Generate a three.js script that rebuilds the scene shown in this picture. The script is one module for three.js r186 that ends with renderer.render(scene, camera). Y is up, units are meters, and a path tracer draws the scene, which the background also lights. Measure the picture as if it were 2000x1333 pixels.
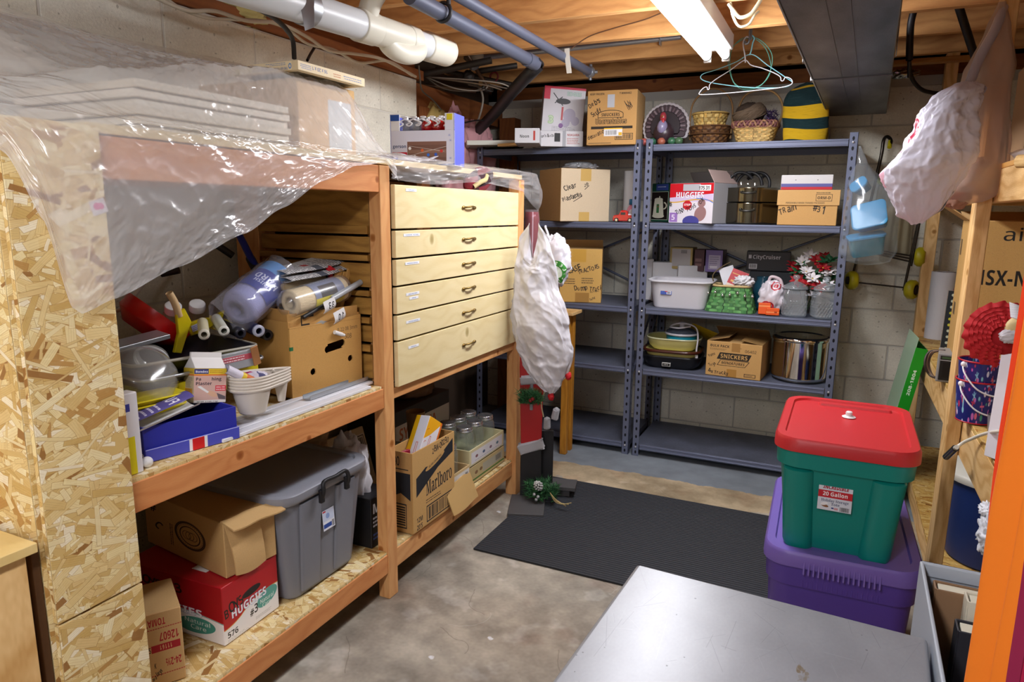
import * as THREE from 'three';
import { RoundedBoxGeometry } from 'three/addons/geometries/RoundedBoxGeometry.js';
import { mergeGeometries, mergeVertices } from 'three/addons/utils/BufferGeometryUtils.js';
import { ImprovedNoise } from 'three/addons/math/ImprovedNoise.js';
import { RectAreaLightUniformsLib } from 'three/addons/lights/RectAreaLightUniformsLib.js';

// ---------- camera, exposure, light ----------
const scene = new THREE.Scene();
scene.background = new THREE.Color(0x000000);
const camera = new THREE.PerspectiveCamera(52.68, 2000 / 1333, 0.05, 30);
camera.position.set(0, 1.253, 0);
camera.rotation.set(-0.18661, 0.43782, 0.01128, 'YXZ');
const renderer = new THREE.WebGLRenderer({ antialias: true });
renderer.toneMapping = THREE.LinearToneMapping;
renderer.toneMappingExposure = 1.12;
renderer.shadowMap.enabled = true;
RectAreaLightUniformsLib.init();
const TUBE_GLOW = 9, TUBE_LIGHT = 44, SIDE_LIGHT = 44;   // the eye's glow of a tube, and the area light below a fitting
const FITTINGS = [['double tube fluorescent strip light hanging under the joists beside the duct', -0.515, -2.42], ['double tube fluorescent strip light behind the camera over the aisle', -0.45, 0.35], ['double tube fluorescent strip light at the rear of the room', -0.35, 1.7]];

// ---------- helpers ----------
const PI = Math.PI, V = (x, y, z) => new THREE.Vector3(x, y, z);
const rng = (s) => () => { s = (s + 0x6d2b79f5) | 0; let t = Math.imul(s ^ (s >>> 15), 1 | s); t = (t + Math.imul(t ^ (t >>> 7), 61 | t)) ^ t; return ((t ^ (t >>> 14)) >>> 0) / 4294967296; };
const R0 = rng(77), rr = (a, b, r = R0) => a + (b - a) * r();
const noise = new ImprovedNoise(), N3 = (x, y, z = 0) => noise.noise(x, y, z);
const fbm = (x, y, z = 0, o = 4) => { let s = 0, a = 0.5; for (let i = 0; i < o; i++) { s += a * N3(x, y, z); x *= 2.03; y *= 2.03; z *= 2.03; a *= 0.5; } return s; };
const used = {};
function numbered(n) { const k = used[n] = (used[n] ?? -1) + 1; return k ? n + '_' + String(k).padStart(3, '0') : n; }
function tag(o, label, category, group) { o.userData.label = label; o.userData.category = category; if (group) o.userData.group = group; return o; }
function thing(name, label, category, p = [0, 0, 0], r = 0, group) {
  const o = new THREE.Group(); o.name = numbered(name); o.position.set(...p); o.rotation.y = r; scene.add(o); return tag(o, label, category, group);
}
function add(parent, name, geo, m, p, rot) {
  const o = new THREE.Mesh(geo, m); o.name = parent === scene ? numbered(name) : name; o.castShadow = o.receiveShadow = true;
  if (p) o.position.set(...p); if (rot) o.rotation.set(...rot); parent.add(o); return o;
}
const structure = (o) => { o.userData.kind = 'structure'; return o; };
function copyOf(root, p, r, label) { const c = root.clone(); c.name = numbered(root.name.replace(/_\d{3}$/, '')); c.position.set(...p); if (r !== undefined) c.rotation.y = r; c.userData = { ...root.userData }; if (label) c.userData.label = label; scene.add(c); return c; }
const M = (c, rough = 0.6, x = {}) => new THREE.MeshStandardMaterial({ color: c, roughness: rough, ...x });
const MP = (c, rough = 0.4, x = {}) => new THREE.MeshPhysicalMaterial({ color: c, roughness: rough, ...x });
const two = { side: THREE.DoubleSide };
function tex(c, srgb = true, rep) { const t = new THREE.CanvasTexture(c); if (srgb) t.colorSpace = THREE.SRGBColorSpace; t.wrapS = t.wrapT = THREE.RepeatWrapping; if (rep) t.repeat.set(...rep); return t; }
function cv(w, h, bg) { const c = document.createElement('canvas'); c.width = w; c.height = h; const g = c.getContext('2d'); if (bg) { g.fillStyle = bg; g.fillRect(0, 0, w, h); } return [c, g]; }
function speck(g, w, h, n, a, seed = 1, big = 2) { const r = rng(seed); for (let i = 0; i < n; i++) { g.fillStyle = r() < 0.5 ? `rgba(0,0,0,${a * r()})` : `rgba(255,255,255,${a * r()})`; g.fillRect(r() * w, r() * h, 1 + r() * big, 1 + r() * big); } }
function pixels(w, h, fn) { const [c, g] = cv(w, h), d = g.createImageData(w, h); let i = 0; for (let y = 0; y < h; y++) for (let x = 0; x < w; x++) { const v = fn(x / w, y / h, x, y); d.data[i++] = v[0]; d.data[i++] = v[1]; d.data[i++] = v[2]; d.data[i++] = 255; } g.putImageData(d, 0, 0); return c; }
function txt(g, s, x, y, size, color, o = {}) { g.save(); g.translate(x, y); if (o.rot) g.rotate(o.rot); g.scale(o.sx || 1, o.sy || 1); g.font = `${o.style || ''} ${o.bold === false ? '' : 'bold'} ${size}px ${o.font || 'sans-serif'}`; g.textAlign = o.align || 'left'; g.textBaseline = o.base || 'middle'; if (o.stroke) { g.lineJoin = 'round'; g.lineWidth = o.lw || size / 8; g.strokeStyle = o.stroke; g.strokeText(s, 0, 0); } g.fillStyle = color; g.fillText(s, 0, 0); g.restore(); }
function hand(g, s, x, y, size, color = '#1c1a18', rot = 0, seed = 5) { const r = rng(seed); size *= 0.8; g.save(); g.translate(x, y); g.rotate(rot); let cx = 0; for (const ch of s) { g.save(); g.translate(cx, (r() - 0.5) * size * 0.22); g.rotate((r() - 0.5) * 0.35); const k = 0.85 + r() * 0.35; g.scale(k * 0.9, k * 1.15); g.font = `${size}px sans-serif`; g.fillStyle = color; g.fillText(ch, 0, 0); g.lineWidth = size / 22; g.strokeStyle = color; g.strokeText(ch, 0, 0); g.restore(); g.font = `${size}px sans-serif`; cx += g.measureText(ch).width * (0.85 + r() * 0.2); } g.restore(); }
function bars(g, x, y, w, h, seed = 3, c = '#222') { const r = rng(seed); g.fillStyle = c; let cx = x; while (cx < x + w) { const b = 1 + r() * w / 30; g.fillRect(cx, y, Math.min(b, x + w - cx), h); cx += b + 1 + r() * w / 30; } }
function lines(g, x, y, w, n, gap, c = 'rgba(40,40,40,.6)', t = 2) { g.fillStyle = c; const r = rng(n * 7 + (x | 0)); for (let i = 0; i < n; i++) { let cx = x, e = x + w * (0.7 + 0.3 * r()); while (cx < e) { const q = w * (0.03 + 0.09 * r()); g.fillRect(cx, y + i * gap, Math.min(q, e - cx), t); cx += q + w * 0.02; } } }
// flat prints (labels, cartons) share large atlas sheets
const ATLAS = { S: 2048, page: null, x: 0, y: 0, row: 0 };
function print(w, h, bg, fn, rough = 0.6, x) {
  const [c, g] = cv(w, h, bg), A = ATLAS; fn && fn(g, w, h); const W = w + 6, H = h + 6;
  if (A.page && A.x + W > A.S) { A.x = 0; A.y += A.row; A.row = 0; }
  if (!A.page || A.y + H > A.S) { const [k, q] = cv(A.S, A.S, '#888'); A.page = { c: k, g: q, t: tex(k) }; A.x = A.y = A.row = 0; }
  const X = A.x + 3, Y = A.y + 3; for (const [dx, dy] of [[-2, 0], [2, 0], [0, -2], [0, 2], [0, 0]]) A.page.g.drawImage(c, X + dx, Y + dy); A.x += W; A.row = Math.max(A.row, H);
  const t = A.page.t.clone(); t.repeat.set((w - 1) / A.S, (h - 1) / A.S); t.offset.set((X + 0.5) / A.S, 1 - (Y + h - 0.5) / A.S);
  return M(0xffffff, rough, { map: t, ...x });
}
// geometry
function uvBox(geo, axis, su = 1, sv = 4, ou = 0, ov = 0) {
  const p = geo.attributes.position, n = geo.attributes.normal, uv = new Float32Array(p.count * 2), A = ['getX', 'getY', 'getZ'];
  for (let i = 0; i < p.count; i++) {
    const q = [Math.abs(n.getX(i)), Math.abs(n.getY(i)), Math.abs(n.getZ(i))], k = q.indexOf(Math.max(...q)), o = [0, 1, 2].filter((j) => j !== k);
    const a = o.includes(axis) ? axis : o[0], b = o.find((j) => j !== a);
    uv[2 * i] = p[A[a]](i) * su + ou; uv[2 * i + 1] = p[A[b]](i) * sv + ov + k * 0.37;
  }
  geo.setAttribute('uv', new THREE.BufferAttribute(uv, 2)); return geo;
}
const rbox = (w, h, d, r = 0.002) => new RoundedBoxGeometry(w, h, d, 1, Math.min(r, w / 2.1, h / 2.1, d / 2.1));
function beam(parent, name, m, c, s, rot, r = 0.003) { const k = s.indexOf(Math.max(...s)), g = uvBox(rbox(...s, r), k, 1, 4, rr(0, 1), rr(0, 1)); return add(parent, name, g, m, c, rot); }
const board = (parent, name, m, c, s, rot, su = 1) => add(parent, name, uvBox(rbox(...s, 0.002), s.indexOf(Math.max(...s)), su, su, rr(0, 1), rr(0, 1)), m, c, rot);
const merge = (a) => mergeGeometries(a.map((g) => { const k = g.index ? g.toNonIndexed() : g.clone(); for (const n of Object.keys(k.attributes)) if (!['position', 'normal', 'uv'].includes(n)) k.deleteAttribute(n); k.clearGroups?.(); k.groups = []; return k; }));
const mv = (g, x = 0, y = 0, z = 0, rx = 0, ry = 0, rz = 0) => { const k = g.clone(); k.applyMatrix4(new THREE.Matrix4().compose(V(x, y, z), new THREE.Quaternion().setFromEuler(new THREE.Euler(rx, ry, rz, 'YXZ')), V(1, 1, 1))); return k; };
const lathe = (pts, seg = 36) => new THREE.LatheGeometry(pts.map(([r, y]) => new THREE.Vector2(Math.max(r, 1e-5), y)), seg);
const tube = (pts, r, seg = 8, n, closed = false) => { const c = new THREE.CatmullRomCurve3(pts.map((p) => V(...p)), closed, 'centripetal'); return new THREE.TubeGeometry(c, n || pts.length * 8, r, seg, closed); };
const cyl = (r1, r2, h, seg = 28, open = false) => new THREE.CylinderGeometry(r1, r2, h, seg, 1, open);
const rod = (a, b, r, seg = 12) => { const A = V(...a), B = V(...b), g = new THREE.CylinderGeometry(r, r, A.distanceTo(B), seg); g.applyQuaternion(new THREE.Quaternion().setFromUnitVectors(V(0, 1, 0), B.clone().sub(A).normalize())); g.translate(...A.add(B).multiplyScalar(0.5).toArray()); return g; };
function surf(fn, nu, nv, closeU = false) {
  const p = [], uv = [], ix = [];
  for (let j = 0; j <= nv; j++) for (let i = 0; i <= nu; i++) { p.push(...fn(i / nu, j / nv)); uv.push(i / nu, j / nv); }
  for (let j = 0; j < nv; j++) for (let i = 0; i < nu; i++) { const a = j * (nu + 1) + i, b = a + 1, c = a + nu + 1, d = c + 1; ix.push(a, c, b, b, c, d); }
  let g = new THREE.BufferGeometry(); g.setAttribute('position', new THREE.Float32BufferAttribute(p, 3)); g.setAttribute('uv', new THREE.Float32BufferAttribute(uv, 2)); g.setIndex(ix); g.computeVertexNormals();
  return g;
}
function slab(fn, nu, nv, t) {   // a sheet with thickness: both faces and the rim
  const top = surf(fn, nu, nv), n = top.attributes.normal, p = top.attributes.position, at = (k, s) => [p.getX(k) + s * n.getX(k) * t / 2, p.getY(k) + s * n.getY(k) * t / 2, p.getZ(k) + s * n.getZ(k) * t / 2], id = (i, j) => j * (nu + 1) + i;
  const A = surf((u, v) => at(id(Math.round(u * nu), Math.round(v * nv)), 1), nu, nv), B = surf((u, v) => at(id(Math.round((1 - u) * nu), Math.round(v * nv)), -1), nu, nv), rim = [];
  const e = []; for (let i = 0; i <= nu; i++) e.push(id(i, 0)); for (let j = 1; j <= nv; j++) e.push(id(nu, j)); for (let i = nu - 1; i >= 0; i--) e.push(id(i, nv)); for (let j = nv - 1; j >= 0; j--) e.push(id(0, j));
  const C = surf((u, v) => at(e[Math.round(u * (e.length - 1))], v ? -1 : 1), e.length - 1, 1);
  return merge([A, B, C]);
}
function ring(w, d, r, n = 6) { const o = [], q = [[1, 1, 0], [-1, 1, 1], [-1, -1, 2], [1, -1, 3]]; r = Math.min(r, w / 2, d / 2); for (const [sx, sz, k] of q) for (let i = 0; i <= n; i++) { const a = (k + i / n) * PI / 2; o.push([sx * (w / 2 - r) + Math.cos(a) * r, sz * (d / 2 - r) + Math.sin(a) * r]); } return o; }
function loft(secs, capA = true, capB = true) {   // secs: {y,w,d,r,x,z} rounded rectangles joined upward
  const L = secs.map((s) => ring(s.w, s.d, s.r, 6).map(([x, z]) => [x + (s.x || 0), s.y, z + (s.z || 0)])), n = L[0].length, p = [], ix = [], uv = [];
  L.forEach((l, j) => { for (let i = 0; i <= n; i++) { p.push(...l[i % n]); uv.push(i / n, j / (L.length - 1)); } });
  for (let j = 0; j < L.length - 1; j++) for (let i = 0; i < n; i++) { const a = j * (n + 1) + i, b = a + 1, c = a + n + 1, d = c + 1; ix.push(a, c, b, b, c, d); }
  const g = new THREE.BufferGeometry(); g.setAttribute('position', new THREE.Float32BufferAttribute(p, 3)); g.setAttribute('uv', new THREE.Float32BufferAttribute(uv, 2)); g.setIndex(ix);
  const cap = (l, up) => { const q = [], u = [], t = []; q.push(l.reduce((s, v) => s + v[0], 0) / n, l[0][1], l.reduce((s, v) => s + v[2], 0) / n); u.push(0.5, 0.5); l.forEach((v) => { q.push(...v); u.push(v[0], v[2]); }); for (let i = 0; i < n; i++) t.push(0, up ? 1 + (i + 1) % n : 1 + i, up ? 1 + i : 1 + (i + 1) % n); const k = new THREE.BufferGeometry(); k.setAttribute('position', new THREE.Float32BufferAttribute(q, 3)); k.setAttribute('uv', new THREE.Float32BufferAttribute(u, 2)); k.setIndex(t); return k; };
  const parts = [g]; if (capA) parts.push(cap(L[0], false)); if (capB) parts.push(cap(L[L.length - 1], true));
  const m = mergeVertices(mergeGeometries(parts.map((k) => { k.deleteAttribute('normal'); return k.toNonIndexed(); })).deleteAttribute('uv'), 1e-5); m.computeVertexNormals();
  return crease(m);
}
function crease(g, ang = 0.7) {   // split normals at sharp edges
  const k = g.index ? g.toNonIndexed() : g, p = k.attributes.position, nf = p.count / 3, fn = [], map = new Map(), key = (i) => `${Math.round(p.getX(i) * 1e5)},${Math.round(p.getY(i) * 1e5)},${Math.round(p.getZ(i) * 1e5)}`;
  const a = V(), b = V(), c = V(); for (let f = 0; f < nf; f++) { a.fromBufferAttribute(p, 3 * f); b.fromBufferAttribute(p, 3 * f + 1); c.fromBufferAttribute(p, 3 * f + 2); fn.push(b.sub(a).cross(c.sub(a)).clone()); for (let j = 0; j < 3; j++) { const s = key(3 * f + j); (map.get(s) || map.set(s, []).get(s)).push(f); } }
  const un = fn.map((v) => v.clone().normalize()), out = new Float32Array(p.count * 3), ca = Math.cos(ang);
  for (let i = 0; i < p.count; i++) { const f = (i / 3) | 0, s = V(); for (const q of map.get(key(i))) if (un[q].dot(un[f]) > ca) s.add(fn[q]); s.normalize(); out.set([s.x, s.y, s.z], 3 * i); }
  k.setAttribute('normal', new THREE.BufferAttribute(out, 3)); if (!k.attributes.uv) k.setAttribute('uv', new THREE.BufferAttribute(new Float32Array(p.count * 2), 2)); return k;
}
function blob(rx, ry, rz, amp, f, seed, nu = 40, nv = 28, flat = -1) { return surf((u, v) => { const a = u * 2 * PI, b = v * PI, d = [Math.sin(b) * Math.cos(a), Math.cos(b), -Math.sin(b) * Math.sin(a)], k = 1 + amp * (fbm(d[0] * f + seed, d[1] * f, d[2] * f) * 2), y = d[1] * k; return [d[0] * rx * k, (y < flat ? flat + (y - flat) * 0.1 : y) * ry, d[2] * rz * k]; }, nu, nv); }
const ext = (pts, depth, bevel = 0.001) => { const s = new THREE.Shape(pts.map(([x, y]) => new THREE.Vector2(x, y))); const g = new THREE.ExtrudeGeometry(s, { depth: depth - 2 * bevel, bevelEnabled: bevel > 0, bevelSize: bevel, bevelThickness: bevel, bevelSegments: 1, curveSegments: 8 }); g.translate(0, 0, -depth / 2 + bevel); return g; };


// ---------- materials ----------
function woodTex(seed, light, dark, o = {}) {
  const r = rng(seed), knots = Array.from({ length: o.knots ?? 3 }, () => [r(), r(), 0.008 + r() * 0.012]), K = o.k ?? 1;
  return tex(pixels(1024, 256, (u, v) => {
    let bend = 0, kn = 0; for (const [kx, ky, ks] of knots) for (const w of [-1, 0, 1]) { const dx = (u - kx + w) * 1.0, dy = (v - ky) * 0.25, q = Math.exp(-(dx * dx / 6 + dy * dy) / (ks * ks * 2)); bend += q * 0.5; const dd = Math.hypot(dx, dy) / ks; if (dd < 1) kn = Math.max(kn, 1 - dd * dd); }
    const a = u * 2 * PI, cu = Math.cos(a) * 0.35, su = Math.sin(a) * 0.35, y = v * 7 * (o.f ?? 1) + bend * 3 + N3(cu * 3 + seed, su * 3, v * 2) * 1.1;
    const g1 = 0.5 + 0.5 * Math.sin(y * 6.2 + N3(cu * 4, su * 4, v * 9 + seed) * 2.2), fine = N3(cu * 22, su * 22, v * 190 + seed), tone = N3(cu * 3, su * 3 + seed, v * 3);
    let t = 0.5 + (g1 * g1 - 0.4) * 0.62 * K + fine * 0.32 * K + tone * 0.5 * K; t = Math.max(0, Math.min(1, t + kn * 0.9));
    return [0, 1, 2].map((i) => light[i] + (dark[i] - light[i]) * t - kn * 55);
  }));
}
const firTex = woodTex(3, [230, 176, 116], [208, 144, 86], { k: 0.7 }), pineTex = woodTex(8, [236, 198, 138], [204, 156, 92], { knots: 2 }), joistTex = woodTex(14, [222, 168, 104], [188, 132, 76], { knots: 2, k: 0.75 }), slatTex = woodTex(21, [186, 140, 66], [136, 94, 38], { k: 0.8 }), birchTex = woodTex(33, [238, 222, 176], [226, 206, 152], { knots: 1, k: 0.7 });
const fir = M(0xffffff, 0.55, { map: firTex }), firRail = M(0xf6e0d2, 0.6, { map: firTex }), pine = M(0xffffff, 0.55, { map: pineTex }), joistMat = M(0xffffff, 0.75, { map: joistTex }), slatMat = M(0xffffff, 0.5, { map: slatTex }), birch = M(0xffffff, 0.45, { map: birchTex }), oldBeam = M(0xa08060, 0.8, { map: joistTex });
function osbTex(seed, size, n) {
  const [c, g] = cv(size, size, '#cfae6c'), r = rng(seed), [bc, bg] = cv(size / 2, size / 2, '#777');
  const cols = ['#ecd9a2', '#e5cc90', '#dec082', '#f0e2b6', '#d6b674', '#e9d49c', '#f4e9cc', '#e0c486', '#cca862', '#ecdaa8', '#b88a48', '#94642e'];
  for (let i = 0; i < n; i++) {
    const len = size * (0.02 + 0.075 * r() ** 1.5), wd = size * (0.004 + 0.016 * r()), x = r() * size, y = r() * size, a = (r() < 0.55 ? PI / 2 + (r() - 0.5) * 1.1 : r() * PI), ci = r() < 0.93 ? (r() * 10) | 0 : 10 + ((r() * 2) | 0);
    const pts = []; for (const s of [-1, 1]) for (let k = 0; k < 3; k++) pts.push([(k - 1) * len * s * 0.5 * (1 + 0.12 * (r() - 0.5)), s * wd * (0.75 + 0.5 * r()) / 2]);
    for (const ox of [-size, 0, size]) for (const oy of [-size, 0, size]) {
      if (x + ox < -len || x + ox > size + len || y + oy < -len || y + oy > size + len) continue;
      g.save(); g.translate(x + ox, y + oy); g.rotate(a); g.beginPath(); pts.forEach(([px, py], k) => g[k ? 'lineTo' : 'moveTo'](px, py)); g.closePath();
      g.fillStyle = cols[ci]; g.globalAlpha = 0.9; g.fill(); g.globalAlpha = 0.5; g.strokeStyle = r() < 0.5 ? '#8a5f2c' : '#a97b3e'; g.lineWidth = size / 1500; g.stroke();
      g.globalAlpha = 0.18; g.strokeStyle = '#8a6230'; for (let q = 0; q < 3; q++) { const yy = (q - 1) * wd * 0.25; g.beginPath(); g.moveTo(-len * 0.42, yy); g.lineTo(len * 0.42, yy + wd * 0.04); g.stroke(); } g.restore();
      bg.save(); bg.translate((x + ox) / 2, (y + oy) / 2); bg.rotate(a); bg.scale(0.5, 0.5); bg.beginPath(); pts.forEach(([px, py], k) => bg[k ? 'lineTo' : 'moveTo'](px, py)); bg.closePath(); const h = (90 + (i / n) * 60 + 60 * ((i * 7919 % 97) / 97)) | 0; bg.fillStyle = `rgb(${h},${h},${h})`; bg.fill(); bg.restore();
    }
  }
  return [tex(c), tex(bc, false)];
}
const [osbMap, osbBump] = osbTex(5, 2048, 5200);
const osb = M(0xffffff, 0.62, { map: osbMap, bumpMap: osbBump, bumpScale: 0.0012 });
const osbEdge = M(0xd8b274, 0.8);
// concrete floor, with the painted footing along the back wall
const floorC = (() => {
  const S = 2048, m = 3.2, c = pixels(S / 2, S / 2, (u, v) => {
    const x = u * m, z = v * m, n = fbm(x * 2.2, z * 2.2, 1, 5), f = fbm(x * 11, z * 11, 4, 4), st = fbm(x * 1.1 + 9, z * 1.1, 2, 3), fi = N3(x * 90, z * 90, 3);
    let b = 158 + n * 70 + f * 50 + fi * 9, R = b * 1.0, G = b * 0.955, B = b * 0.87;
    if (st > 0.05) { const k = Math.min(1, (st - 0.05) * 6) * 0.5; R -= 26 * k; G -= 34 * k; B -= 38 * k; }
    const red = fbm(x * 6 + 3, z * 6 + 7, 8, 3); if (red > 0.16) { const k = Math.min(1, (red - 0.16) * 7) * 0.4; R -= 18 * k; G -= 28 * k; B -= 28 * k; }
    const pale = fbm(x * 7 + 30, z * 7 + 2, 5, 4); if (pale > 0.16) { const k = Math.min(1, (pale - 0.16) * 9) * 0.55; R += 34 * k; G += 36 * k; B += 40 * k; }
    const edge = 0.86 + fbm(x * 9, z * 9, 6, 4) * 0.05, tan = 1.08 + fbm(x * 5, z * 5, 2, 4) * 0.2;
    if (z < edge) { const k = 0.9 + f * 0.16 + n * 0.2; R = 128 * k + 14; G = 137 * k + 14; B = 145 * k + 14; } else if (z < tan) { R += 16; G += 6; B -= 10; }
    return [R, G, B];
  });
  const [k, g] = cv(S, S); g.imageSmoothingEnabled = true; g.drawImage(c, 0, 0, S, S);
  const r = rng(91); speck(g, S, S, 9000, 0.1, 4, 2);
  g.lineWidth = 1.2; for (let i = 0; i < 60; i++) { g.strokeStyle = r() < 0.5 ? 'rgba(70,60,50,.35)' : 'rgba(225,225,225,.3)'; let x = r() * S, y = S * 0.32 + r() * S * 0.68, a = r() * 6.3; g.beginPath(); g.moveTo(x, y); for (let q = 0; q < 14; q++) { a += (r() - 0.5) * 0.9; x += Math.cos(a) * 8; y += Math.sin(a) * 8; g.lineTo(x, y); } g.stroke(); }
  for (let i = 0; i < 26; i++) { g.fillStyle = `rgba(232,234,238,${0.5 + r() * 0.4})`; const x = r() * S, y = S * (0.4 + 0.6 * r()); for (let q = 0; q < 4; q++) { g.beginPath(); g.arc(x + r() * 8, y + r() * 6, 1 + r() * 4, 0, 7); g.fill(); } }
  return tex(k);
})();
floorC.wrapS = floorC.wrapT = THREE.MirroredRepeatWrapping;
const floorMat = M(0xffffff, 0.62, { map: floorC });
const blockTex = tex(pixels(512, 512, (u, v, x, y) => { const a = N3(x / 3.1, y / 3.1, 1) * 9 + N3(x / 9, y / 9, 4) * 9 + fbm(u * 4, v * 4, 3) * 24, d = N3(x / 16, y / 16, 9) > 0.56 ? -45 : 0; return [222 + a + d, 220 + a + d, 206 + a + d]; }));
const blockBump = tex(pixels(512, 512, (u, v, x, y) => { const a = 128 + N3(x / 3, y / 3, 1) * 60 + N3(x / 8, y / 8, 4) * 60; return [a, a, a]; }), false);
const blockMat = [0xffffff, 0xfcfbf9, 0xfdfcf9].map((c) => M(c, 0.75, { map: blockTex, bumpMap: blockBump, bumpScale: 0.0015 })), mortar = M(0xb6b4ac, 0.9);
// cardboard
const kraft = [[196, 156, 98], [206, 168, 112], [186, 142, 84]].map((k, i) => { const [c, g] = cv(256, 256, `rgb(${k})`); speck(g, 256, 256, 5000, 0.07, 20 + i, 2); return M(0xffffff, 0.75, { map: tex(c) }); });
const kraftIn = M(0xb48a52, 0.85), corr = M(0xc9a66e, 0.9);
const steelBlue = M(0x6a7188, 0.38, { metalness: 0.25 });
const galv = M(0xb4b9be, 0.42, { metalness: 0.85 }), chrome = M(0xe4e6ea, 0.12, { metalness: 1 }), brass = M(0x8d7440, 0.35, { metalness: 0.9 }), blackMat = M(0x17171a, 0.5), white = M(0xe9e9ea, 0.5), whiteGloss = M(0xeeeef0, 0.25), darkWood = M(0x5a3a1c, 0.7);
const glass = MP(0xffffff, 0.05, { transmission: 1, thickness: 0, ior: 1.5 }), film = (c = 0xf6f6fb, t = 0.75, ro = 0.26) => MP(c, ro, { transmission: t, thickness: 0, ior: 1.5, ...two });
const fabricOf = (c, ro = 0.9) => M(c, ro, two);


// ---------- the room ----------
{
  const f = structure(add(scene, 'floor', new THREE.BoxGeometry(3.6, 0.1, 6.8), floorMat, [-0.45, -0.05, -0.8]));
  const p = f.geometry.attributes.position, u = f.geometry.attributes.uv; for (let i = 0; i < p.count; i++) u.setXY(i, (p.getX(i) - 0.45 + 2) / 3.2, 1 - (p.getZ(i) - 0.8 + 4) / 3.2);
}
function blockWall(name, axis, along0, along1, y1, plane, thick, inward, core = mortar) {   // coursed blocks, each a piece of its own, over a mortar core
  const g = new THREE.Group(); g.name = name; structure(g); scene.add(g);
  const len = along1 - along0, mid = (along0 + along1) / 2, h = 0.179, w = 0.36, sgn = inward;
  const size = (a, b, c) => (axis === 0 ? [a, b, c] : [c, b, a]), pos = (a, y, off) => (axis === 0 ? [a, y, plane - sgn * off] : [plane - sgn * off, y, a]);
  add(g, 'mortar_core', new THREE.BoxGeometry(...size(len, y1, thick)), core, pos(mid, y1 / 2, thick / 2 + 0.002));
  const geos = {};
  for (let j = 0; j * h < y1 - 0.03; j++) {
    const y0 = j * h - 0.111 + 0.0, a0 = Math.max(0, y0), a1 = Math.min(y1, y0 + h); if (a1 - a0 < 0.02) continue;
    for (let x = along0 - ((j % 2) * 0.18 + 0.07); x < along1; x += w) {
      const b0 = Math.max(along0, x), b1 = Math.min(along1, x + w); if (b1 - b0 < 0.03) continue;
      const bw = b1 - b0 - 0.005, bh = a1 - a0 - 0.005, key = bw.toFixed(3) + bh.toFixed(3) + '|' + (((x * 10) | 0) & 1);
      geos[key] ||= uvBox(rbox(...size(bw, bh, 0.03), 0.004), axis === 0 ? 0 : 2, 2.2, 2.2, R0(), R0());
      add(g, 'block', geos[key], blockMat[(R0() * 3) | 0], pos((b0 + b1) / 2, (a0 + a1) / 2, 0.0145));
    }
  }
  return g;
}
blockWall('wall_back', 0, -2.0, 1.16, 1.90, -3.9, 0.2, 1);
blockWall('wall_left', 2, -2.9, 0.6, 1.855, -1.87, 0.2, 1, M(0xd4d2c8, 0.9));
structure(add(scene, 'wall_right', new THREE.BoxGeometry(0.15, 2.3, 6.6), M(0xc9c5ba, 0.8), [1.235, 1.1, -0.8]));
structure(add(scene, 'wall_front', new THREE.BoxGeometry(3.6, 2.3, 0.15), M(0xc9c5ba, 0.8), [-0.45, 1.1, 2.5]));
structure(add(scene, 'wall_left_rear', new THREE.BoxGeometry(0.2, 2.3, 1.9), M(0xc9c5ba, 0.8), [-1.97, 1.1, 1.55]));
{ // framed end of the left wall: studs, beam and insulation
  const g = new THREE.Group(); g.name = 'wall_left_framing'; structure(g); scene.add(g);
  board(g, 'sheathing', M(0x4a3a2c, 0.9), [-2.02, 1.1, -3.4], [0.04, 2.2, 1.0]);
  beam(g, 'beam', oldBeam, [-1.95, 1.8, -3.4], [0.09, 0.11, 1.0], [0.0, 0, 0]);
  beam(g, 'stud', oldBeam, [-1.83, 0.9, -3.85], [0.1, 1.78, 0.09]);
  beam(g, 'stud', oldBeam, [-1.94, 0.9, -3.0], [0.1, 1.7, 0.09]);
  const pink = M(0xdfa6ab, 0.95), yel = M(0xb49c5c, 0.95);
  for (const [z, y, s] of [[-3.3, 1.55, 1], [-3.47, 1.53, 2], [-3.64, 1.5, 3]]) add(g, 'insulation', blob(0.09, 0.24, 0.1, 0.25, 2.4, s * 9, 32, 24), pink, [-1.92, y, z]);
  add(g, 'insulation', blob(0.09, 0.16, 0.12, 0.3, 2.4, 45, 30, 20), yel, [-1.93, 1.62, -3.1]);
}
{ // ceiling: deck and joists
  const g = new THREE.Group(); g.name = 'ceiling'; structure(g); scene.add(g);
  board(g, 'deck', M(0xc79c66, 0.85, { map: joistTex }), [-0.45, 2.205, -0.8], [3.6, 0.03, 6.8]);
  for (let z = -3.79; z < 2.4; z += 0.394) beam(g, 'joist', joistMat, [-0.4, 2.08, z], [3.4, 0.22, 0.038]);
  board(g, 'rim_board', oldBeam, [-2.1, 2.08, -0.8], [0.04, 0.22, 6.6]);
  const t = structure(beam(scene, 'trim_1', oldBeam, [-1.93, 1.88, -1.2], [0.14, 0.045, 3.5]));
  structure(beam(scene, 'trim_2', oldBeam, [-1.98, 1.937, -1.2], [0.14, 0.06, 3.5]));
  structure(beam(scene, 'trim_3', oldBeam, [-0.4, 1.935, -3.97], [3.1, 0.07, 0.12]));
}


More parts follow.
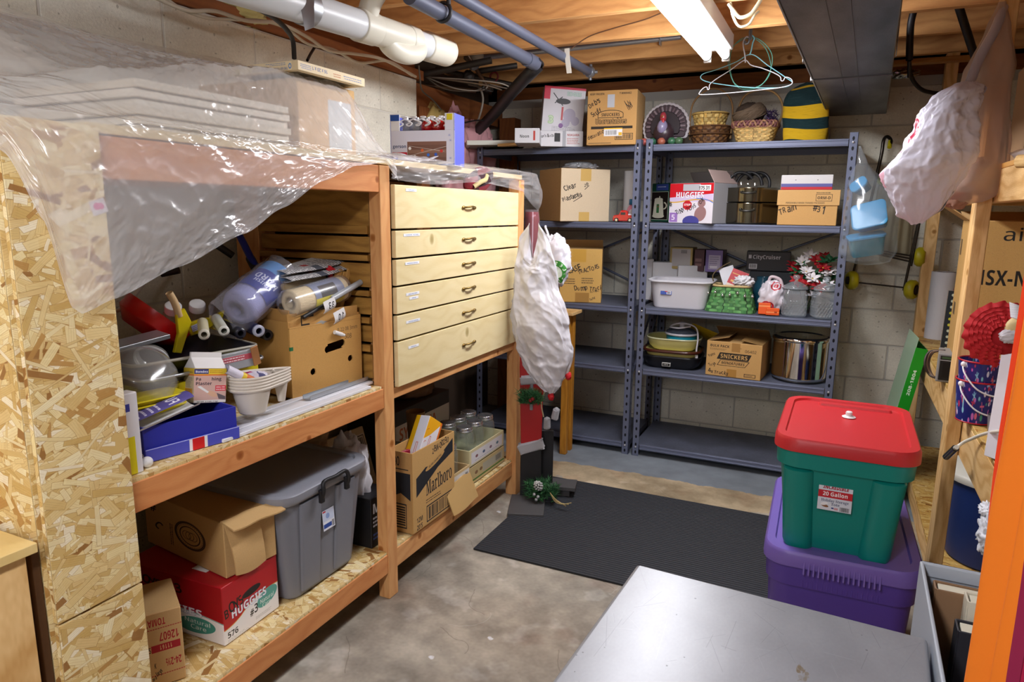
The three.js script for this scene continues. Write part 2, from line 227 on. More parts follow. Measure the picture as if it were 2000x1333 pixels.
// ---------- the long workbench on the left ----------
{
  const t = thing('workbench', 'long shelved workbench of orange fir and OSB with six flat drawers, along the left wall', 'workbench');
  beam(t, 'post', fir, [-1.246, 0.69, -1.722], [0.042, 1.38, 0.05]);
  beam(t, 'post', fir, [-1.235, 0.69, -2.665], [0.05, 1.38, 0.05]);
  beam(t, 'post', fir, [-1.25, 0.69, -0.82], [0.045, 1.38, 0.04]);
  for (const z of [-0.82, -1.722, -2.665]) beam(t, 'rear_post', fir, [-1.76, 0.69, z], [0.1, 1.38, 0.045]);
  const rails = [[0.124, -0.842, -1.697, firRail, 0.066], [0.124, -1.747, -2.64, fir, 0.066], [0.679, -0.842, -1.697, firRail, 0.064], [0.683, -1.747, -2.64, fir, 0.036], [1.341, -0.842, -1.697, firRail, 0.078]];
  for (const [y, a, b, m, h] of rails) beam(t, 'rail', m, [-1.247, y, (a + b) / 2], [0.038, h, a - b]);
  for (const y of [0.124, 0.679, 1.34]) beam(t, 'rear_rail', fir, [-1.79, y, -1.74], [0.038, 0.064, 1.8]);
  for (const z of [-0.82, -1.722, -2.665]) for (const y of [0.124, 0.679]) beam(t, 'cross_rail', fir, [-1.5, y, z], [0.47, 0.062, 0.036]);
  board(t, 'shelf_board', osb, [-1.52, 0.159, -1.745], [0.578, 0.012, 1.85]);
  board(t, 'shelf_board', osb, [-1.52, 0.713, -1.25], [0.578, 0.012, 0.88]);
  board(t, 'top_board', birch, [-1.53, 1.392, -1.77], [0.6, 0.018, 1.88]);
  board(t, 'end_panel', osb, [-1.218, 0.952, -0.757], [0.014, 0.884, 0.168], null, 0.95);
  board(t, 'end_panel', osb, [-1.218, 0.254, -0.757], [0.014, 0.504, 0.168], null, 0.95);
  board(t, 'end_panel', osb, [-1.545, 0.7, -0.672], [0.64, 1.39, 0.014], null, 0.95);
  add(t, 'sticker', rbox(0.0008, 0.026, 0.03, 0.0003), print(64, 56, '#d8d4dc', (g) => { g.fillStyle = '#d45a9c'; g.beginPath(); g.arc(26, 24, 14, 0, 7); g.arc(42, 28, 12, 0, 7); g.fill(); }), [-1.2105, 1.252, -0.826], [0.3, 0, 0]);
  beam(t, 'end_stud', darkWood, [-1.235, 0.33, -0.6575], [0.02, 0.66, 0.014]);
  // slatted side of the drawer rack
  const S = [[1.2, 1.321], [1.178, 1.207], [1.124, 1.173], [1.098, 1.12], [1.019, 1.093], [0.992, 1.012], [0.935, 0.988], [0.908, 0.93], [0.85, 0.902], [0.82, 0.845], [0.735, 0.812]];
  S.forEach(([a, b], i) => beam(t, 'slat', slatMat, [-1.487, (a + b) / 2, -1.712 + (i % 2 ? 0.012 : 0)], [0.43, b - a - (i % 2 ? 0.004 : 0.002), 0.018], null, 0.0015));
  for (const x of [-1.695, -1.28]) beam(t, 'slat_upright', fir, [x, 1.02, -1.735], [0.03, 0.6, 0.02]);
  board(t, 'drawer_back', darkWood, [-1.78, 1.03, -2.2], [0.012, 0.7, 0.9]);
  // drawers
  const Y = [1.33, 1.193, 1.105, 1.02, 0.932, 0.849, 0.7], words = [['CRAFTED WOOD'], ['CALENDARS   PICTURES'], ['HANDMADE STENCILS'], ['CARDS AND FABRIC', 'RIBBON MIX'], ['CRAFTING SUPPLIES'], ['DRAFTING ETC']];
  const hy = [1.263, 1.151, 1.063, 0.974, 0.887, 0.767], lx = [788, 789, 793, 786, 796, 790];
  const pull = merge([mv(tube([[0, 0, 0.034], [0.012, 0.002, 0.022], [0.016, 0.004, 0], [0.012, 0.002, -0.022], [0, 0, -0.034]], 0.0035, 8, 24), 0, 0, 0), mv(new THREE.SphereGeometry(1, 14, 8), 0.003, 0, 0.04), mv(new THREE.SphereGeometry(1, 14, 8), 0.003, 0, -0.04)].map((g, i) => (i ? (() => { const s = i === 1 ? 0.04 : -0.04; const k = new THREE.SphereGeometry(1, 14, 8); k.scale(0.005, 0.0065, 0.011); k.translate(0.003, 0, s); return k; })() : g)));
  for (let i = 0; i < 6; i++) {
    const h = Y[i] - Y[i + 1] - 0.006, y = (Y[i] + Y[i + 1]) / 2, d = new THREE.Group(); d.name = 'drawer'; d.position.set(-1.222, y, -2.203); t.add(d);
    add(d, 'front', uvBox(rbox(0.016, h, 0.895, 0.002), 2, 1, 3, i * 0.31, i * 0.23), birch);
    board(d, 'tray', slatMat, [-0.26, -0.01, 0], [0.5, h * 0.7, 0.84]);
    add(d, 'handle', pull, brass, [0.008, hy[i] - y, -0.01]);
    words[i].forEach((w, k) => add(d, 'label', rbox(0.0008, 0.009, 0.004 * w.length + 0.012, 0.0003), print(256, 40, '#eef0f4', (g) => txt(g, w, 128, 21, 22, '#5a74a8', { align: 'center', sx: 0.85 })), [0.0088, h / 2 - 0.014 - k * 0.014 - (i > 2 ? 0.012 : 0), 0.36 - k * 0.006], null));
  }
}
{ // low wooden cabinet at the near corner
  const t = thing('cabinet', 'low wooden cabinet with a plywood top at the near end of the workbench', 'cabinet', [-1.515, 0, -0.345]);
  board(t, 'top', M(0xf6e8c8, 0.6, { map: birchTex }), [0, 0.675, 0], [0.63, 0.018, 0.61]);
  board(t, 'side_panel', pine, [0.295, 0.333, 0], [0.018, 0.665, 0.58]);
  board(t, 'side_panel', pine, [-0.295, 0.333, 0], [0.018, 0.665, 0.58]);
  board(t, 'back_panel', pine, [0, 0.333, -0.28], [0.57, 0.665, 0.012]);
  board(t, 'front_panel', pine, [0, 0.333, 0.28], [0.57, 0.665, 0.012]);
}
// ---------- cartons ----------
const six = (o, base) => ['r', 'l', 't', 'b', 'f', 'k'].map((k) => o[k] || base);
function carton(name, label, B, o = {}) {   // B: {p base centre, w, h, d, r}
  const base = o.base || kraft[0], t = thing(name, label, o.cat || 'box', [B.p[0], B.p[1] + (o.dy || 0), B.p[2]], B.r, o.group);
  if (o.tilt) t.rotation.set(o.tilt[0], B.r, o.tilt[1], 'YXZ');
  if (o.open) {
    const T = 0.004, inn = o.inner || kraftIn, mk = (n, w, h, d, p, m) => add(t, n, rbox(w, h, d, 0.0008), [0, 1, 2, 3, 4, 5].map((k) => (m && m.side === k ? m.mat : base)), p);
    add(t, 'bottom', rbox(B.w, T, B.d, 0.0008), base, [0, T / 2, 0]);
    mk('front_panel', B.w, B.h, T, [0, B.h / 2, B.d / 2 - T / 2], o.f && { side: 4, mat: o.f }); mk('back_panel', B.w, B.h + (o.backUp || 0), T, [0, (B.h + (o.backUp || 0)) / 2, -B.d / 2 + T / 2]);
    mk('side_panel', T, B.h, B.d - 2 * T, [-B.w / 2 + T / 2, B.h / 2, 0], o.l && { side: 1, mat: o.l }); mk('side_panel', T, B.h, B.d - 2 * T, [B.w / 2 - T / 2, B.h / 2, 0], o.r && { side: 0, mat: o.r });
  } else add(t, o.part || 'body', rbox(B.w, B.h, B.d, o.bev || 0.003), six(o, base), [0, B.h / 2, 0]);
  for (const [side, len, ang, m] of o.flaps || []) {   // flaps hinged on the top edges: f k l r
    const fk = side === 'f' || side === 'k', s = side === 'f' || side === 'r' ? 1 : -1, w = fk ? B.w - 0.006 : B.d - 0.006, pv = new THREE.Group(), g = fk ? rbox(w, 0.003, len, 0.0008) : rbox(len, 0.003, w, 0.0008);
    g.translate(fk ? 0 : s * len / 2, 0, fk ? s * len / 2 : 0); const q = add(t, 'flap', g, m || base, fk ? [0, B.h, s * (B.d / 2 - 0.001)] : [s * (B.w / 2 - 0.001), B.h, 0], fk ? [-s * ang, 0, 0] : [0, 0, s * ang]);
  }
  for (const [m, w, h, x, y, face] of o.stick || []) { const f = face || 'f', g = f === 't' ? rbox(w, 0.0006, h, 0.0002) : f === 'l' || f === 'r' ? rbox(0.0006, h, w, 0.0002) : rbox(w, h, 0.0006, 0.0002); add(t, o.stickName || 'sticker', g, m, f === 'f' ? [x, y, B.d / 2 + 0.0003] : f === 't' ? [x, B.h + 0.0003, y] : [(f === 'r' ? 1 : -1) * (B.w / 2 + 0.0003), y, x]); }
  return t;
}
const kp = (w, h, fn, bg = 'rgb(200,160,102)', sd = 1) => print(w, h, bg, (g) => { speck(g, w, h, w * h / 14, 0.07, sd, 2); fn(g, w, h); }, 0.75);
const tapeMat = M(0xc6a05c, 0.3), paperTape = M(0xd9c07e, 0.4);
{
  // --- lower shelf
  carton('carton', 'upside down tomato carton with red print, beside the OSB panel on the bottom bench shelf', {p:[-1.38,0.167,-0.992],w:0.078,h:0.184,d:0.150,r:1.024}, { base: kraft[1], f: kp(512, 640, (g) => { const c = '#b3202c'; g.save(); g.translate(512, 640); g.rotate(PI); for (const y of [96, 500]) for (let x = 0; x < 512; x += 34) { g.fillStyle = c; g.fillRect(x, y, 26, 7); } txt(g, '24-2½', 40, 190, 92, c, { sx: 0.85 }); g.fillStyle = c; g.fillRect(40, 300, 400, 64); txt(g, '1 1 1 6 1', 240, 333, 56, '#e9c78c', { align: 'center', sx: 0.8 }); txt(g, '12607', 46, 425, 100, c); txt(g, 'TOMATO', 220, 560, 84, c); g.restore(); hand(g, 'S', 40, 330, 70, '#222', 0.1, 3); hand(g, 'K', 90, 470, 70, '#222', 0.1, 4); hand(g, 'walleys', 60, 590, 62, '#222', -0.5, 9); }, 'rgb(214,176,120)') });
  const hug = (w, h) => (g) => { g.fillStyle = '#f2f1f3'; g.fillRect(0, 0, w, h); g.fillStyle = '#b8121f'; g.beginPath(); g.moveTo(0, 0); g.lineTo(w, 0); g.lineTo(w, h * 0.5); g.quadraticCurveTo(w * 0.55, h * 0.46, w * 0.3, h * 0.66); g.quadraticCurveTo(w * 0.15, h * 0.74, 0, h * 0.74); g.fill(); g.strokeStyle = '#e0b04a'; g.lineWidth = 7; g.beginPath(); g.moveTo(0, h * 0.745); g.quadraticCurveTo(w * 0.15, h * 0.745, w * 0.3, h * 0.665); g.quadraticCurveTo(w * 0.55, h * 0.465, w, h * 0.505); g.stroke(); g.fillStyle = '#5aa79c'; g.beginPath(); g.ellipse(w * 0.78, h * 0.64, w * 0.2, h * 0.14, -0.25, 0, 7); g.fill(); txt(g, 'HUGGIES', w * 0.13, h * 0.55, h * 0.2, '#f6f6fa', { stroke: '#7a8cc4', lw: 5, rot: -0.04, sx: 0.92 }); txt(g, 'Natural', w * 0.64, h * 0.67, h * 0.1, '#eef6f4', { bold: false }); txt(g, 'Care', w * 0.68, h * 0.76, h * 0.1, '#eef6f4', { bold: false }); g.fillStyle = '#15131a'; g.beginPath(); g.ellipse(w * 0.5, h * 0.36, w * 0.17, h * 0.065, -0.08, 0, 7); g.fill(); hand(g, 'BOYS', w * 0.02, h * 0.55, h * 0.24, '#111', -0.2, 5); hand(g, '#3', w * 0.45, h * 0.8, h * 0.2, '#111', 0, 5); txt(g, '576', w * 0.05, h * 0.86, h * 0.14, '#1a2020'); lines(g, w * 0.05, h * 0.94, w * 0.4, 2, 12); lines(g, w * 0.55, h * 0.88, w * 0.3, 3, 10); };
  const hugF = print(640, 512, '#fff', hug(640, 512), 0.4), hugL = print(640, 512, '#fff', (g, w, h) => { g.fillStyle = '#f0eff1'; g.fillRect(0, 0, w, h); g.fillStyle = '#a30f1b'; g.beginPath(); g.moveTo(0, 0); g.lineTo(w, 0); g.lineTo(w, h * 0.62); g.quadraticCurveTo(w * 0.6, h * 0.5, 0, h * 0.56); g.fill(); g.strokeStyle = '#5aa79c'; g.lineWidth = 6; g.beginPath(); g.moveTo(w, h * 0.63); g.quadraticCurveTo(w * 0.6, h * 0.51, 0, h * 0.57); g.stroke(); g.fillStyle = '#46978b'; g.beginPath(); g.ellipse(w * 0.72, h * 0.78, w * 0.2, h * 0.14, -0.2, 0, 7); g.fill(); txt(g, 'HUGGIES', w * 0.2, h * 0.56, h * 0.17, '#f4f4f8', { stroke: '#7a8cc4', lw: 5 }); txt(g, 'Natural', w * 0.6, h * 0.72, h * 0.1, '#eef6f4', { bold: false }); txt(g, 'Care', w * 0.66, h * 0.82, h * 0.1, '#eef6f4', { bold: false }); hand(g, 'BOYS # 3', w * 0.1, h * 0.3, h * 0.2, '#1a0a0c', 0, 5); lines(g, w * 0.1, h * 0.9, w * 0.4, 2, 12); }, 0.4);
  carton('diaper_box', 'red and white diaper carton marked 576 on the bottom bench shelf, under a brown carton', {p:[-1.48,0.167,-1.202],w:0.195,h:0.159,d:0.340,r:1.605}, { base: M(0xb01320, 0.4), f: hugF, l: hugL, t: M(0xb01822, 0.4), cat: 'box', stick: [[white, 0.05, 0.05, -0.03, 0.05, 't']] });
  const b2 = carton('carton', 'worn brown carton with a round stamp and crushed flap, stacked on the red diaper carton', {p:[-1.495,0.328,-1.248],w:0.154,h:0.150,d:0.360,r:1.433}, { base: kraft[0], l: kp(512, 400, (g) => { g.strokeStyle = '#3a2c1c'; g.lineWidth = 7; for (const r of [100, 92, 66]) { g.beginPath(); g.ellipse(300, 200, r * 0.95, r, 0, 0, 7); g.stroke(); } g.lineWidth = 3; for (const q of [-20, 0, 20]) { g.beginPath(); g.ellipse(300 + q, 200, 26, 30, 0, 0, 7); g.stroke(); } for (let k = 0; k < 40; k++) { const a = k / 40 * 6.28; g.fillStyle = '#3a2c1c'; g.fillRect(298 + 78 * Math.cos(a), 198 + 82 * Math.sin(a), 5, 5); } hand(g, '#', 40, 120, 90, '#2a2018', 0.2, 3); hand(g, 'C', 60, 230, 90, '#2a2018', 0.8, 3); g.save(); g.translate(170, 330); g.rotate(-PI / 2); lines(g, 0, 0, 200, 2, 12, '#3a2c1c', 5); g.restore(); }), f: kraft[1], t: kp(400, 400, (g) => hand(g, 'Xk', 250, 120, 80, '#2a2018', -0.5, 8), 'rgb(180,140,84)') });
  const fl = (n, fn) => add(b2, n, slab(fn, 10, 8, 0.004), kraft[1]);
  const B2 = {p:[-1.495,0.328,-1.248],w:0.154,h:0.150,d:0.360,r:1.433}; fl('flap', (u, v) => [-B2.w / 2 + u * B2.w * 0.62 + v * 0.012, B2.h * (0.98 - v * 0.9) - 0.01 * Math.sin(u * 3), B2.d / 2 + 0.006 + 0.02 * Math.sin(v * 2.2) * (1 - u * 0.5)]); fl('flap', (u, v) => [-B2.w / 2 + u * B2.w, B2.h * (1.0 - 0.06 * v) + 0.002, B2.d / 2 - 0.01 + 0.055 * v + 0.004 * Math.sin(u * 9)]);
  // grey tote
  const T = thing('storage_tote', 'grey plastic storage tote with black latch handles on the bottom bench shelf', 'tote', [-1.5, 0.167, -1.475], PI / 2);
  const gm = M(0x7b7e88, 0.42), lm = M(0x8a8d97, 0.4), W = 0.385, D = 0.48;
  add(T, 'body', loft([{ y: 0.002, w: W * 0.7, d: D * 0.84, r: 0.03 }, { y: 0.012, w: W * 0.73, d: D * 0.87, r: 0.035 }, { y: 0.31, w: W * 0.95, d: D * 0.95, r: 0.045 }], true, true), gm);
  for (const s of [-1, 1]) add(T, 'rib', loft([{ y: 0.02, w: 0.075, d: 0.02, r: 0.008, x: s * 0.07, z: D * 0.43 }, { y: 0.29, w: 0.085, d: 0.02, r: 0.008, x: s * 0.075, z: D * 0.472 }]), gm);
  add(T, 'lid', loft([{ y: 0.3, w: W * 0.99, d: D * 0.99, r: 0.055 }, { y: 0.31, w: W * 1.02, d: D * 1.02, r: 0.06 }, { y: 0.328, w: W * 1.02, d: D * 1.02, r: 0.06 }, { y: 0.334, w: W * 0.99, d: D * 0.99, r: 0.055 }, { y: 0.334, w: W * 0.9, d: D * 0.9, r: 0.045 }, { y: 0.326, w: W * 0.88, d: D * 0.88, r: 0.04 }], true, true), lm);
  for (const s of [1]) { const h = add(T, 'handle', merge([tube([[-0.055, 0.285, D / 2 + 0.012], [-0.055, 0.31, D / 2 + 0.02], [-0.05, 0.333, D / 2 + 0.016], [0, 0.334, D / 2 + 0.016], [0.05, 0.333, D / 2 + 0.016], [0.055, 0.31, D / 2 + 0.02], [0.055, 0.285, D / 2 + 0.012]], 0.006, 8, 60), mv(rbox(0.016, 0.04, 0.012, 0.003), -0.055, 0.295, D / 2 + 0.012), mv(rbox(0.016, 0.04, 0.012, 0.003), 0.055, 0.295, D / 2 + 0.012)]), blackMat); }
  add(T, 'label', rbox(0.05, 0.06, 0.0008, 0.0003), print(160, 190, '#dfe2ec', (g) => { g.fillStyle = '#c7d0e6'; g.fillRect(6, 6, 148, 100); g.fillStyle = '#8aa0d0'; g.beginPath(); g.arc(70, 60, 26, 0, 7); g.fill(); g.fillStyle = '#c22b33'; g.fillRect(6, 6, 40, 14); g.fillStyle = '#2a4b9a'; g.fillRect(6, 130, 110, 40); bars(g, 122, 120, 30, 60); }), [-0.002, 0.2, D * 0.475], [-0.07, 0, 0]);
}

// ---------- on the bench top ----------
{
  const t = thing('panel_stack', 'stack of thin cream panels lying on the bench top under the clear plastic sheet', 'panels', [-1.52, 1.402, -1.21]);
  for (let i = 0; i < 6; i++) board(t, 'panel', M([0xdcd6c8, 0xe2ddd0, 0xd6cfbe][i % 3], 0.6), [0.01 * (i % 3), 0.009 + i * 0.0175, 0.008 * ((i * 7) % 3) - 0.01], [0.4, 0.0165, 0.44 - 0.012 * (i % 2)]);
  const c = carton('carton', 'plain flat carton with a grey paper patch, under the plastic sheet beside the cream panels', { p: [-1.5, 1.402, -1.595], w: 0.24, h: 0.19, d: 0.36, r: PI / 2 }, { base: kraft[1], stick: [[M(0xc3ccd2, 0.7), 0.1, 0.13, 0.05, 0.085]] });
}
{ // furnace filter lying on top
  const a = [-1.273,1.622,-1.429], b = [-1.271,1.622,-1.7], c = [-1.42,1.622,-1.319], o = thing('air_filter', 'cardboard framed air filter marked 16 x 20 x 1, lying on the plastic sheet', 'filter', [a[0], 1.598, a[2]], Math.atan2(-(b[2] - a[2]), b[0] - a[0]));
  const w = Math.hypot(b[0] - a[0], b[2] - a[2]), d = w * 0.82, H = 0.023, fr = M(0xd9c59c, 0.7);
  const pr = (two_) => print(512, 48, '#e6d4ac', (g) => { speck(g, 512, 48, 900, 0.06, 7); g.save(); g.translate(512, 48); g.rotate(PI); if (two_) { txt(g, '16 x 20 x 1', 300, 26, 26, '#5d6a96', { sx: 0.9 }); lines(g, 30, 14, 150, 2, 12, '#7f8cb0', 5); lines(g, 200, 12, 70, 2, 12, '#c0764a', 5); lines(g, 420, 12, 80, 3, 9, '#7f8cb0', 4); } else { txt(g, 'WWW.THEFURNACEFILTER', 180, 14, 16, '#5d6a96'); txt(g, 'THE AIR FILTER', 40, 12, 18, '#5d6a96'); lines(g, 60, 30, 200, 2, 8, '#7f8cb0', 3); g.strokeStyle = '#4f7fc0'; g.lineWidth = 6; g.beginPath(); g.arc(18, 22, 11, 0, 7); g.stroke(); } g.restore(); });
  const fr1 = pr(true), fr2 = pr(false);
  add(o, 'frame_side', rbox(w, H, 0.02, 0.001), six({ f: fr1 }, fr), [w / 2, H / 2, -0.01]); add(o, 'frame_side', rbox(w, H, 0.02, 0.001), fr, [w / 2, H / 2, -d + 0.01]);
  add(o, 'frame_side', rbox(0.02, H, d - 0.04, 0.001), six({ l: fr2 }, fr), [0.01, H / 2, -d / 2]); add(o, 'frame_side', rbox(0.02, H, d - 0.04, 0.001), fr, [w - 0.01, H / 2, -d / 2]);
  add(o, 'filter_medium', surf((u, v) => [0.02 + u * (w - 0.04), H / 2 + 0.006 * Math.sin(u * 90), -0.02 - v * (d - 0.04)], 160, 2), M(0xbdb6a6, 0.9, two));
}
{ // ornament garland in its open-topped retail box
  const B = { p: [-1.327, 1.402, -2.124], w: 0.235, h: 0.172, d: 0.1, r: 0.17 }, f = print(640, 420, '#dcdce8', (g) => {
    g.fillStyle = '#5a3c34'; g.fillRect(170, 130, 390, 240); for (let i = 0; i < 5; i++) { g.fillStyle = ['#8a6253', '#7a5547', '#94705e', '#84604f', '#73503f'][i]; g.fillRect(170, 130 + i * 48, 390, 44); g.strokeStyle = 'rgba(50,25,20,.5)'; g.lineWidth = 2; for (let k = 0; k < 4; k++) { g.beginPath(); g.moveTo(170, 138 + i * 48 + k * 10); g.bezierCurveTo(300, 130 + i * 48 + k * 12, 420, 150 + i * 48 + k * 8, 560, 140 + i * 48 + k * 9); g.stroke(); } }
    g.strokeStyle = '#f0eae4'; g.lineWidth = 3; g.beginPath(); g.moveTo(180, 180); g.lineTo(540, 250); g.moveTo(180, 300); g.lineTo(560, 190); g.stroke();
    for (const [x, y, c] of [[195, 210, '#f0efee'], [320, 235, '#d5622e'], [510, 245, '#cc2e2a'], [380, 290, '#2f6fd0'], [455, 285, '#2f5fc8'], [245, 310, '#f2f2f0']]) { g.fillStyle = c; g.beginPath(); g.ellipse(x, y, 15, 19, 0, 0, 7); g.fill(); }
    txt(g, 'gerson', 22, 185, 54, '#23396b', { sx: 0.78 }); g.fillStyle = '#c2203a'; g.fillRect(16, 255, 152, 110); txt(g, 'AUTHENTIC', 24, 290, 28, '#f2d6da', { sx: 0.8 }); lines(g, 30, 320, 100, 2, 14, '#f2d6da', 5); g.strokeStyle = '#8a94c8'; g.lineWidth = 3; for (const [x, y] of [[590, 60], [600, 120], [470, 395], [600, 330]]) for (let k = 0; k < 6; k++) { g.beginPath(); g.moveTo(x, y); g.lineTo(x + 16 * Math.cos(k), y + 16 * Math.sin(k)); g.stroke(); } g.fillStyle = '#2c57b8'; g.beginPath(); g.moveTo(300, 420); g.lineTo(640, 392); g.lineTo(640, 420); g.fill();
  }, 0.35), blue = M(0x5a62cc, 0.4), dk = M(0x2353a8, 0.4);
  const t = thing('ornament_box', 'white and lilac box of red ball ornaments standing on the drawer end of the bench', 'box', B.p, B.r), fh = B.h * 0.68;
  add(t, 'front_panel', rbox(B.w, fh, 0.003, 0.0008), six({ f }, white), [0, fh / 2, B.d / 2 - 0.0015]);
  add(t, 'back_panel', rbox(B.w, B.h, 0.003, 0.0008), M(0x4a3f42, 0.6), [0, B.h / 2, -B.d / 2 + 0.0015]); add(t, 'bottom', rbox(B.w, 0.003, B.d, 0.0008), white, [0, 0.0015, 0]);
  add(t, 'side_panel', rbox(0.003, B.h, B.d, 0.0008), blue, [B.w / 2 - 0.0015, B.h / 2, 0]); add(t, 'side_panel', rbox(0.003, B.h, B.d, 0.0008), blue, [-B.w / 2 + 0.0015, B.h / 2, 0]);
  for (const s of [-1, 1]) { const c = add(t, 'corner', rbox(0.035, B.h - fh, 0.003, 0.0008), s < 0 ? white : M(0xdadbe6, 0.4), [s * (B.w / 2 - 0.0175), (B.h + fh) / 2, B.d / 2 - 0.0015]); add(c, 'patch', rbox(s < 0 ? 0.033 : 0.02, 0.02, 0.001, 0.0003), s < 0 ? dk : M(0xd8c818, 0.4), [0, (B.h - fh) / 2 - 0.012, 0.002]); }
  const red = MP(0xb00d12, 0.08, { clearcoat: 1 }), clear = MP(0xe8eaec, 0.06, { transmission: 0.8, thickness: 0 });
  [[-0.075, clear, 'clear glass ball ornament, the left one in the ornament box'], [-0.035, clear, 'clear glass ball ornament, the right one in the ornament box'], [0.005, red, 'shiny red ball ornament, leftmost of the three red ones in the box'], [0.045, red, 'shiny red ball ornament, middle of the three red ones in the box'], [0.085, red, 'shiny red ball ornament, rightmost of the three red ones in the box']].forEach(([x, m, lab], i) => { const o = add(scene, 'ornament', new THREE.SphereGeometry(0.026, 24, 16), m); o.position.copy(V(x, B.h * 0.77, 0.006).applyAxisAngle(V(0, 1, 0), B.r).add(V(...B.p))); tag(o, lab, 'ornament', i < 2 ? 'clear ornaments in the box' : 'red ornaments in the box'); const cap = add(o, 'cap', cyl(0.006, 0.007, 0.01, 12), galv, [0, 0.028, 0]); });
  const cord = []; for (let i = 0; i <= 60; i++) { const u = i / 60; cord.push([(u - 0.5) * 0.17 + 0.01 * Math.sin(i * 2.1), B.h * 0.8 + 0.032 * Math.abs(Math.sin(u * 16)) - 0.006, 0.038 + 0.004 * Math.cos(i)]); }
  const cd = add(scene, 'cord', tube(cord, 0.0028, 6, 260), M(0xe9e8ea, 0.8), B.p, [0, B.r, 0]); tag(cd, 'white twisted cord looped over the red ornaments in their box', 'cord');
  const pp = add(scene, 'paper', slab((u, v) => [u * 0.19 - 0.02, 0.006 + 0.022 * Math.abs(Math.sin(u * 4 + 0.6)) * (1 - v) + 0.006 * fbm(u * 4, v * 4, 2) + 0.02 * (1 - u) * (1 - u), v * 0.08], 24, 12, 0.0006), print(256, 128, '#d9dae2', (g) => { g.fillStyle = '#8f92cc'; g.beginPath(); g.moveTo(0, 10); g.lineTo(110, 0); g.lineTo(70, 90); g.lineTo(0, 70); g.fill(); }, 0.5, two), [-1.4, 1.402, -2.02], [0, 0.1, 0]); tag(pp, 'crumpled pale sheet of paper lying before the ornament box', 'paper');
}
{ // checked mitt on the drawer front
  const t = thing('oven_mitt', 'red and black checked cloth mitt lying under the clear film above the drawers', 'mitt', [-1.235,1.35,-2.33], PI / 2); t.scale.setScalar(1.3);
  const chk = print(128, 128, '#b81f2a', (g) => { g.fillStyle = '#2a1218'; for (let i = 0; i < 3; i++) for (let j = 0; j < 3; j++) if ((i + j) & 1) g.fillRect(i * 43, j * 43, 43, 43); g.fillStyle = 'rgba(60,20,40,.5)'; g.fillRect(60, 0, 68, 128); }, 0.9);
  const b = blob(0.085, 0.034, 0.022, 0.12, 2, 3, 30, 20); b.rotateZ(0.2); add(t, 'mitt', b, chk, [0, 0.012, 0]); add(t, 'cuff', tube([[-0.06, -0.01, 0.014], [-0.035, 0.004, 0.024], [-0.005, 0.012, 0.024], [0.01, 0.024, 0.02]], 0.007, 8, 24), M(0xb9a878, 0.9), [0, 0, 0]);
}
// ---------- the plastic sheet over the bench ----------
function lerpTable(tab, x) { let i = 0; const up = tab[1][0] > tab[0][0]; while (i < tab.length - 2 && (up ? x > tab[i + 1][0] : x < tab[i + 1][0])) i++; const [a, b] = [tab[i], tab[i + 1]], t = Math.max(0, Math.min(1, (a[0] - x) / (a[0] - b[0]))), s = t * t * (3 - 2 * t); return a.slice(1).map((q, k) => q + (b[k + 1] - q) * (0.5 * s + 0.5 * t)); }
const creaseNoise = (x, y, s) => { let v = 0, a = 1; for (let k = 0; k < 3; k++) { v += a * (1 - 2 * Math.abs(N3(x + s, y - s, k * 5 + s))); x *= 2.1; y *= 2.1; a *= 0.45; } return v - 0.8; };
const crumple = tex(pixels(512, 512, (u, v) => { const w = (x, y, f, s) => { const a = x * 2 * PI, b = y * 2 * PI; return 1 - 2 * Math.abs(noise.noise(Math.cos(a) * f + s, Math.sin(a) * f + Math.cos(b) * f, Math.sin(b) * f + s)); }; const m = Math.max(0.06, Math.min(1, 0.9 - 2.2 * Math.abs(w(u, v, 0.55, 3) - 0.35))), k = 110 + m * (74 * w(u, v, 1.1, 1) + 60 * w(u, v, 2.9, 5) + 34 * w(u, v, 6, 9)); return [k, k, k]; }), false, [1.7, 1.3]);
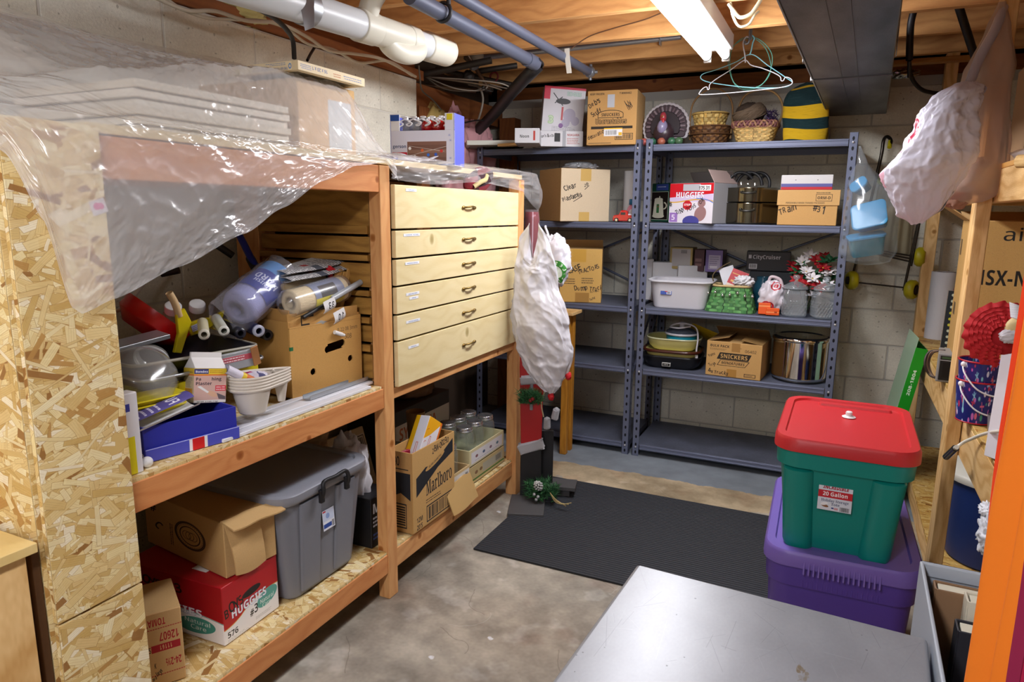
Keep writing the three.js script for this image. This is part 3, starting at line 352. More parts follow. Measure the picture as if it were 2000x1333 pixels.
{
  const bottom = [[-0.45, 1.4], [-0.62, 1.385], [-0.672, 1.333], [-0.719, 1.229], [-0.749, 1.08], [-0.766, 1.067], [-0.83, 1.087], [-0.972, 1.136], [-1.15, 1.198], [-1.272, 1.256], [-1.421, 1.325], [-1.557, 1.371], [-1.69, 1.386], [-1.75, 1.335]];
  const mid = [[-0.45, 1.49], [-0.75, 1.47], [-1.0, 1.53], [-1.25, 1.575], [-1.42, 1.597], [-1.66, 1.598], [-1.7, 1.57], [-1.75, 1.47]], back = [[-0.45, 1.72], [-1.1, 1.71], [-1.25, 1.7], [-1.8, 1.72]];
  const f = (u, v) => {
    const z = -0.45 - 1.3 * u, B = lerpTable(bottom, z)[0], T = lerpTable(mid, z)[0], K = lerpTable(back, z)[0];
    const P = [[-1.835, K], [-1.6, Math.max(T + 0.045, K - 0.07)], [-1.315, T], [-1.216, 1.412], [-1.2, B - 0.001]], w = [0, 0.22, 0.45, 0.62, 1];
    let k = 0; while (k < 3 && v > w[k + 1]) k++; const t = (v - w[k]) / (w[k + 1] - w[k]), s = 0.5 * t + 0.5 * t * t * (3 - 2 * t);
    let x = P[k][0] + (P[k + 1][0] - P[k][0]) * t, y = P[k][1] + (P[k + 1][1] - P[k][1]) * s;
    const amp = 0.006 + 0.004 * Math.min(1, v * 1.6), rough = Math.max(0, 0.5 + 1.5 * N3(z * 2.2 + 3, v * 3.5, 8)) * (0.35 + 0.65 * Math.min(1, Math.max(0, (-0.75 - z) * 3)));
    const d = amp * (creaseNoise(z * 5 + v * 3, v * 4 - z * 2, 3.3) * 0.7 + rough * (creaseNoise(z * 15 + v * 9, v * 13 - z * 7, 5.1) * 0.34 + creaseNoise(z * 38 - v * 20, v * 34 + z * 12, 2.7) * 0.13));
    x += Math.max(d, v > 0.6 ? -0.004 : -0.01) * (v > 0.5 ? 1 : 0.3) + (v > 0.62 ? 0.004 : 0); y += d * (v > 0.5 ? 0.25 : 1); 
    return [x, y, z + d * 0.4];
  };
  const o = add(scene, 'plastic_sheet', surf(f, 420, 320), Object.assign(film(0xffffff, 0.7, 0.19), { bumpMap: crumple, bumpScale: 0.007 })); tag(o, 'wrinkled translucent plastic sheet draped over the bench top and the OSB end panel', 'plastic sheet');
  const g2 = (u, v) => { const z = -1.735 - 1.09 * u, end = Math.max(0, (u - 0.86) / 0.14), y0 = 1.412, drop = 0.068 + 0.01 * Math.sin(u * 9) + 0.085 * end, d = 0.006 * creaseNoise(z * 7, v * 3, 8.1) + 0.008 * fbm(z * 14, v * 9, 2, 3); const b = v < 0.45 ? [-1.7 + (v / 0.45) * 0.48, y0 + 0.006] : [-1.208 + 0.006 * Math.sin(v * 9 + z * 20), y0 - (v - 0.45) / 0.55 * drop]; return [b[0] + (v > 0.45 ? Math.abs(d) + 0.02 * end * Math.sin((v - 0.45) * 5.7) : 0), b[1] + (v < 0.45 ? Math.abs(d) : 0), z + d]; };
  const o2 = add(scene, 'plastic_film', surf(g2, 120, 60), film(0xf6f4f4, 0.82, 0.24)); tag(o2, 'clear plastic film folded over the top edge of the drawers', 'plastic sheet');
}

// ---------- clutter on the middle bench shelf ----------
{
  const S = 0.7195;
  { // blue tray carton with a lower flap
    const B = {p:[-1.361,0.72,-1.049],w:0.214,h:0.077,d:0.200,r:1.366}, blue = M(0x2a31a4, 0.45), blue2 = M(0x4a4fc0, 0.45), T = 0.004, t = thing('tray_box', 'blue open tray box with a red and white stripe on the middle bench shelf', 'box', B.p, B.r);
    add(t, 'bottom', rbox(B.w, T, B.d, 0.001), blue, [0, T / 2, 0]);
    add(t, 'front_panel', rbox(B.w, B.h, T, 0.001), blue, [0, B.h / 2, B.d / 2 - T / 2]); add(t, 'back_panel', rbox(B.w, B.h, T, 0.001), blue, [0, B.h / 2, -B.d / 2 + T / 2]);
    for (const s of [-1, 1]) add(t, 'side_panel', rbox(T, B.h, B.d - 2 * T, 0.001), s < 0 ? six({ l: print(200, 100, '#232a94', (g) => txt(g, 'McDonald', 100, 82, 26, '#e8e8f4')) }, blue) : blue, [s * (B.w / 2 - T / 2), B.h / 2, 0]);
    add(t, 'flap', rbox(B.w * 1.01, B.h * 0.38, 0.003, 0.001), six({ f: print(512, 64, '#4c52c4', (g) => { g.fillStyle = '#ececf2'; g.fillRect(225, 0, 100, 64); g.fillStyle = '#d01a22'; g.fillRect(242, 0, 66, 64); g.fillStyle = '#b9bce8'; g.fillRect(0, 0, 512, 4); }, 0.45) }, blue2), [0.001, B.h * 0.195, B.d / 2 + 0.004], [0.05, 0, 0]);
  }
  { const o = carton('box', 'tall white and yellow box at the left end of the middle bench shelf', { p: [-1.262, S, -0.868], w: 0.05, h: 0.17, d: 0.03, r: PI / 2 }, { base: white, f: print(96, 320, '#e8e8ee', (g) => { g.fillStyle = '#e8dc18'; g.fillRect(0, 170, 70, 150); g.fillStyle = '#3c46a8'; g.fillRect(0, 40, 60, 30); g.strokeStyle = '#3c46a8'; g.lineWidth = 5; g.strokeRect(-10, 110, 40, 40); }, 0.4), l: M(0xd8cc1c, 0.4) }); }
  { const o = tag(add(scene, 'golf_ball', new THREE.SphereGeometry(0.0115, 24, 16), MP(0xeeeeee, 0.3, { bumpMap: blockBump, bumpScale: 0.0004 }), [-1.262, S + 0.0115, -0.912]), 'small white dimpled ball beside the blue tray box', 'ball'); }
  { // stacked yellow plastic trays
    const ym = M(0xe8d613, 0.35); for (let i = 0; i < 3; i++) { const t = thing('plastic_tray', ['bottom of three stacked yellow plastic trays in the blue tray box', 'middle of three stacked yellow plastic trays in the blue tray box', 'topmost of three stacked yellow plastic trays in the blue tray box'][i], 'tray', [-1.35, S + 0.088 + i * 0.0115, -0.985], PI / 2 - 0.15, 'stacked yellow trays'); t.scale.setScalar(1.25); add(t, 'shell', loft([{ y: 0, w: 0.105, d: 0.05, r: 0.012 }, { y: 0.008, w: 0.118, d: 0.06, r: 0.014 }, { y: 0.0095, w: 0.122, d: 0.064, r: 0.014 }, { y: 0.0105, w: 0.118, d: 0.06, r: 0.013 }, { y: 0.003, w: 0.1, d: 0.046, r: 0.012 }], true, true), ym); add(t, 'rim', tube(ring(0.122, 0.064, 0.014, 4).map(([x, z]) => [x, 0.0095, z]), 0.0018, 6, 80, true), ym); }
    const pr = add(scene, 'magazine', (() => { const g = surf((u, v) => { const a = u * 5.6 + 0.5; return [(v - 0.5) * 0.14, 0.016 * Math.sin(a), 0.03 * Math.cos(a) + 0.003 * a]; }, 40, 4); return g; })(), print(256, 128, '#e2e2e6', (g) => { g.fillStyle = '#5a5296'; g.fillRect(0, 0, 130, 128); txt(g, 'FUNDZ', 10, 40, 34, '#eceaf6'); lines(g, 10, 70, 100, 4, 14, '#d8d6ee', 5); }, 0.5, two), [-1.31, S + 0.098, -0.985], [0.2, PI / 2 - 0.15, 0]); tag(pr, 'rolled magazine with a purple cover at the front of the blue tray box', 'magazine');
  }
  { // clear jug
    const t = thing('plastic_jug', 'large clear plastic jar lying on its side behind the blue tray box', 'jar', [-1.42,0.863,-1.029], 0), g = lathe([[0.028, -0.072], [0.03, -0.055], [0.034, -0.05], [0.05, -0.04], [0.064, -0.02], [0.067, 0.0], [0.067, 0.05], [0.06, 0.068], [0.05, 0.073], [0.0, 0.066]], 40);
    const b = add(t, 'body', g, MP(0xf6f6f2, 0.14, { transmission: 0.8, thickness: 0, ...two })); b.scale.setScalar(1.2); b.rotation.set(0.9, 0.0, 1.5, 'YXZ'); b.rotation.set(PI / 2 + 0.5, 0.5, 0, 'YXZ'); add(b, 'thread', tube(Array.from({ length: 16 }, (_, i) => [0.032 * Math.cos(i / 16 * 2 * PI), -0.06, 0.032 * Math.sin(i / 16 * 2 * PI)]), 0.0025, 6, 60, true), MP(0xffffff, 0.15, { transmission: 0.6, thickness: 0 }));
  }
  { // plaster carton with a gable top
    const t = thing('plaster_carton', 'gable topped carton of patching plaster leaning in the blue tray box', 'carton', [-1.335,0.797,-1.126], PI / 2 - 0.28); t.rotation.set(-0.12, PI / 2 - 0.28, -0.16, 'YXZ');
    const f = print(300, 360, '#d9b3a8', (g) => { g.fillStyle = '#e8c838'; g.fillRect(0, 0, 300, 62); g.fillStyle = '#e8863a'; g.fillRect(0, 62, 300, 16); g.fillStyle = '#3a3f80'; g.fillRect(0, 8, 130, 50); txt(g, 'Bondex', 10, 34, 32, '#f2f2f2'); lines(g, 140, 24, 140, 2, 16, '#b05a20', 5); txt(g, 'Pa', 14, 112, 44, '#2c2030'); txt(g, 'hing', 158, 112, 44, '#2c2030'); txt(g, 'Plaster', 14, 158, 44, '#2c2030'); g.fillStyle = '#d9b3a8'; g.fillRect(66, 86, 30, 40); g.fillStyle = '#d83a46'; g.fillRect(196, 180, 100, 58); txt(g, 'IDEAL FOR', 204, 198, 16, '#fff'); txt(g, 'SPACKLING', 202, 222, 16, '#fff'); g.fillStyle = '#e2b494'; g.beginPath(); g.ellipse(170, 268, 52, 26, 0.5, 0, 7); g.fill(); g.fillStyle = '#f4f2f0'; g.beginPath(); g.moveTo(30, 190); g.lineTo(60, 182); g.lineTo(140, 246); g.lineTo(124, 258); g.fill(); g.fillStyle = '#6a5f66'; g.beginPath(); g.moveTo(210, 258); g.lineTo(292, 296); g.lineTo(292, 330); g.lineTo(230, 322); g.fill(); g.fillStyle = '#f0ece8'; g.fillRect(0, 330, 300, 30); txt(g, 'NET WT. 2.2 LBS. (1 kg)', 30, 346, 18, '#444'); }, 0.5);
    const l = print(260, 360, '#cdbda0', (g) => { g.fillStyle = '#d8b838'; g.fillRect(0, 0, 260, 62); g.fillStyle = '#e8863a'; g.fillRect(0, 62, 260, 16); txt(g, 'EASY TO USE FORMULA', 12, 40, 20, '#6a3a10'); lines(g, 14, 95, 220, 8, 14, '#555', 4); g.fillStyle = '#d39a3c'; g.fillRect(10, 210, 220, 80); lines(g, 20, 225, 190, 4, 14, '#5a3a10', 5); lines(g, 30, 310, 160, 2, 14, '#444', 5); }, 0.5);
    const w = 0.078, h = 0.082, d = 0.058; add(t, 'body', rbox(w, h, d, 0.002), six({ f, l }, M(0xcdbda0, 0.5)), [0, h / 2, 0]);
    add(t, 'gable', (() => { const g = ext([[-d / 2, 0], [d / 2, 0], [0.003, 0.024], [0.003, 0.036], [-0.003, 0.036], [-0.003, 0.024]], w - 0.004, 0.001); g.rotateY(PI / 2); return g; })(), M(0xe6e4e2, 0.5), [0, h, 0]);
  }
  { // nested planter cups
    const m = M(0xd8cfc2, 0.4), dia = (s, y) => { const o = []; for (let i = 0; i < 44; i++) { const a = i / 44 * 2 * PI; let r = 0.052 * s; const c = Math.cos(a); r *= 1 + 0.0; let x = r * c * 1.05, z = r * Math.sin(a) * 0.92; if (c > 0.45) { const k = (c - 0.45) / 0.55; x += 0.052 * k * s; z *= 1 - 0.55 * k * 0.75; } o.push([x, y, z]); } return o; };
    const loops = (secs) => { const n = 44; return surf((u, v) => { const j = Math.round(v * (secs.length - 1)), i = Math.round(u * n) % n; return secs[j][i]; }, n, secs.length - 1); };
    const base = [-1.275,0.739,-1.235];
    for (let k = 0; k < 5; k++) {
      const t = thing('planter_cup', ['lowest of the nested beige planter cups standing on white strips', 'second from the bottom of the nested beige planter cups', 'middle of the nested beige planter cups', 'second from the top of the nested beige planter cups', 'top one of the nested beige planter cups, holding a rolled paper'][k], 'planter cup', [base[0] - 0.02, 0.7495 + k * 0.0075, base[2]], PI / 2 - 0.25, 'nested planter cups');
      const body = lathe([[0.0, 0], [0.031, 0], [0.033, 0.004], [0.047, 0.062], [0.05, 0.066], [0.048, 0.066], [0.045, 0.06], [0.031, 0.008], [0.0, 0.006]], 32); add(t, 'cup', body, m);
      add(t, 'rim', loops([dia(1, 0.06), dia(1.06, 0.064), dia(1.06, 0.0675), dia(0.98, 0.0685), dia(0.9, 0.064)]), M(0xd8cfc2, 0.4, two));
      const sc = lathe([[0.0, 0.012], [0.009, 0.012], [0.017, 0.06], [0.02, 0.066], [0.018, 0.066], [0.015, 0.058], [0.007, 0.018], [0, 0.016]], 20); add(t, 'side_cup', sc, m, [0.082, 0, 0]);
    }
    const tp = [base[0] - 0.02, 0.7495 + 0.03, base[2]];
    const r1 = thing('paper_roll', 'rolled paper tube with orange and yellow bands stuck in the top planter cup', 'paper roll', [tp[0] + 0.005, tp[1] + 0.062, tp[2] + 0.02], 0); r1.rotation.set(0.0, PI / 2 - 0.2, 1.0, 'YXZ'); add(r1, 'tube', cyl(0.011, 0.011, 0.1, 24, true), print(64, 256, '#dcd8e8', (g) => { g.fillStyle = '#e8c838'; g.fillRect(0, 110, 64, 30); g.fillStyle = '#d8702a'; g.fillRect(0, 140, 64, 116); }, 0.5, two), [0, 0.01, 0]);
    const r2 = thing('paper_scrap', 'crumpled white and magenta paper inside the top planter cup', 'paper', [tp[0] - 0.005, tp[1] + 0.055, tp[2] - 0.022], 0.4); add(r2, 'paper', blob(0.032, 0.014, 0.02, 0.3, 2, 5, 26, 16), print(96, 64, '#d6d2e0', (g) => { g.fillStyle = '#b0286a'; g.fillRect(40, 0, 18, 64); g.fillStyle = '#50507a'; g.fillRect(80, 10, 10, 54); }, 0.6));
  }
  { // strips along the front of the shelf
    for (let i = 0; i < 4; i++) { const z = [-1.37, -1.4, -1.36, -1.41][i]; tag(board(scene, 'vinyl_strip', M(0xdfe0e6, 0.4), [-1.252 - i * 0.027, S + 0.005 + (i % 2) * 0.002, z], [0.025, 0.009, 0.56 + 0.03 * i]), ['front one of the white vinyl strips along the shelf edge', 'second white vinyl strip from the shelf edge', 'third white vinyl strip from the shelf edge', 'rear white vinyl strip, half under the brown carton'][i], 'strip', 'white strips'); }
    const g = ext([[-0.014, 0], [0.014, 0], [0.014, 0.012], [0.012, 0.012], [0.012, 0.002], [-0.012, 0.002], [-0.012, 0.012], [-0.014, 0.012]], 0.26, 0); tag(add(scene, 'metal_channel', g, galv, [-1.295, S + 0.0135, -1.56], [0, 0, 0]), 'grey metal channel lying on the white strips before the brown carton', 'channel');
  }
  { // brown produce carton with hand holes, full of paint sundries
    const B = {p:[-1.428,0.73,-1.573],w:0.260,h:0.200,d:0.220,r:1.399}, W = B.w, H = B.h, D = B.d, T = 0.005, t = thing('produce_carton', 'open brown carton with a slotted hand hole stamped 508 on the middle bench shelf', 'box', B.p, B.r);
    const sh = new THREE.Shape([[-W / 2, 0], [W / 2, 0], [W / 2, H * 1.05], [0, H], [-W / 2, H]].map((p) => new THREE.Vector2(...p)));
    const slot = new THREE.Path(); slot.moveTo(0.0, H * 0.55); slot.lineTo(0.055, H * 0.58); slot.absarc(0.055, H * 0.66, 0.011, -PI / 2, PI / 2); slot.lineTo(0.0, H * 0.64 + 0.008); slot.absarc(0.0, H * 0.6, 0.011, PI / 2, 1.5 * PI); sh.holes.push(slot);
    for (const [x, y] of [[-0.055, H * 0.32], [0.085, H * 0.4]]) { const p = new THREE.Path(); p.absarc(x, y, 0.01, 0, 2 * PI); sh.holes.push(p); }
    const fg = new THREE.ExtrudeGeometry(sh, { depth: T, bevelEnabled: false, curveSegments: 10 }); const uv = fg.attributes.uv, pp = fg.attributes.position; for (let i = 0; i < uv.count; i++) uv.setXY(i, pp.getX(i) / W + 0.5, pp.getY(i) / (H * 1.05));
    add(t, 'front_panel', fg, kp(512, 360, (g) => { txt(g, 'B 22 08 3mm', 330, 66, 26, '#4a3c28', { bold: false, rot: -0.03 }); txt(g, '508', 382, 104, 34, '#4a3c28', { bold: false }); g.fillStyle = '#1d6a3c'; g.fillRect(0, 110, 20, 18); g.fillStyle = 'rgba(80,50,20,.25)'; g.fillRect(0, 22, 512, 2); }, 'rgb(200,152,82)', 3), [0, 0, D / 2 - T]);
    const bm = M(0xb98a48, 0.8); add(t, 'back_panel', rbox(W, H * 1.05, T, 0.001), bm, [0, H * 0.525, -D / 2 + T / 2]); for (const s of [-1, 1]) add(t, 'side_panel', rbox(T, H * 1.08, D - 2 * T, 0.001), bm, [s * (W / 2 - T / 2), H * 0.54, 0]); add(t, 'bottom', rbox(W - 0.01, T, D - 0.01, 0.001), bm, [0, T / 2, 0]);
    add(t, 'inner_flap', rbox(W * 0.98, 0.05, 0.004, 0.001), six({ f: kp(512, 60, (g) => { g.fillStyle = '#2a241c'; g.fillRect(90, 10, 90, 8); g.fillRect(90, 10, 8, 34); g.fillRect(90, 40, 60, 6); g.setLineDash([26, 14]); g.strokeStyle = '#3a2c1c'; g.lineWidth = 4; g.beginPath(); g.moveTo(90, 56); g.lineTo(500, 50); g.stroke(); }, 'rgb(196,150,84)', 4) }, bm), [0, H + 0.012, D / 2 - 0.012]);
    add(t, 'inner_flap', rbox(0.004, 0.05, D * 0.9, 0.001), bm, [-W / 2 + 0.01, H * 1.05 + 0.012, 0]);
    const at = (x, y, z) => V(x, y, z).applyAxisAngle(V(0, 1, 0), B.r).add(V(...B.p)).toArray(), top = H + 0.03;
    add(t, 'packing', blob(W * 0.46, 0.05, D * 0.46, 0.15, 3, 8, 30, 18), M(0x8f8b84, 0.8), [0, H - 0.01, 0]);
    // paint roller covers, bagged
    const mk = (name, label, cat, p, rot, fn) => { const o = thing(name, label, cat, at(...p), 0); o.rotation.set(rot[0], B.r + rot[1], rot[2], 'YXZ'); fn(o); return o; };
    const nap = (c) => M(c, 0.95, { bumpMap: blockBump, bumpScale: 0.002 });
    mk('roller_cover', 'bagged cream roller cover with a grey and yellow label, on the brown hand-holed carton', 'roller cover', [0.0, top + 0.045, 0.07], [0, 0.12, PI / 2 + 0.12], (o) => { const b = add(o, 'cover', lathe([[0.012, -0.105], [0.03, -0.105], [0.036, -0.1], [0.037, 0.1], [0.03, 0.105], [0.012, 0.105], [0.012, -0.105]], 28), nap(0xe2cfa8)); add(b, 'label', cyl(0.0385, 0.0385, 0.12, 28, true), print(256, 256, '#7b86a4', (g) => { g.fillStyle = '#e0d21c'; g.fillRect(206, 0, 50, 256); g.fillStyle = '#22242c'; g.fillRect(0, 50, 40, 140); lines(g, 60, 40, 60, 8, 22, '#dfe4f2', 8); }, 0.35, two), [0, -0.02, 0]); add(b, 'wrapper', lathe([[0.02, -0.125], [0.038, -0.112], [0.041, -0.1], [0.041, 0.11], [0.03, 0.125], [0.01, 0.135]], 28), film(0xffffff, 0.9, 0.18)); });
    mk('roller_cover', 'cream roller cover pushed in behind the grey labelled one, over the brown carton', 'roller cover', [0.0, top + 0.062, 0.0], [0, 0.15, PI / 2 + 0.1], (o) => { add(o, 'cover', lathe([[0.012, -0.09], [0.028, -0.09], [0.032, -0.085], [0.032, 0.085], [0.028, 0.09], [0.012, 0.09], [0.012, -0.09]], 24), nap(0xcdbb98)); });
    mk('roller_cover', 'lilac bagged roller covers with a blue and white wrapper, leaning by the block wall', 'roller cover', [-0.135, top + 0.055, -0.02], [-0.1, 0.2, PI / 2 + 0.42], (o) => { const b = add(o, 'cover', lathe([[0.014, -0.1], [0.042, -0.1], [0.052, -0.085], [0.054, 0.07], [0.044, 0.09], [0.014, 0.09], [0.014, -0.1]], 30), nap(0xaeb4dc)); add(b, 'label', surf((u, v) => { const a = -0.2 + u * 2.2; return [0.056 * Math.cos(a), 0.035 - v * 0.13, 0.056 * Math.sin(a)]; }, 24, 4), print(256, 256, '#1d3da0', (g) => { g.fillStyle = '#5aa2dc'; g.fillRect(0, 0, 256, 90); g.save(); g.translate(128, 150); g.rotate(PI); txt(g, 'HARD', 0, 0, 60, '#e8eefa', { align: 'center' }); txt(g, 'FINISH', 0, -40, 36, '#e8eefa', { align: 'center' }); g.restore(); }, 0.3, two)); add(b, 'bag', surf((u, v) => { const a = u * 2 * PI, r = 0.06 + 0.006 * creaseNoise(u * 6, v * 4, 2) - 0.03 * Math.max(0, v - 0.8) * 5 * Math.abs(Math.sin(a)); return [r * Math.cos(a), -0.115 + v * 0.27, r * Math.sin(a)]; }, 60, 24), film(0xf6f6ff, 0.88, 0.16)); });
    mk('foam_roller', 'dark tube shaped roller lying under the folded newspapers', 'roller', [0.02, top + 0.078, -0.03], [0, 0.0, PI / 2 + 0.08], (o) => { add(o, 'cover', lathe([[0.012, -0.09], [0.022, -0.09], [0.022, 0.09], [0.012, 0.09], [0.012, -0.09]], 24), blackMat); add(o, 'core', lathe([[0.011, -0.092], [0.016, -0.092], [0.016, 0.092], [0.011, 0.092], [0.011, -0.092]], 24), M(0xbfc4cc, 0.4)); });
    for (let k = 0; k < 2; k++) mk('newspaper', ['upper folded newspaper on the heap over the brown carton', 'lower folded newspaper on the heap over the brown carton'][k], 'newspaper', [0.03, top + 0.122 - k * 0.018, -0.02 + k * 0.02], [0.05, 0.1, 0.1], (o) => { const pt = []; for (let i = 0; i <= 30; i++) { const a = -PI / 2 + PI * i / 30; pt.push([0.008 * Math.cos(a), 0.007 * Math.sin(a)]); } add(o, 'fold', slab((u, v) => { const q = u * 2 - 1, s = q < 0 ? -1 : 1, a = Math.abs(q); return [(v - 0.5) * 0.23, s * 0.0065 * Math.min(1, a * 6) + 0.003 * Math.sin(v * 5 + u * 3), -(a * 0.1) + 0.05 + 0.006 * (1 - Math.min(1, a * 6))]; }, 30, 16, 0.002), print(256, 256, '#d2d2d2', (g) => { lines(g, 10, 8, 240, 26, 10, 'rgba(50,50,60,.75)', 4); g.fillStyle = '#3c7a48'; g.fillRect(60, 110, 40, 30); g.fillStyle = '#b03a3a'; g.fillRect(170, 120, 30, 24); g.fillStyle = '#555a66'; g.fillRect(120, 100, 40, 30); }, 0.7, two)); });
    mk('spring_clamp', 'red plastic clamp sticking out of the brown carton heap', 'clamp', [0.09, top + 0.075, 0.03], [0, 0, 0.4], (o) => { const m = M(0xc4202e, 0.3); add(o, 'arm', ext([[-0.01, -0.05], [0.0, -0.05], [0.012, 0.03], [0.03, 0.012], [0.034, 0.02], [0.014, 0.046], [0.004, 0.044]], 0.012, 0.002), m); add(o, 'arm', ext([[0.0, -0.03], [0.008, -0.04], [0.05, -0.01], [0.048, -0.004], [0.02, -0.012], [0.004, 0.02]], 0.012, 0.002), m); });
    mk('curtain_rod', 'black and grey rod lying slanted across the front of the brown carton', 'rod', [0.03, top + 0.03, 0.1], [0, 0.1, PI / 2 + 0.3], (o) => { add(o, 'rod', cyl(0.006, 0.006, 0.24, 14), blackMat); add(o, 'sleeve', cyl(0.009, 0.009, 0.13, 14), M(0xaab0b6, 0.3), [0.008, -0.06, 0.008]); });
    for (let k = 0; k < 4; k++) mk('paint_stirrer', ['leftmost of the four wooden paint stirrers standing in the brown carton', 'second of the four wooden paint stirrers in the brown carton', 'third of the four wooden paint stirrers in the brown carton', 'rightmost of the four wooden paint stirrers standing in the brown carton'][k], 'stirrer', [0.075 + k * 0.013, H + 0.045 + 0.007 * (k % 2), 0.04 + 0.004 * k], [-0.1, -0.3, -0.3], (o) => { board(o, 'stick', M(0xdccfae, 0.6, { map: pineTex }), [0, 0.03, 0], [0.013, 0.13, 0.006]); });
    for (let k = 0; k < 2; k++) mk('price_tag', ['upper white paper tag written 33 over the brown carton edge', 'lower white paper tag written 10 over the brown carton edge'][k], 'tag', [0.005 + k * 0.035, top + 0.02 - k * 0.035, D / 2 + 0.008], [0.35, 0.2, 0.3], (o) => { add(o, 'tag', slab((u, v) => [(u - 0.5) * 0.046, (v - 0.5) * 0.038, 0.005 * Math.sin(v * 4)], 8, 8, 0.001), print(96, 80, '#e9e9ea', (g) => hand(g, k ? '10' : '33', 20, 60, 54, '#111', -0.1, k), 0.6, two)); });
    tag(add(scene, 'plastic_tube', (() => { const g = merge([mv(cyl(0.006, 0.006, 0.03, 16), 0, 0, 0, 0, 0, 1.2), mv(cyl(0.0045, 0.0045, 0.01, 12), 0.018, -0.007, 0, 0, 0, 1.2)]); return g; })(), white, at(0.035, H * 0.82, D / 2 + 0.007), [0, B.r, 0]), 'small white plastic tube hanging at the brown carton front', 'tube');
  }
  { // trays, pans and brushes at the back
    const tray = (name, label, p, r, m, mi, s = 1) => { const t = thing(name, label, 'paint tray', p, r); t.rotation.set(0.05, r, -0.02, 'YXZ'); add(t, 'pan', loft([{ y: -0.035, w: 0.26 * s, d: 0.12, r: 0.02 }, { y: 0, w: 0.33 * s, d: 0.2, r: 0.02 }, { y: 0.003, w: 0.345 * s, d: 0.215, r: 0.022 }, { y: 0.006, w: 0.345 * s, d: 0.215, r: 0.022 }, { y: 0.004, w: 0.325 * s, d: 0.195, r: 0.018 }, { y: -0.03, w: 0.25 * s, d: 0.11, r: 0.018 }]), mi); add(t, 'rim', tube(ring(0.345 * s, 0.215, 0.022, 4).map(([x, z]) => [x, 0.004, z]), 0.004, 8, 120, true), m); return t; };
    tray('paint_tray', 'black plastic paint roller tray with a grey rim, above the clear jar', [-1.47, 0.905, -1.16], PI / 2 - 0.08, M(0x9a9688, 0.4), M(0x1c1b22, 0.35));
    tray('paint_tray', 'grey metal paint tray nested below the black paint tray', [-1.455, 0.872, -1.165], PI / 2 - 0.06, galv, M(0x8c8a7c, 0.35, { metalness: 0.7 }), 1.0);
    const sb = carton('storage_box', 'dark blue storage box half hidden behind the plaster carton', { p: [-1.57, S, -1.13], w: 0.36, h: 0.11, d: 0.18, r: PI / 2 }, { base: M(0x1f2a6a, 0.5) });
    const yp = carton('sandpaper_pack', 'bright yellow pack lying under the paint trays beside the plaster carton', { p: [-1.42, S + 0.08, -1.21], w: 0.26, h: 0.05, d: 0.1, r: PI / 2 + 0.05 }, { base: M(0xe2d016, 0.4) });
    { const t = thing('blade_pack', 'clear packaged paint pad with a copper coloured clip, hanging under the paint tray', 'pad', [-1.34,0.877,-1.232], PI / 2 - 0.05); add(t, 'pack', rbox(0.13, 0.045, 0.012, 0.003), MP(0xb8bcc0, 0.15, { transmission: 0.4, thickness: 0 })); add(t, 'band', rbox(0.1, 0.016, 0.013, 0.002), print(128, 24, '#b04a58', (g) => lines(g, 4, 6, 110, 2, 10, '#e8dada', 4), 0.4), [0, 0.006, 0]); add(t, 'clip', rbox(0.022, 0.05, 0.004, 0.001), M(0xc08a5a, 0.35, { metalness: 0.6 }), [0.055, 0.004, 0.01], [0, 0, 0.2]); }
    { const t = thing('red_pan', 'round red plastic dish standing tilted against the block wall on the bench shelf', 'dish', [-1.6,0.957,-1.206], 0.2); t.quaternion.setFromUnitVectors(V(0, 1, 0), V(0.32, 0.74, -0.59).normalize()); add(t, 'dish', lathe([[0.0, -0.035], [0.06, -0.035], [0.085, -0.01], [0.09, -0.005], [0.09, 0.03], [0.087, 0.03], [0.086, 0.0], [0.06, -0.028], [0.0, -0.028]], 48), M(0xd01414, 0.25)); }
    for (let k = 0; k < 2; k++) { const t = thing('glass_jar', ['glass jar with a white cap beside the red dish, left one', 'glass jar with a white cap beside the yellow brushes, right one'][k], 'jar', k ? [-1.58,0.973,-1.331] : [-1.58,0.977,-1.255], 0, 'white capped jars'); t.rotation.set(0.3, 0, -0.45, 'YXZ'); add(t, 'glass', lathe([[0, -0.06], [0.022, -0.06], [0.024, -0.055], [0.024, 0.0], [0.018, 0.008], [0.018, 0.012]], 24), glass); add(t, 'cap', lathe([[0.02, 0.004], [0.021, 0.006], [0.021, 0.024], [0.019, 0.027], [0, 0.027]], 28), white); }
    const hl = [['yellow plastic paint edger with a white sticker, on the black tray', [-1.53,0.95,-1.32], 0.3], ['yellow brush handle wedged between the red dish and the jars', [-1.5,0.945,-1.208], 1.0], ['yellow scraper lying right of the white ringed tubes', [-1.53,0.931,-1.392], -0.25]];
    hl.forEach(([lab, p, r], i) => { const t = thing('paint_edger', lab, 'paint tool', p, PI / 2 - 0.2); t.rotation.set(0.1, PI / 2 - 0.2, r, 'YXZ'); add(t, 'blade', ext(i === 1 ? [[-0.05, -0.03], [0.03, -0.012], [0.05, 0.02], [0.03, 0.03], [-0.01, 0.0], [-0.055, -0.015]] : [[-0.055, -0.016], [-0.02, -0.02], [0.04, -0.008], [0.05, 0.008], [0.01, 0.004], [-0.01, 0.012], [-0.06, 0.016]], 0.012, 0.002), M(0xe6d216, 0.3)); if (i === 0) add(t, 'sticker', rbox(0.03, 0.018, 0.0008, 0.0003), print(64, 40, '#dcdcec', (g) => lines(g, 6, 8, 50, 3, 10, '#7a6aa0', 3)), [-0.035, 0, 0.0066]); if (i === 1) add(t, 'handle', tube([[0.03, 0.02, 0], [0.055, 0.05, 0], [0.07, 0.075, 0]], 0.009, 10, 20), M(0xd9b98a, 0.5)); });
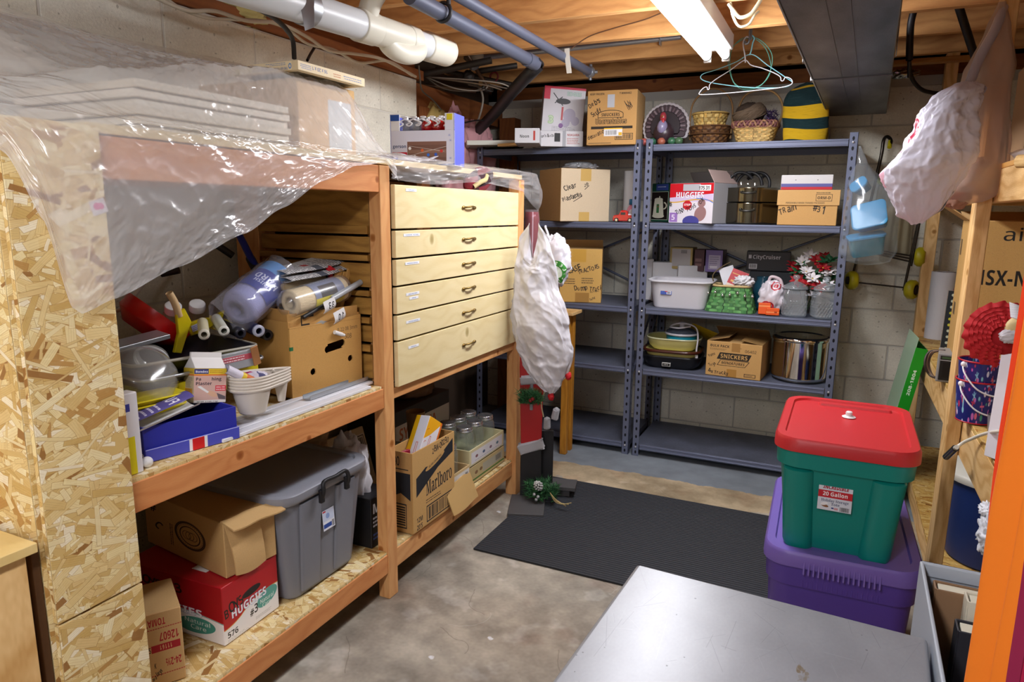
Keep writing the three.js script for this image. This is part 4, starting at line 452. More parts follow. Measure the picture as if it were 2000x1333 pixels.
    const ft = (lab, p, ry, rz, c, rimc, L = 0.12, r = 0.013) => { const t = thing('paint_roller', lab, 'paint roller', p, ry); t.rotation.set(0.05, ry, rz, 'YXZ'); add(t, 'cover', lathe([[r * 0.6, -L / 2], [r, -L / 2], [r, L / 2], [r * 0.6, L / 2], [r * 0.6, -L / 2]], 24), M(c, 0.4)); const e = add(t, 'end_ring', lathe([[r * 0.55, 0], [r * 1.02, 0], [r * 1.02, 0.008], [r * 0.55, 0.008], [r * 0.55, 0]], 24), M(rimc, 0.3), [0, -L / 2 - 0.004, 0]); return t; };
    ft('white tube end pointing out beside the yellow edger, lower of two', [-1.44,0.952,-1.228], -0.7, PI / 2 - 0.1, 0xd6cfae, 0xe8e4d2); ft('white tube end pointing out beside the yellow scraper, upper of two', [-1.44,0.954,-1.281], -0.6, PI / 2 - 0.12, 0xcfd2c4, 0xe6e8de);
    for (const q of [0]) { } 
    ft('dark navy roller with a bright ring at its end, next to the brown carton', [-1.46,0.932,-1.393], -0.35, PI / 2 - 0.08, 0x22264a, 0xb8bcd0, 0.13, 0.016); ft('black roller end beside the navy roller on the black tray', [-1.46,0.932,-1.336], -0.4, PI / 2 - 0.05, 0x17171f, 0x2a2a36, 0.12, 0.014); ft('second black roller end right of the navy roller', [-1.47,0.91,-1.437], -0.35, PI / 2 - 0.05, 0x15151b, 0x24242c, 0.12, 0.015);
    { const t = thing('drywall_knife', 'flat silver blade lying along the back edge of the black paint tray', 'blade', [-1.5,0.936,-1.079], PI / 2); board(t, 'blade', galv, [0, 0, 0], [0.16, 0.012, 0.05], [0.15, 0, 0.08]); }
    { const o = add(scene, 'extension_pole', rod([-1.735,1.183,-1.635], [-1.6,1.072,-1.573], 0.011, 16), M(0x2034b0, 0.3)); tag(o, 'blue painter pole leaning against the rear bench post', 'pole'); add(o, 'grip', rod([-1.645,1.1,-1.596], [-1.59,1.062,-1.568], 0.014, 16), blackMat); }
    tag(add(scene, 'tool_handle', rod([-1.72,1.158,-1.51], [-1.68,1.108,-1.561], 0.011, 14), blackMat), 'black tool handle poking out below the plastic sheet beside the blue pole', 'tool'); tag(add(scene, 'tool_handle', rod([-1.72,1.068,-1.338], [-1.68,1.078,-1.365], 0.01, 14), M(0x202124, 0.4)), 'short black tool end poking out under the plastic sheet on the left', 'tool');
    tag(add(scene, 'cable', tube([[-1.7,0.973,-1.158], [-1.72,0.989,-1.214], [-1.75,1.015,-1.276], [-1.78,1.047,-1.334], [-1.8,1.075,-1.394], [-1.82,1.109,-1.447]], 0.0055, 8, 60), white), 'white cable hanging down behind the red dish', 'cable');
  }
}
{ // ---------- bay under the drawers
  const S = 0.1665, cig = (side) => (g) => { if (!side) { g.fillStyle = '#1d1f26'; g.beginPath(); g.moveTo(40, 170); g.lineTo(150, 130); g.lineTo(250, 140); g.lineTo(490, 40); g.lineTo(490, 130); g.lineTo(300, 175); g.lineTo(40, 290); g.fill(); g.fillStyle = '#c89c5c'; g.beginPath(); g.ellipse(265, 125, 120, 20, -0.25, 0, 7); g.fill(); txt(g, 'FILTER CIGARETTES', 265, 125, 19, '#1d1f26', { align: 'center', rot: -0.24, sx: 0.9 }); txt(g, 'Marlboro', 150, 275, 110, '#1d1f26', { font: 'serif', sx: 0.62, sy: 1.15, rot: -0.05 }); lines(g, 150, 345, 230, 2, 16, '#2a2620', 5); g.strokeStyle = '#1d1f26'; g.lineWidth = 8; g.strokeRect(160, 390, 330, 100); bars(g, 180, 400, 290, 80, 6); txt(g, '12M', 40, 440, 44, '#222', { sx: 0.8 }); txt(g, "20'S", 40, 486, 44, '#222', { sx: 0.8 }); hand(g, '2EW-00290', 230, 70, 54, '#15161a', -0.1, 5); } else { hand(g, '290', 20, 90, 90, '#15161a', 0, 3); g.fillStyle = '#15161a'; g.fillRect(20, 105, 200, 6); g.fillStyle = '#1d1f26'; g.beginPath(); g.moveTo(0, 130); g.lineTo(240, 130); g.lineTo(240, 300); g.lineTo(130, 260); g.lineTo(0, 300); g.fill(); g.strokeStyle = '#1d1f26'; g.lineWidth = 8; g.strokeRect(50, 330, 140, 150); for (let i = 0; i < 8; i++) { g.fillStyle = '#222'; g.fillRect(62, 345 + i * 16, 116, 9); } } };
  const B = {p:[-1.268,0.167,-1.971],w:0.275,h:0.289,d:0.100,r:1.563}; carton('cigarette_carton', 'tall open cigarette carton with a black chevron, on the bottom shelf under the drawers', B, { open: true, base: M(0xc49a5c, 0.75), f: kp(512, 512, cig(0), 'rgb(202,160,98)', 4), l: kp(256, 512, cig(1), 'rgb(188,146,88)', 5) });
  const at = (x, y, z) => V(x, y, z).applyAxisAngle(V(0, 1, 0), B.r).add(V(...B.p)).toArray();
  { const t = thing('bag_box', 'yellow, orange and white box of shrink bags leaning in the cigarette carton', 'box', at(-0.03, B.h - 0.075, -0.005), B.r); t.scale.setScalar(1.25); t.rotation.set(-0.1, B.r - 0.1, -0.62, 'YXZ'); const f = print(160, 400, '#dedee6', (g) => { const k = g.createLinearGradient(0, 0, 0, 400); g.fillStyle = '#e8a818'; g.beginPath(); g.moveTo(0, 0); g.lineTo(160, 0); g.lineTo(60, 120); g.lineTo(0, 170); g.fill(); g.fillStyle = '#e07020'; g.fillRect(140, 0, 20, 400); g.strokeStyle = '#c05030'; g.lineWidth = 4; g.strokeRect(60, 130, 14, 90); for (const y of [100, 190, 280]) { g.beginPath(); g.arc(30, y, 14, 3, 5); g.stroke(); } g.fillStyle = '#d8a018'; g.fillRect(60, 340, 90, 60); }, 0.4), r = print(120, 400, '#dcdce4', (g) => { g.fillStyle = '#e0ac10'; g.fillRect(0, 0, 40, 400); g.strokeStyle = '#c05030'; g.lineWidth = 4; g.strokeRect(70, 200, 14, 90); lines(g, 60, 320, 50, 3, 12, '#9a5a60', 5); }, 0.4); add(t, 'body', rbox(0.065, 0.16, 0.05, 0.002), six({ f, l: r, r }, M(0xe0a818, 0.4)), [0, 0.05, 0]); }
  { const t = thing('snack_bag', 'crumpled silver foil bag behind the yellow shrink bag box', 'bag', [-1.35,0.426,-2.104], 0); add(t, 'foil', blob(0.035, 0.045, 0.03, 0.35, 3, 4, 34, 24), M(0xc6c8cc, 0.25, { metalness: 0.8 })); }
  { const t = thing('seed_packet', 'small crimson packet at the left behind the cigarette carton', 'packet', [-1.28,0.437,-1.875].map((q, i) => (i === 1 ? q - 0.03 : q)), B.r - 0.2); add(t, 'packet', rbox(0.05, 0.075, 0.012, 0.003), print(128, 180, '#a01c38', (g) => { g.strokeStyle = '#e8d8dc'; g.lineWidth = 5; g.strokeRect(30, 20, 56, 60); lines(g, 24, 110, 80, 2, 20, '#e8d8dc', 8); }, 0.4)); }
  { const t = thing('paper_bag', 'rolled brown paper bag wedged behind the yellow shrink bag box', 'bag', [-1.4,0.431,-2.132], 0.3); add(t, 'bag', surf((u, v) => { const a = u * 2 * PI, r = 0.028 + 0.008 * v + 0.003 * fbm(u * 5, v * 5, 1); return [r * Math.cos(a), v * 0.12 - 0.05, r * Math.sin(a)]; }, 30, 12), M(0x8a6a44, 0.85, two)); }
  // flat jar tray standing at the back left
  { const t = thing('jar_tray', 'pale cardboard jar tray standing on edge at the rear left of the bottom shelf', 'tray', [-1.5, S, -1.92], PI / 2 - 0.05); t.rotation.set(-0.3, PI / 2 - 0.05, 0, 'YXZ'); add(t, 'panel', rbox(0.22, 0.29, 0.012, 0.003), six({ f: kp(400, 460, (g) => { g.fillStyle = '#d8d2c8'; g.fillRect(10, 40, 380, 130); bars(g, 290, 60, 80, 60, 3); g.strokeStyle = '#333'; g.lineWidth = 5; g.strokeRect(280, 50, 100, 80); g.fillStyle = '#8a2a2a'; g.fillRect(70, 90, 14, 70); lines(g, 110, 110, 150, 3, 12, '#888', 4); }, 'rgb(206,188,154)', 6) }, M(0xc8b48c, 0.8)), [0, 0.145, 0]); }
  // jar trays with canning jars
  const trayBox = (label, p, w, d, h, r, m, front) => { const t = thing('jar_tray', label, 'tray', p, r), T = 0.004; add(t, 'bottom', rbox(w, T, d, 0.001), m, [0, T / 2, 0]); add(t, 'front_panel', rbox(w, h, T, 0.001), six({ f: front }, m), [0, h / 2, d / 2 - T / 2]); add(t, 'back_panel', rbox(w, h, T, 0.001), m, [0, h / 2, -d / 2 + T / 2]); for (const s of [-1, 1]) add(t, 'side_panel', rbox(T, h, d - 2 * T, 0.001), m, [s * (w / 2 - T / 2), h / 2, 0]); return t; };
  const cream = M(0xdcd2a4, 0.7), tan = M(0xcbae7c, 0.75);
  const labelA = print(400, 160, '#d9cda2', (g) => { g.fillStyle = '#e0dde0'; g.fillRect(20, 30, 360, 110); for (let i = 0; i < 4; i++) { g.fillStyle = ['#8a5a60', '#556a8a', '#8a6a7a', '#5a7a8a'][i]; g.beginPath(); g.arc(80 + i * 80, 85, 14, 0, 7); g.fill(); } lines(g, 60, 120, 280, 1, 12, '#999', 4); }, 0.6), labelB = print(400, 200, '#cfb584', (g) => { g.fillStyle = '#dcd8d2'; g.fillRect(10, 20, 380, 110); bars(g, 330, 40, 40, 40, 3); g.fillStyle = '#a03050'; g.fillRect(140, 40, 10, 80); lines(g, 170, 60, 140, 4, 14, '#8a8a8a', 4); lines(g, 30, 60, 90, 4, 14, '#8a8a8a', 4); }, 0.65), labelC = print(400, 160, '#c9b582', (g) => { g.fillStyle = '#4a7a34'; g.fillRect(0, 118, 400, 14); g.fillStyle = '#b8b4a0'; g.fillRect(150, 30, 230, 76); bars(g, 300, 40, 60, 50, 4, '#555'); g.fillStyle = '#8a6a4a'; g.beginPath(); g.arc(80, 70, 16, 0, 7); g.arc(130, 66, 16, 0, 7); g.fill(); }, 0.65);
  trayBox('green edged jar tray at the bottom, under the cream jar tray', [-1.4, S, -2.44], 0.32, 0.3, 0.075, PI / 2, tan, labelC);
  trayBox('cream jar tray with round prints holding canning jars beside the end post', [-1.4, S + 0.078, -2.44], 0.31, 0.3, 0.07, PI / 2, cream, labelA);
  const mid = trayBox('tan jar tray with a torn label hanging over the shelf edge, holding canning jars', [-1.37, S, -2.15], 0.2, 0.28, 0.11, PI / 2, tan, labelB);
  add(mid, 'flap', slab((u, v) => [(u - 0.5) * 0.2 + 0.02 * v, 0.085 - v * 0.11, 0.142 + v * 0.03 + 0.006 * Math.sin(u * 5)], 10, 8, 0.004), M(0xc9a468, 0.8));
  const jar = (label, p, s = 1, first) => { const t = thing('canning_jar', label, 'jar', p, 0, 'canning jars with silver lids'); t.scale.setScalar(s); add(t, 'glass', lathe([[0, 0.003], [0.03, 0.003], [0.034, 0.008], [0.035, 0.02], [0.035, 0.085], [0.032, 0.1], [0.026, 0.107], [0.026, 0.118]], 28), MP(0xf6faf9, 0.06, { transmission: 0.93, thickness: 0, ...two })); const l = add(t, 'lid', lathe([[0.0275, 0.106], [0.0295, 0.108], [0.0295, 0.121], [0.027, 0.1235], [0.022, 0.1235], [0.0215, 0.1225], [0, 0.1225]], 32), M(0xc9cacc, 0.25, { metalness: 0.9 })); add(l, 'band', tube(Array.from({ length: 20 }, (_, i) => [0.0295 * Math.cos(i / 20 * 2 * PI), 0.111, 0.0295 * Math.sin(i / 20 * 2 * PI)]), 0.0012, 5, 60, true), M(0xbfc0c4, 0.3, { metalness: 0.9 })); return t; };
  const j0 = jar('canning jar with a silver lid at the front left, behind the cigarette carton', [-1.31, S + 0.055, -2.1], 1.15);
  const J = [[-1.38, 0.055, -2.11, 'canning jar with a silver lid just behind the frontmost jar of the tan tray'], [-1.3, 0.055, -2.2, 'canning jar at the right front of the tan jar tray'], [-1.38, 0.06, -2.2, 'canning jar at the right rear of the tan jar tray'], [-1.31, 0.083, -2.35, 'canning jar at the left front of the cream jar tray'], [-1.31, 0.083, -2.44, 'canning jar at the middle front of the cream jar tray'], [-1.31, 0.083, -2.535, 'canning jar at the front of the cream tray nearest the end post'], [-1.4, 0.083, -2.37, 'canning jar in the second row of the cream tray, left'], [-1.4, 0.083, -2.46, 'canning jar in the second row of the cream tray, middle'], [-1.4, 0.083, -2.55, 'canning jar in the second row of the cream tray by the end post'], [-1.47, 0.06, -2.1, 'canning jar with a brassy lid, farthest back in the tan tray']];
  for (const [x, y, z, lab] of J) copyOf(j0, [x, S + y, z], 0, lab);
  carton('lamp_carton', 'dark carton with a white stripe lettered SYLVANIA at the back under the drawers', { p: [-1.64, S, -2.38], w: 0.42, h: 0.3, d: 0.24, r: PI / 2 }, { base: M(0x3a2c22, 0.7), f: print(512, 300, '#2c2420', (g) => { g.fillStyle = '#c9c0b8'; g.fillRect(0, 60, 512, 80); txt(g, 'SYLVANIA', 30, 102, 70, '#b05a34', { sx: 1.05 }); }, 0.6) });
  { const t = thing('packing_paper', 'brown crumpled packing paper on top of the dark lamp carton', 'paper', [-1.62, S + 0.3, -2.44], 0); add(t, 'paper', blob(0.08, 0.05, 0.12, 0.3, 3, 6, 34, 22, -0.55), M(0x6f5238, 0.85), [0, 0.028, 0]); }
  // behind post, left bay right end
  { const t = thing('plastic_bag', 'white plastic bag stuffed between the grey tote and the post', 'bag', [-1.4, S + 0.2, -1.73], 0); add(t, 'bag', blob(0.07, 0.14, 0.055, 0.3, 2.6, 12, 40, 28), film(0xeceaf0, 0.25, 0.4), [0, 0.02, 0]); }
  carton('black_carton', 'black carton with white lettering on the bottom shelf beside the post', { p: [-1.365, S, -1.75], w: 0.12, h: 0.17, d: 0.16, r: PI / 2 }, { base: M(0x16161a, 0.5), f: print(128, 180, '#141418', (g) => { txt(g, 'M', 8, 40, 50, '#e8e8ea'); lines(g, 10, 70, 100, 3, 14, '#d8d8e0', 7); lines(g, 10, 130, 80, 2, 14, '#4a62b0', 7); }, 0.4) });
  { const t = thing('paper_bag', 'crumpled brown paper bag top showing above the grey tote', 'bag', [-1.62, S + 0.3, -1.76], 0); add(t, 'bag', blob(0.09, 0.09, 0.05, 0.35, 2.4, 22, 34, 24), M(0xb59a78, 0.85), [0, 0, 0]); }
}

// ---------- the two steel shelf units on the back wall ----------
const LV = [0.065, 0.468, 0.782, 1.203, 1.575], ZF = -3.39, ZB = -3.85;
{
  const holeMap = tex((() => { const [c, g] = cv(64, 64, '#ffffff'); g.fillStyle = '#22252e'; g.beginPath(); g.ellipse(32, 32, 9, 13, 0, 0, 7); g.fill(); return c; })());
  const postM = M(0x6a7188, 0.38, { metalness: 0.25, map: holeMap }), dusty = M(0x666c7e, 0.55, { metalness: 0.15, map: tex(pixels(256, 256, (u, v) => { const a = 225 + fbm(u * 5, v * 5, 3) * 60 + N3(u * 60, v * 90, 2) * 18; return [a, a, a]; })) });
  const post = (sx, sz) => { const L = 0.034, T = 0.003, a = rbox(L, 1.6, T, 0.0008), b = rbox(T, 1.6, L, 0.0008); a.translate(-sx * (L / 2 - T / 2), 0.8, 0); b.translate(0, 0.8, -sz * (L / 2 - T / 2)); const fix = (g, ax) => { const p = g.attributes.position, u = new Float32Array(p.count * 2); for (let i = 0; i < p.count; i++) { u[2 * i] = (ax ? p.getZ(i) + sz * L / 2 : p.getX(i) + sx * L / 2) / L + 0.5; u[2 * i + 1] = p.getY(i) / 0.042; } g.setAttribute('uv', new THREE.BufferAttribute(u, 2)); return g; }; return merge([fix(a, 0), fix(b, 1)]); };
  const shelfGeo = (w, d) => merge([mv(rbox(w, 0.002, d, 0.0006), 0, -0.001, 0), ...[1, -1].map((s) => mv(ext([[-0.016, 0], [-0.0145, 0.0015], [-0.01, 0.004], [-0.004, 0.001], [0.004, 0.001], [0.01, 0.004], [0.0145, 0.0015], [0.016, 0], [0.016, -0.002], [-0.016, -0.002]], w, 0), 0, -0.016, s * (d / 2), 0, PI / 2, 0)).map((g) => g)]);
  const lipGeo = (w) => { const g = ext([[0, 0], [0.003, -0.004], [0.003, -0.011], [0.0005, -0.014], [0.0005, -0.018], [0.003, -0.021], [0.003, -0.028], [0, -0.032], [-0.006, -0.032], [-0.006, 0]], w, 0); g.rotateY(-PI / 2); g.scale(1, 1, -1); const k = g.toNonIndexed ? g : g; return k; };
  const make = (label, x0, x1) => {
    const w = x1 - x0, t = thing('steel_shelf', label, 'shelf', [(x0 + x1) / 2, 0, (ZF + ZB) / 2]), d = ZF - ZB;
    for (const sx of [-1, 1]) for (const sz of [-1, 1]) { const p = add(t, 'post', post(sx, sz), postM, [sx * w / 2, 0, sz * d / 2]); if (sz > 0) for (const y of LV) add(p, 'bolt', mv(new THREE.SphereGeometry(0.0055, 10, 6), -sx * 0.017, y - 0.016, 0.002), M(0xd8d8d8, 0.3, { metalness: 0.7 })); }
    for (const y of LV) { const s = add(t, 'shelf_board', rbox(w - 0.008, 0.003, d - 0.008, 0.0008), dusty, [0, y - 0.0015, 0]); uvBox(s.geometry, 0, 1.5, 1.5); for (const k of [1, -1]) { const l = add(s, 'lip', rbox(w - 0.07, 0.03, 0.004, 0.0015), steelBlue, [0, -0.0145, k * (d / 2 - 0.004)]); if (k > 0) for (const q of [-0.006, 0.006]) add(s, 'lip_bead', rbox(w - 0.07, 0.005, 0.004, 0.002), steelBlue, [0, -0.0145 + q * 1.4, d / 2 - 0.002]); } for (const k of [1, -1]) add(s, 'side_lip', rbox(0.004, 0.03, d - 0.07, 0.0015), steelBlue, [k * (w / 2 - 0.006), -0.0145, 0]); }
    for (const [ya, yb] of [[0.82, 1.17], [1.17, 0.82]]) add(t, 'brace', rod([-w / 2 + 0.03, ya, -d / 2 + 0.008 + (ya > yb ? 0.006 : 0)], [w / 2 - 0.03, yb, -d / 2 + 0.008 + (ya > yb ? 0.006 : 0)], 0.007, 6), steelBlue);
    for (const sx of [-1, 1]) add(t, 'brace', rod([sx * (w / 2 - 0.006), 0.42, d / 2 - 0.03], [sx * (w / 2 - 0.006), 0.75, -d / 2 + 0.03], 0.006, 6), steelBlue);
    return t;
  };
  make('left blue-grey steel shelf unit against the back wall, nearly empty on its lower shelves', -1.805, -0.908); make('right blue-grey steel shelf unit against the back wall, holding pots, baskets and jars', -0.884, 0.034);
}
const weave = (a, b, n = 4, m = 4, gap = '#3a2a16') => tex((() => { const [c, g] = cv(256, 256, gap), w = 256 / n, h = 256 / m, r = rng(n * 9 + m); for (let i = 0; i < n; i++) for (let j = 0; j < m; j++) { const k = (i + j) & 1, q = 0.82 + r() * 0.36, col = (k ? a : b).map((v) => Math.min(255, v * q) | 0); g.fillStyle = `rgb(${col})`; if (k) g.fillRect(i * w - w * 0.12, j * h + h * 0.08, w * 1.24, h * 0.84); else g.fillRect(i * w + w * 0.15, j * h - h * 0.1, w * 0.7, h * 1.2); } return c; })());
function basketWall(rTop, rBot, h, sq, wv, nu = 120, nv = 40, d = 1) { // woven wall whose strands rise and dip
  const R = (u, v, o) => { const a = u * 2 * PI, r0 = rBot + (rTop - rBot) * v, c = Math.cos(a), s = Math.sin(a), k = sq ? 1 / Math.pow(Math.pow(Math.abs(c), sq) + Math.pow(Math.abs(s), sq), 1 / sq) : 1, w = 0.0022 * Math.sin(u * wv[0] * PI * 2) * Math.cos(v * wv[1] * PI) + o; return [(r0 * k + w) * c, v * h, (r0 * k + w) * s * d]; };
  return surf((u, v) => (v < 0.84 ? R(u, v / 0.84, 0) : v < 0.9 ? R(u, 1, -(v - 0.84) / 0.06 * 0.005) : R(u, 1 - (v - 0.9) / 0.1 * 0.95, -0.005)), nu, nv);
}
function basket(name, label, p, rT, rB, h, m, o = {}) {
  const t = thing(name, label, 'basket', p, o.r || 0), g = basketWall(rT, rB, h, o.sq, o.wv || [18, 8], 144, 44, o.d || 1), u = g.attributes.uv; for (let i = 0; i < u.count; i++) u.setXY(i, u.getX(i) * (o.ru || 6), u.getY(i) * (o.rv || 1.6));
  add(t, 'wall', g, m); add(t, 'bottom', (() => { const k = cyl(rB * 0.98, rB * 0.98, 0.004, 30); k.scale(1, 1, o.d || 1); return k; })(), m, [0, 0.002, 0]);
  const rp = []; for (let i = 0; i < 40; i++) { const a = i / 40 * 2 * PI, c = Math.cos(a), s = Math.sin(a), k = o.sq ? 1 / Math.pow(Math.pow(Math.abs(c), o.sq) + Math.pow(Math.abs(s), o.sq), 1 / o.sq) : 1; rp.push([rT * k * c, h, rT * k * s * (o.d || 1)]); }
  add(t, 'rim', tube(rp, o.rim || 0.004, 6, 120, true), o.rimM || m); return t;
}
{ // ----- top of the left unit
  const Y = LV[4] + 0.001;
  carton('frozen_food_carton', 'brown carton lettered Uncrustables with black scribbles on the top steel shelf', {p:[-1.064,1.576,-3.476],w:0.243,h:0.255,d:0.240,r:0.100}, { base: kraft[0], f: kp(512, 540, (g) => { const k = '#2a2118'; txt(g, 'KEEP FROZEN', 24, 34, 26, k, { sx: 0.9 }); txt(g, 'T 80000462', 330, 34, 26, k, { sx: 0.9 }); hand(g, "Deb's", 20, 170, 70, k, -0.45, 4); hand(g, 'Stuff', 60, 260, 66, k, -0.5, 6); g.strokeStyle = k; g.lineWidth = 6; g.beginPath(); g.ellipse(245, 235, 130, 38, 0, PI, 2 * PI); g.lineTo(375, 270); g.lineTo(115, 270); g.closePath(); g.stroke(); txt(g, 'SMUCKERS', 245, 240, 44, k, { align: 'center', sx: 0.85 }); txt(g, 'Uncrustables', 250, 305, 66, '#b98e54', { align: 'center', stroke: k, lw: 9, sx: 0.78 }); g.fillStyle = k; g.fillRect(45, 355, 430, 26); hand(g, 'decorations', 20, 490, 56, k, -0.4, 8); g.strokeStyle = k; g.lineWidth = 5; g.strokeRect(300, 430, 180, 60); bars(g, 310, 438, 160, 44, 7); g.fillRect(20, 520, 240, 5); for (let i = 0; i < 9; i++) { g.beginPath(); g.moveTo(380 + i * 9, 110 + (i % 3) * 16); g.lineTo(430 + (i % 4) * 12, 200 - (i % 5) * 12); g.stroke(); } }, 'rgb(196,150,88)', 2), stick: [[print(200, 90, '#e6e6e8', (g) => { g.fillStyle = '#e2b428'; g.fillRect(0, 0, 200, 14); g.fillRect(160, 50, 36, 34); bars(g, 20, 26, 120, 50, 4, '#777'); }), 0.09, 0.038, 0.01, 0.06], [M(0xb9bdc4, 0.35), 0.035, 0.06, -0.005, 0.205]] });
  const lb = {p:[-1.379,1.576,-3.466],w:0.234,h:0.078,d:0.240,r:0.496}; lb.p[2] -= 0.01; const lbf = print(400, 130, '#d8d7da', (g) => { hand(g, "Don's & stuff", 20, 60, 34, '#222', -0.1, 3); g.fillStyle = '#222'; g.fillRect(150, 20, 50, 70); txt(g, 'NIAGARA', 260, 34, 24, '#a03a34'); lines(g, 260, 60, 110, 4, 14, '#b05a50', 5); g.fillStyle = '#a6a8ae'; g.fillRect(220, 0, 30, 130); });
  carton('long_carton', 'flat white carton with handwriting lying under the tilted diaper carton', lb, { base: M(0xcfd0d4, 0.6), f: lbf, dy: 0.0 });
  carton('long_carton', 'flat grey-white carton with a red mark, left of the handwritten flat carton', { p: [-1.439,1.576,-3.119].map((v, i) => (i === 1 ? 1.576 : i === 2 ? v - 0.12 : v)), w: 0.12, h: 0.07, d: 0.2, r: 0.35 }, { base: M(0xc4c5ca, 0.6), f: print(200, 110, '#cbccd0', (g) => { txt(g, 'Noon', 40, 60, 30, '#444'); g.fillStyle = '#b03a30'; g.fillRect(150, 20, 16, 70); }) });
  const hq = [-1.397,1.666,-3.5], hb = { p: [hq[0], 1.652, -3.56], w: 0.215, h: 0.232, d: 0.18, r: 0.45 }; carton('diaper_box', 'white and pink diaper carton with a hand hole, tilted on the flat white carton', { ...hb, p: [hb.p[0], hb.p[1], hb.p[2] + 0.0] }, { base: M(0xc9c6cc, 0.5), tilt: [0, -0.07], f: print(400, 420, '#dedce2', (g) => { g.fillStyle = '#d81e46'; g.fillRect(0, 0, 60, 420 * 0.28); g.fillRect(0, 0, 400, 22); txt(g, 'EDGES', 220, 60, 46, '#cfe0d8', { stroke: '#7ab09a', lw: 4 }); g.fillStyle = '#17161a'; g.beginPath(); g.ellipse(190, 130, 70, 26, 0, 0, 7); g.fill(); g.strokeStyle = '#1a1a1e'; g.lineWidth = 8; g.beginPath(); g.moveTo(90, 60); g.lineTo(190, 170); g.moveTo(110, 150); g.lineTo(180, 90); g.stroke(); g.fillStyle = '#b8b0c8'; for (const [x, y, r] of [[260, 250, 60], [320, 300, 40], [230, 320, 40]]) { g.beginPath(); g.arc(x, y, r, 0, 7); g.fill(); } txt(g, '3', 60, 300, 90, '#cfe4c0', { stroke: '#a4c894' }); g.fillStyle = '#c8323c'; g.fillRect(180, 180, 18, 120); g.fillStyle = '#7a3a90'; g.beginPath(); g.arc(185, 350, 22, 0, 7); g.fill(); lines(g, 100, 360, 230, 4, 12, 'rgba(60,60,70,.7)', 3); }, 0.4) });
  { const t = thing('shelf_panel', 'white framed panel lying tilted at the left end of the top steel shelf', 'panel', [-1.68,1.59,-3.369], 0.5); t.rotation.set(-0.06, 0.62, 0.03, 'YXZ'); const m = M(0xd2d4c8, 0.5); board(t, 'face', M(0xa8ab9e, 0.6), [0, 0.008, -0.13], [0.3, 0.008, 0.3]); for (const [x, z, w, d] of [[0, 0.02, 0.32, 0.02], [0, -0.28, 0.32, 0.02], [-0.15, -0.13, 0.02, 0.28], [0.15, -0.13, 0.02, 0.28]]) board(t, 'frame_strip', m, [x, 0.012, z], [w, 0.024, d]); }
  tag(beam(scene, 'wood_strip', pine, [-1.557,1.583,-3.27], [0.13, 0.014, 0.04], [0, -0.25, 0]), 'short yellow wood strip lying under the white framed panel', 'wood strip');
}
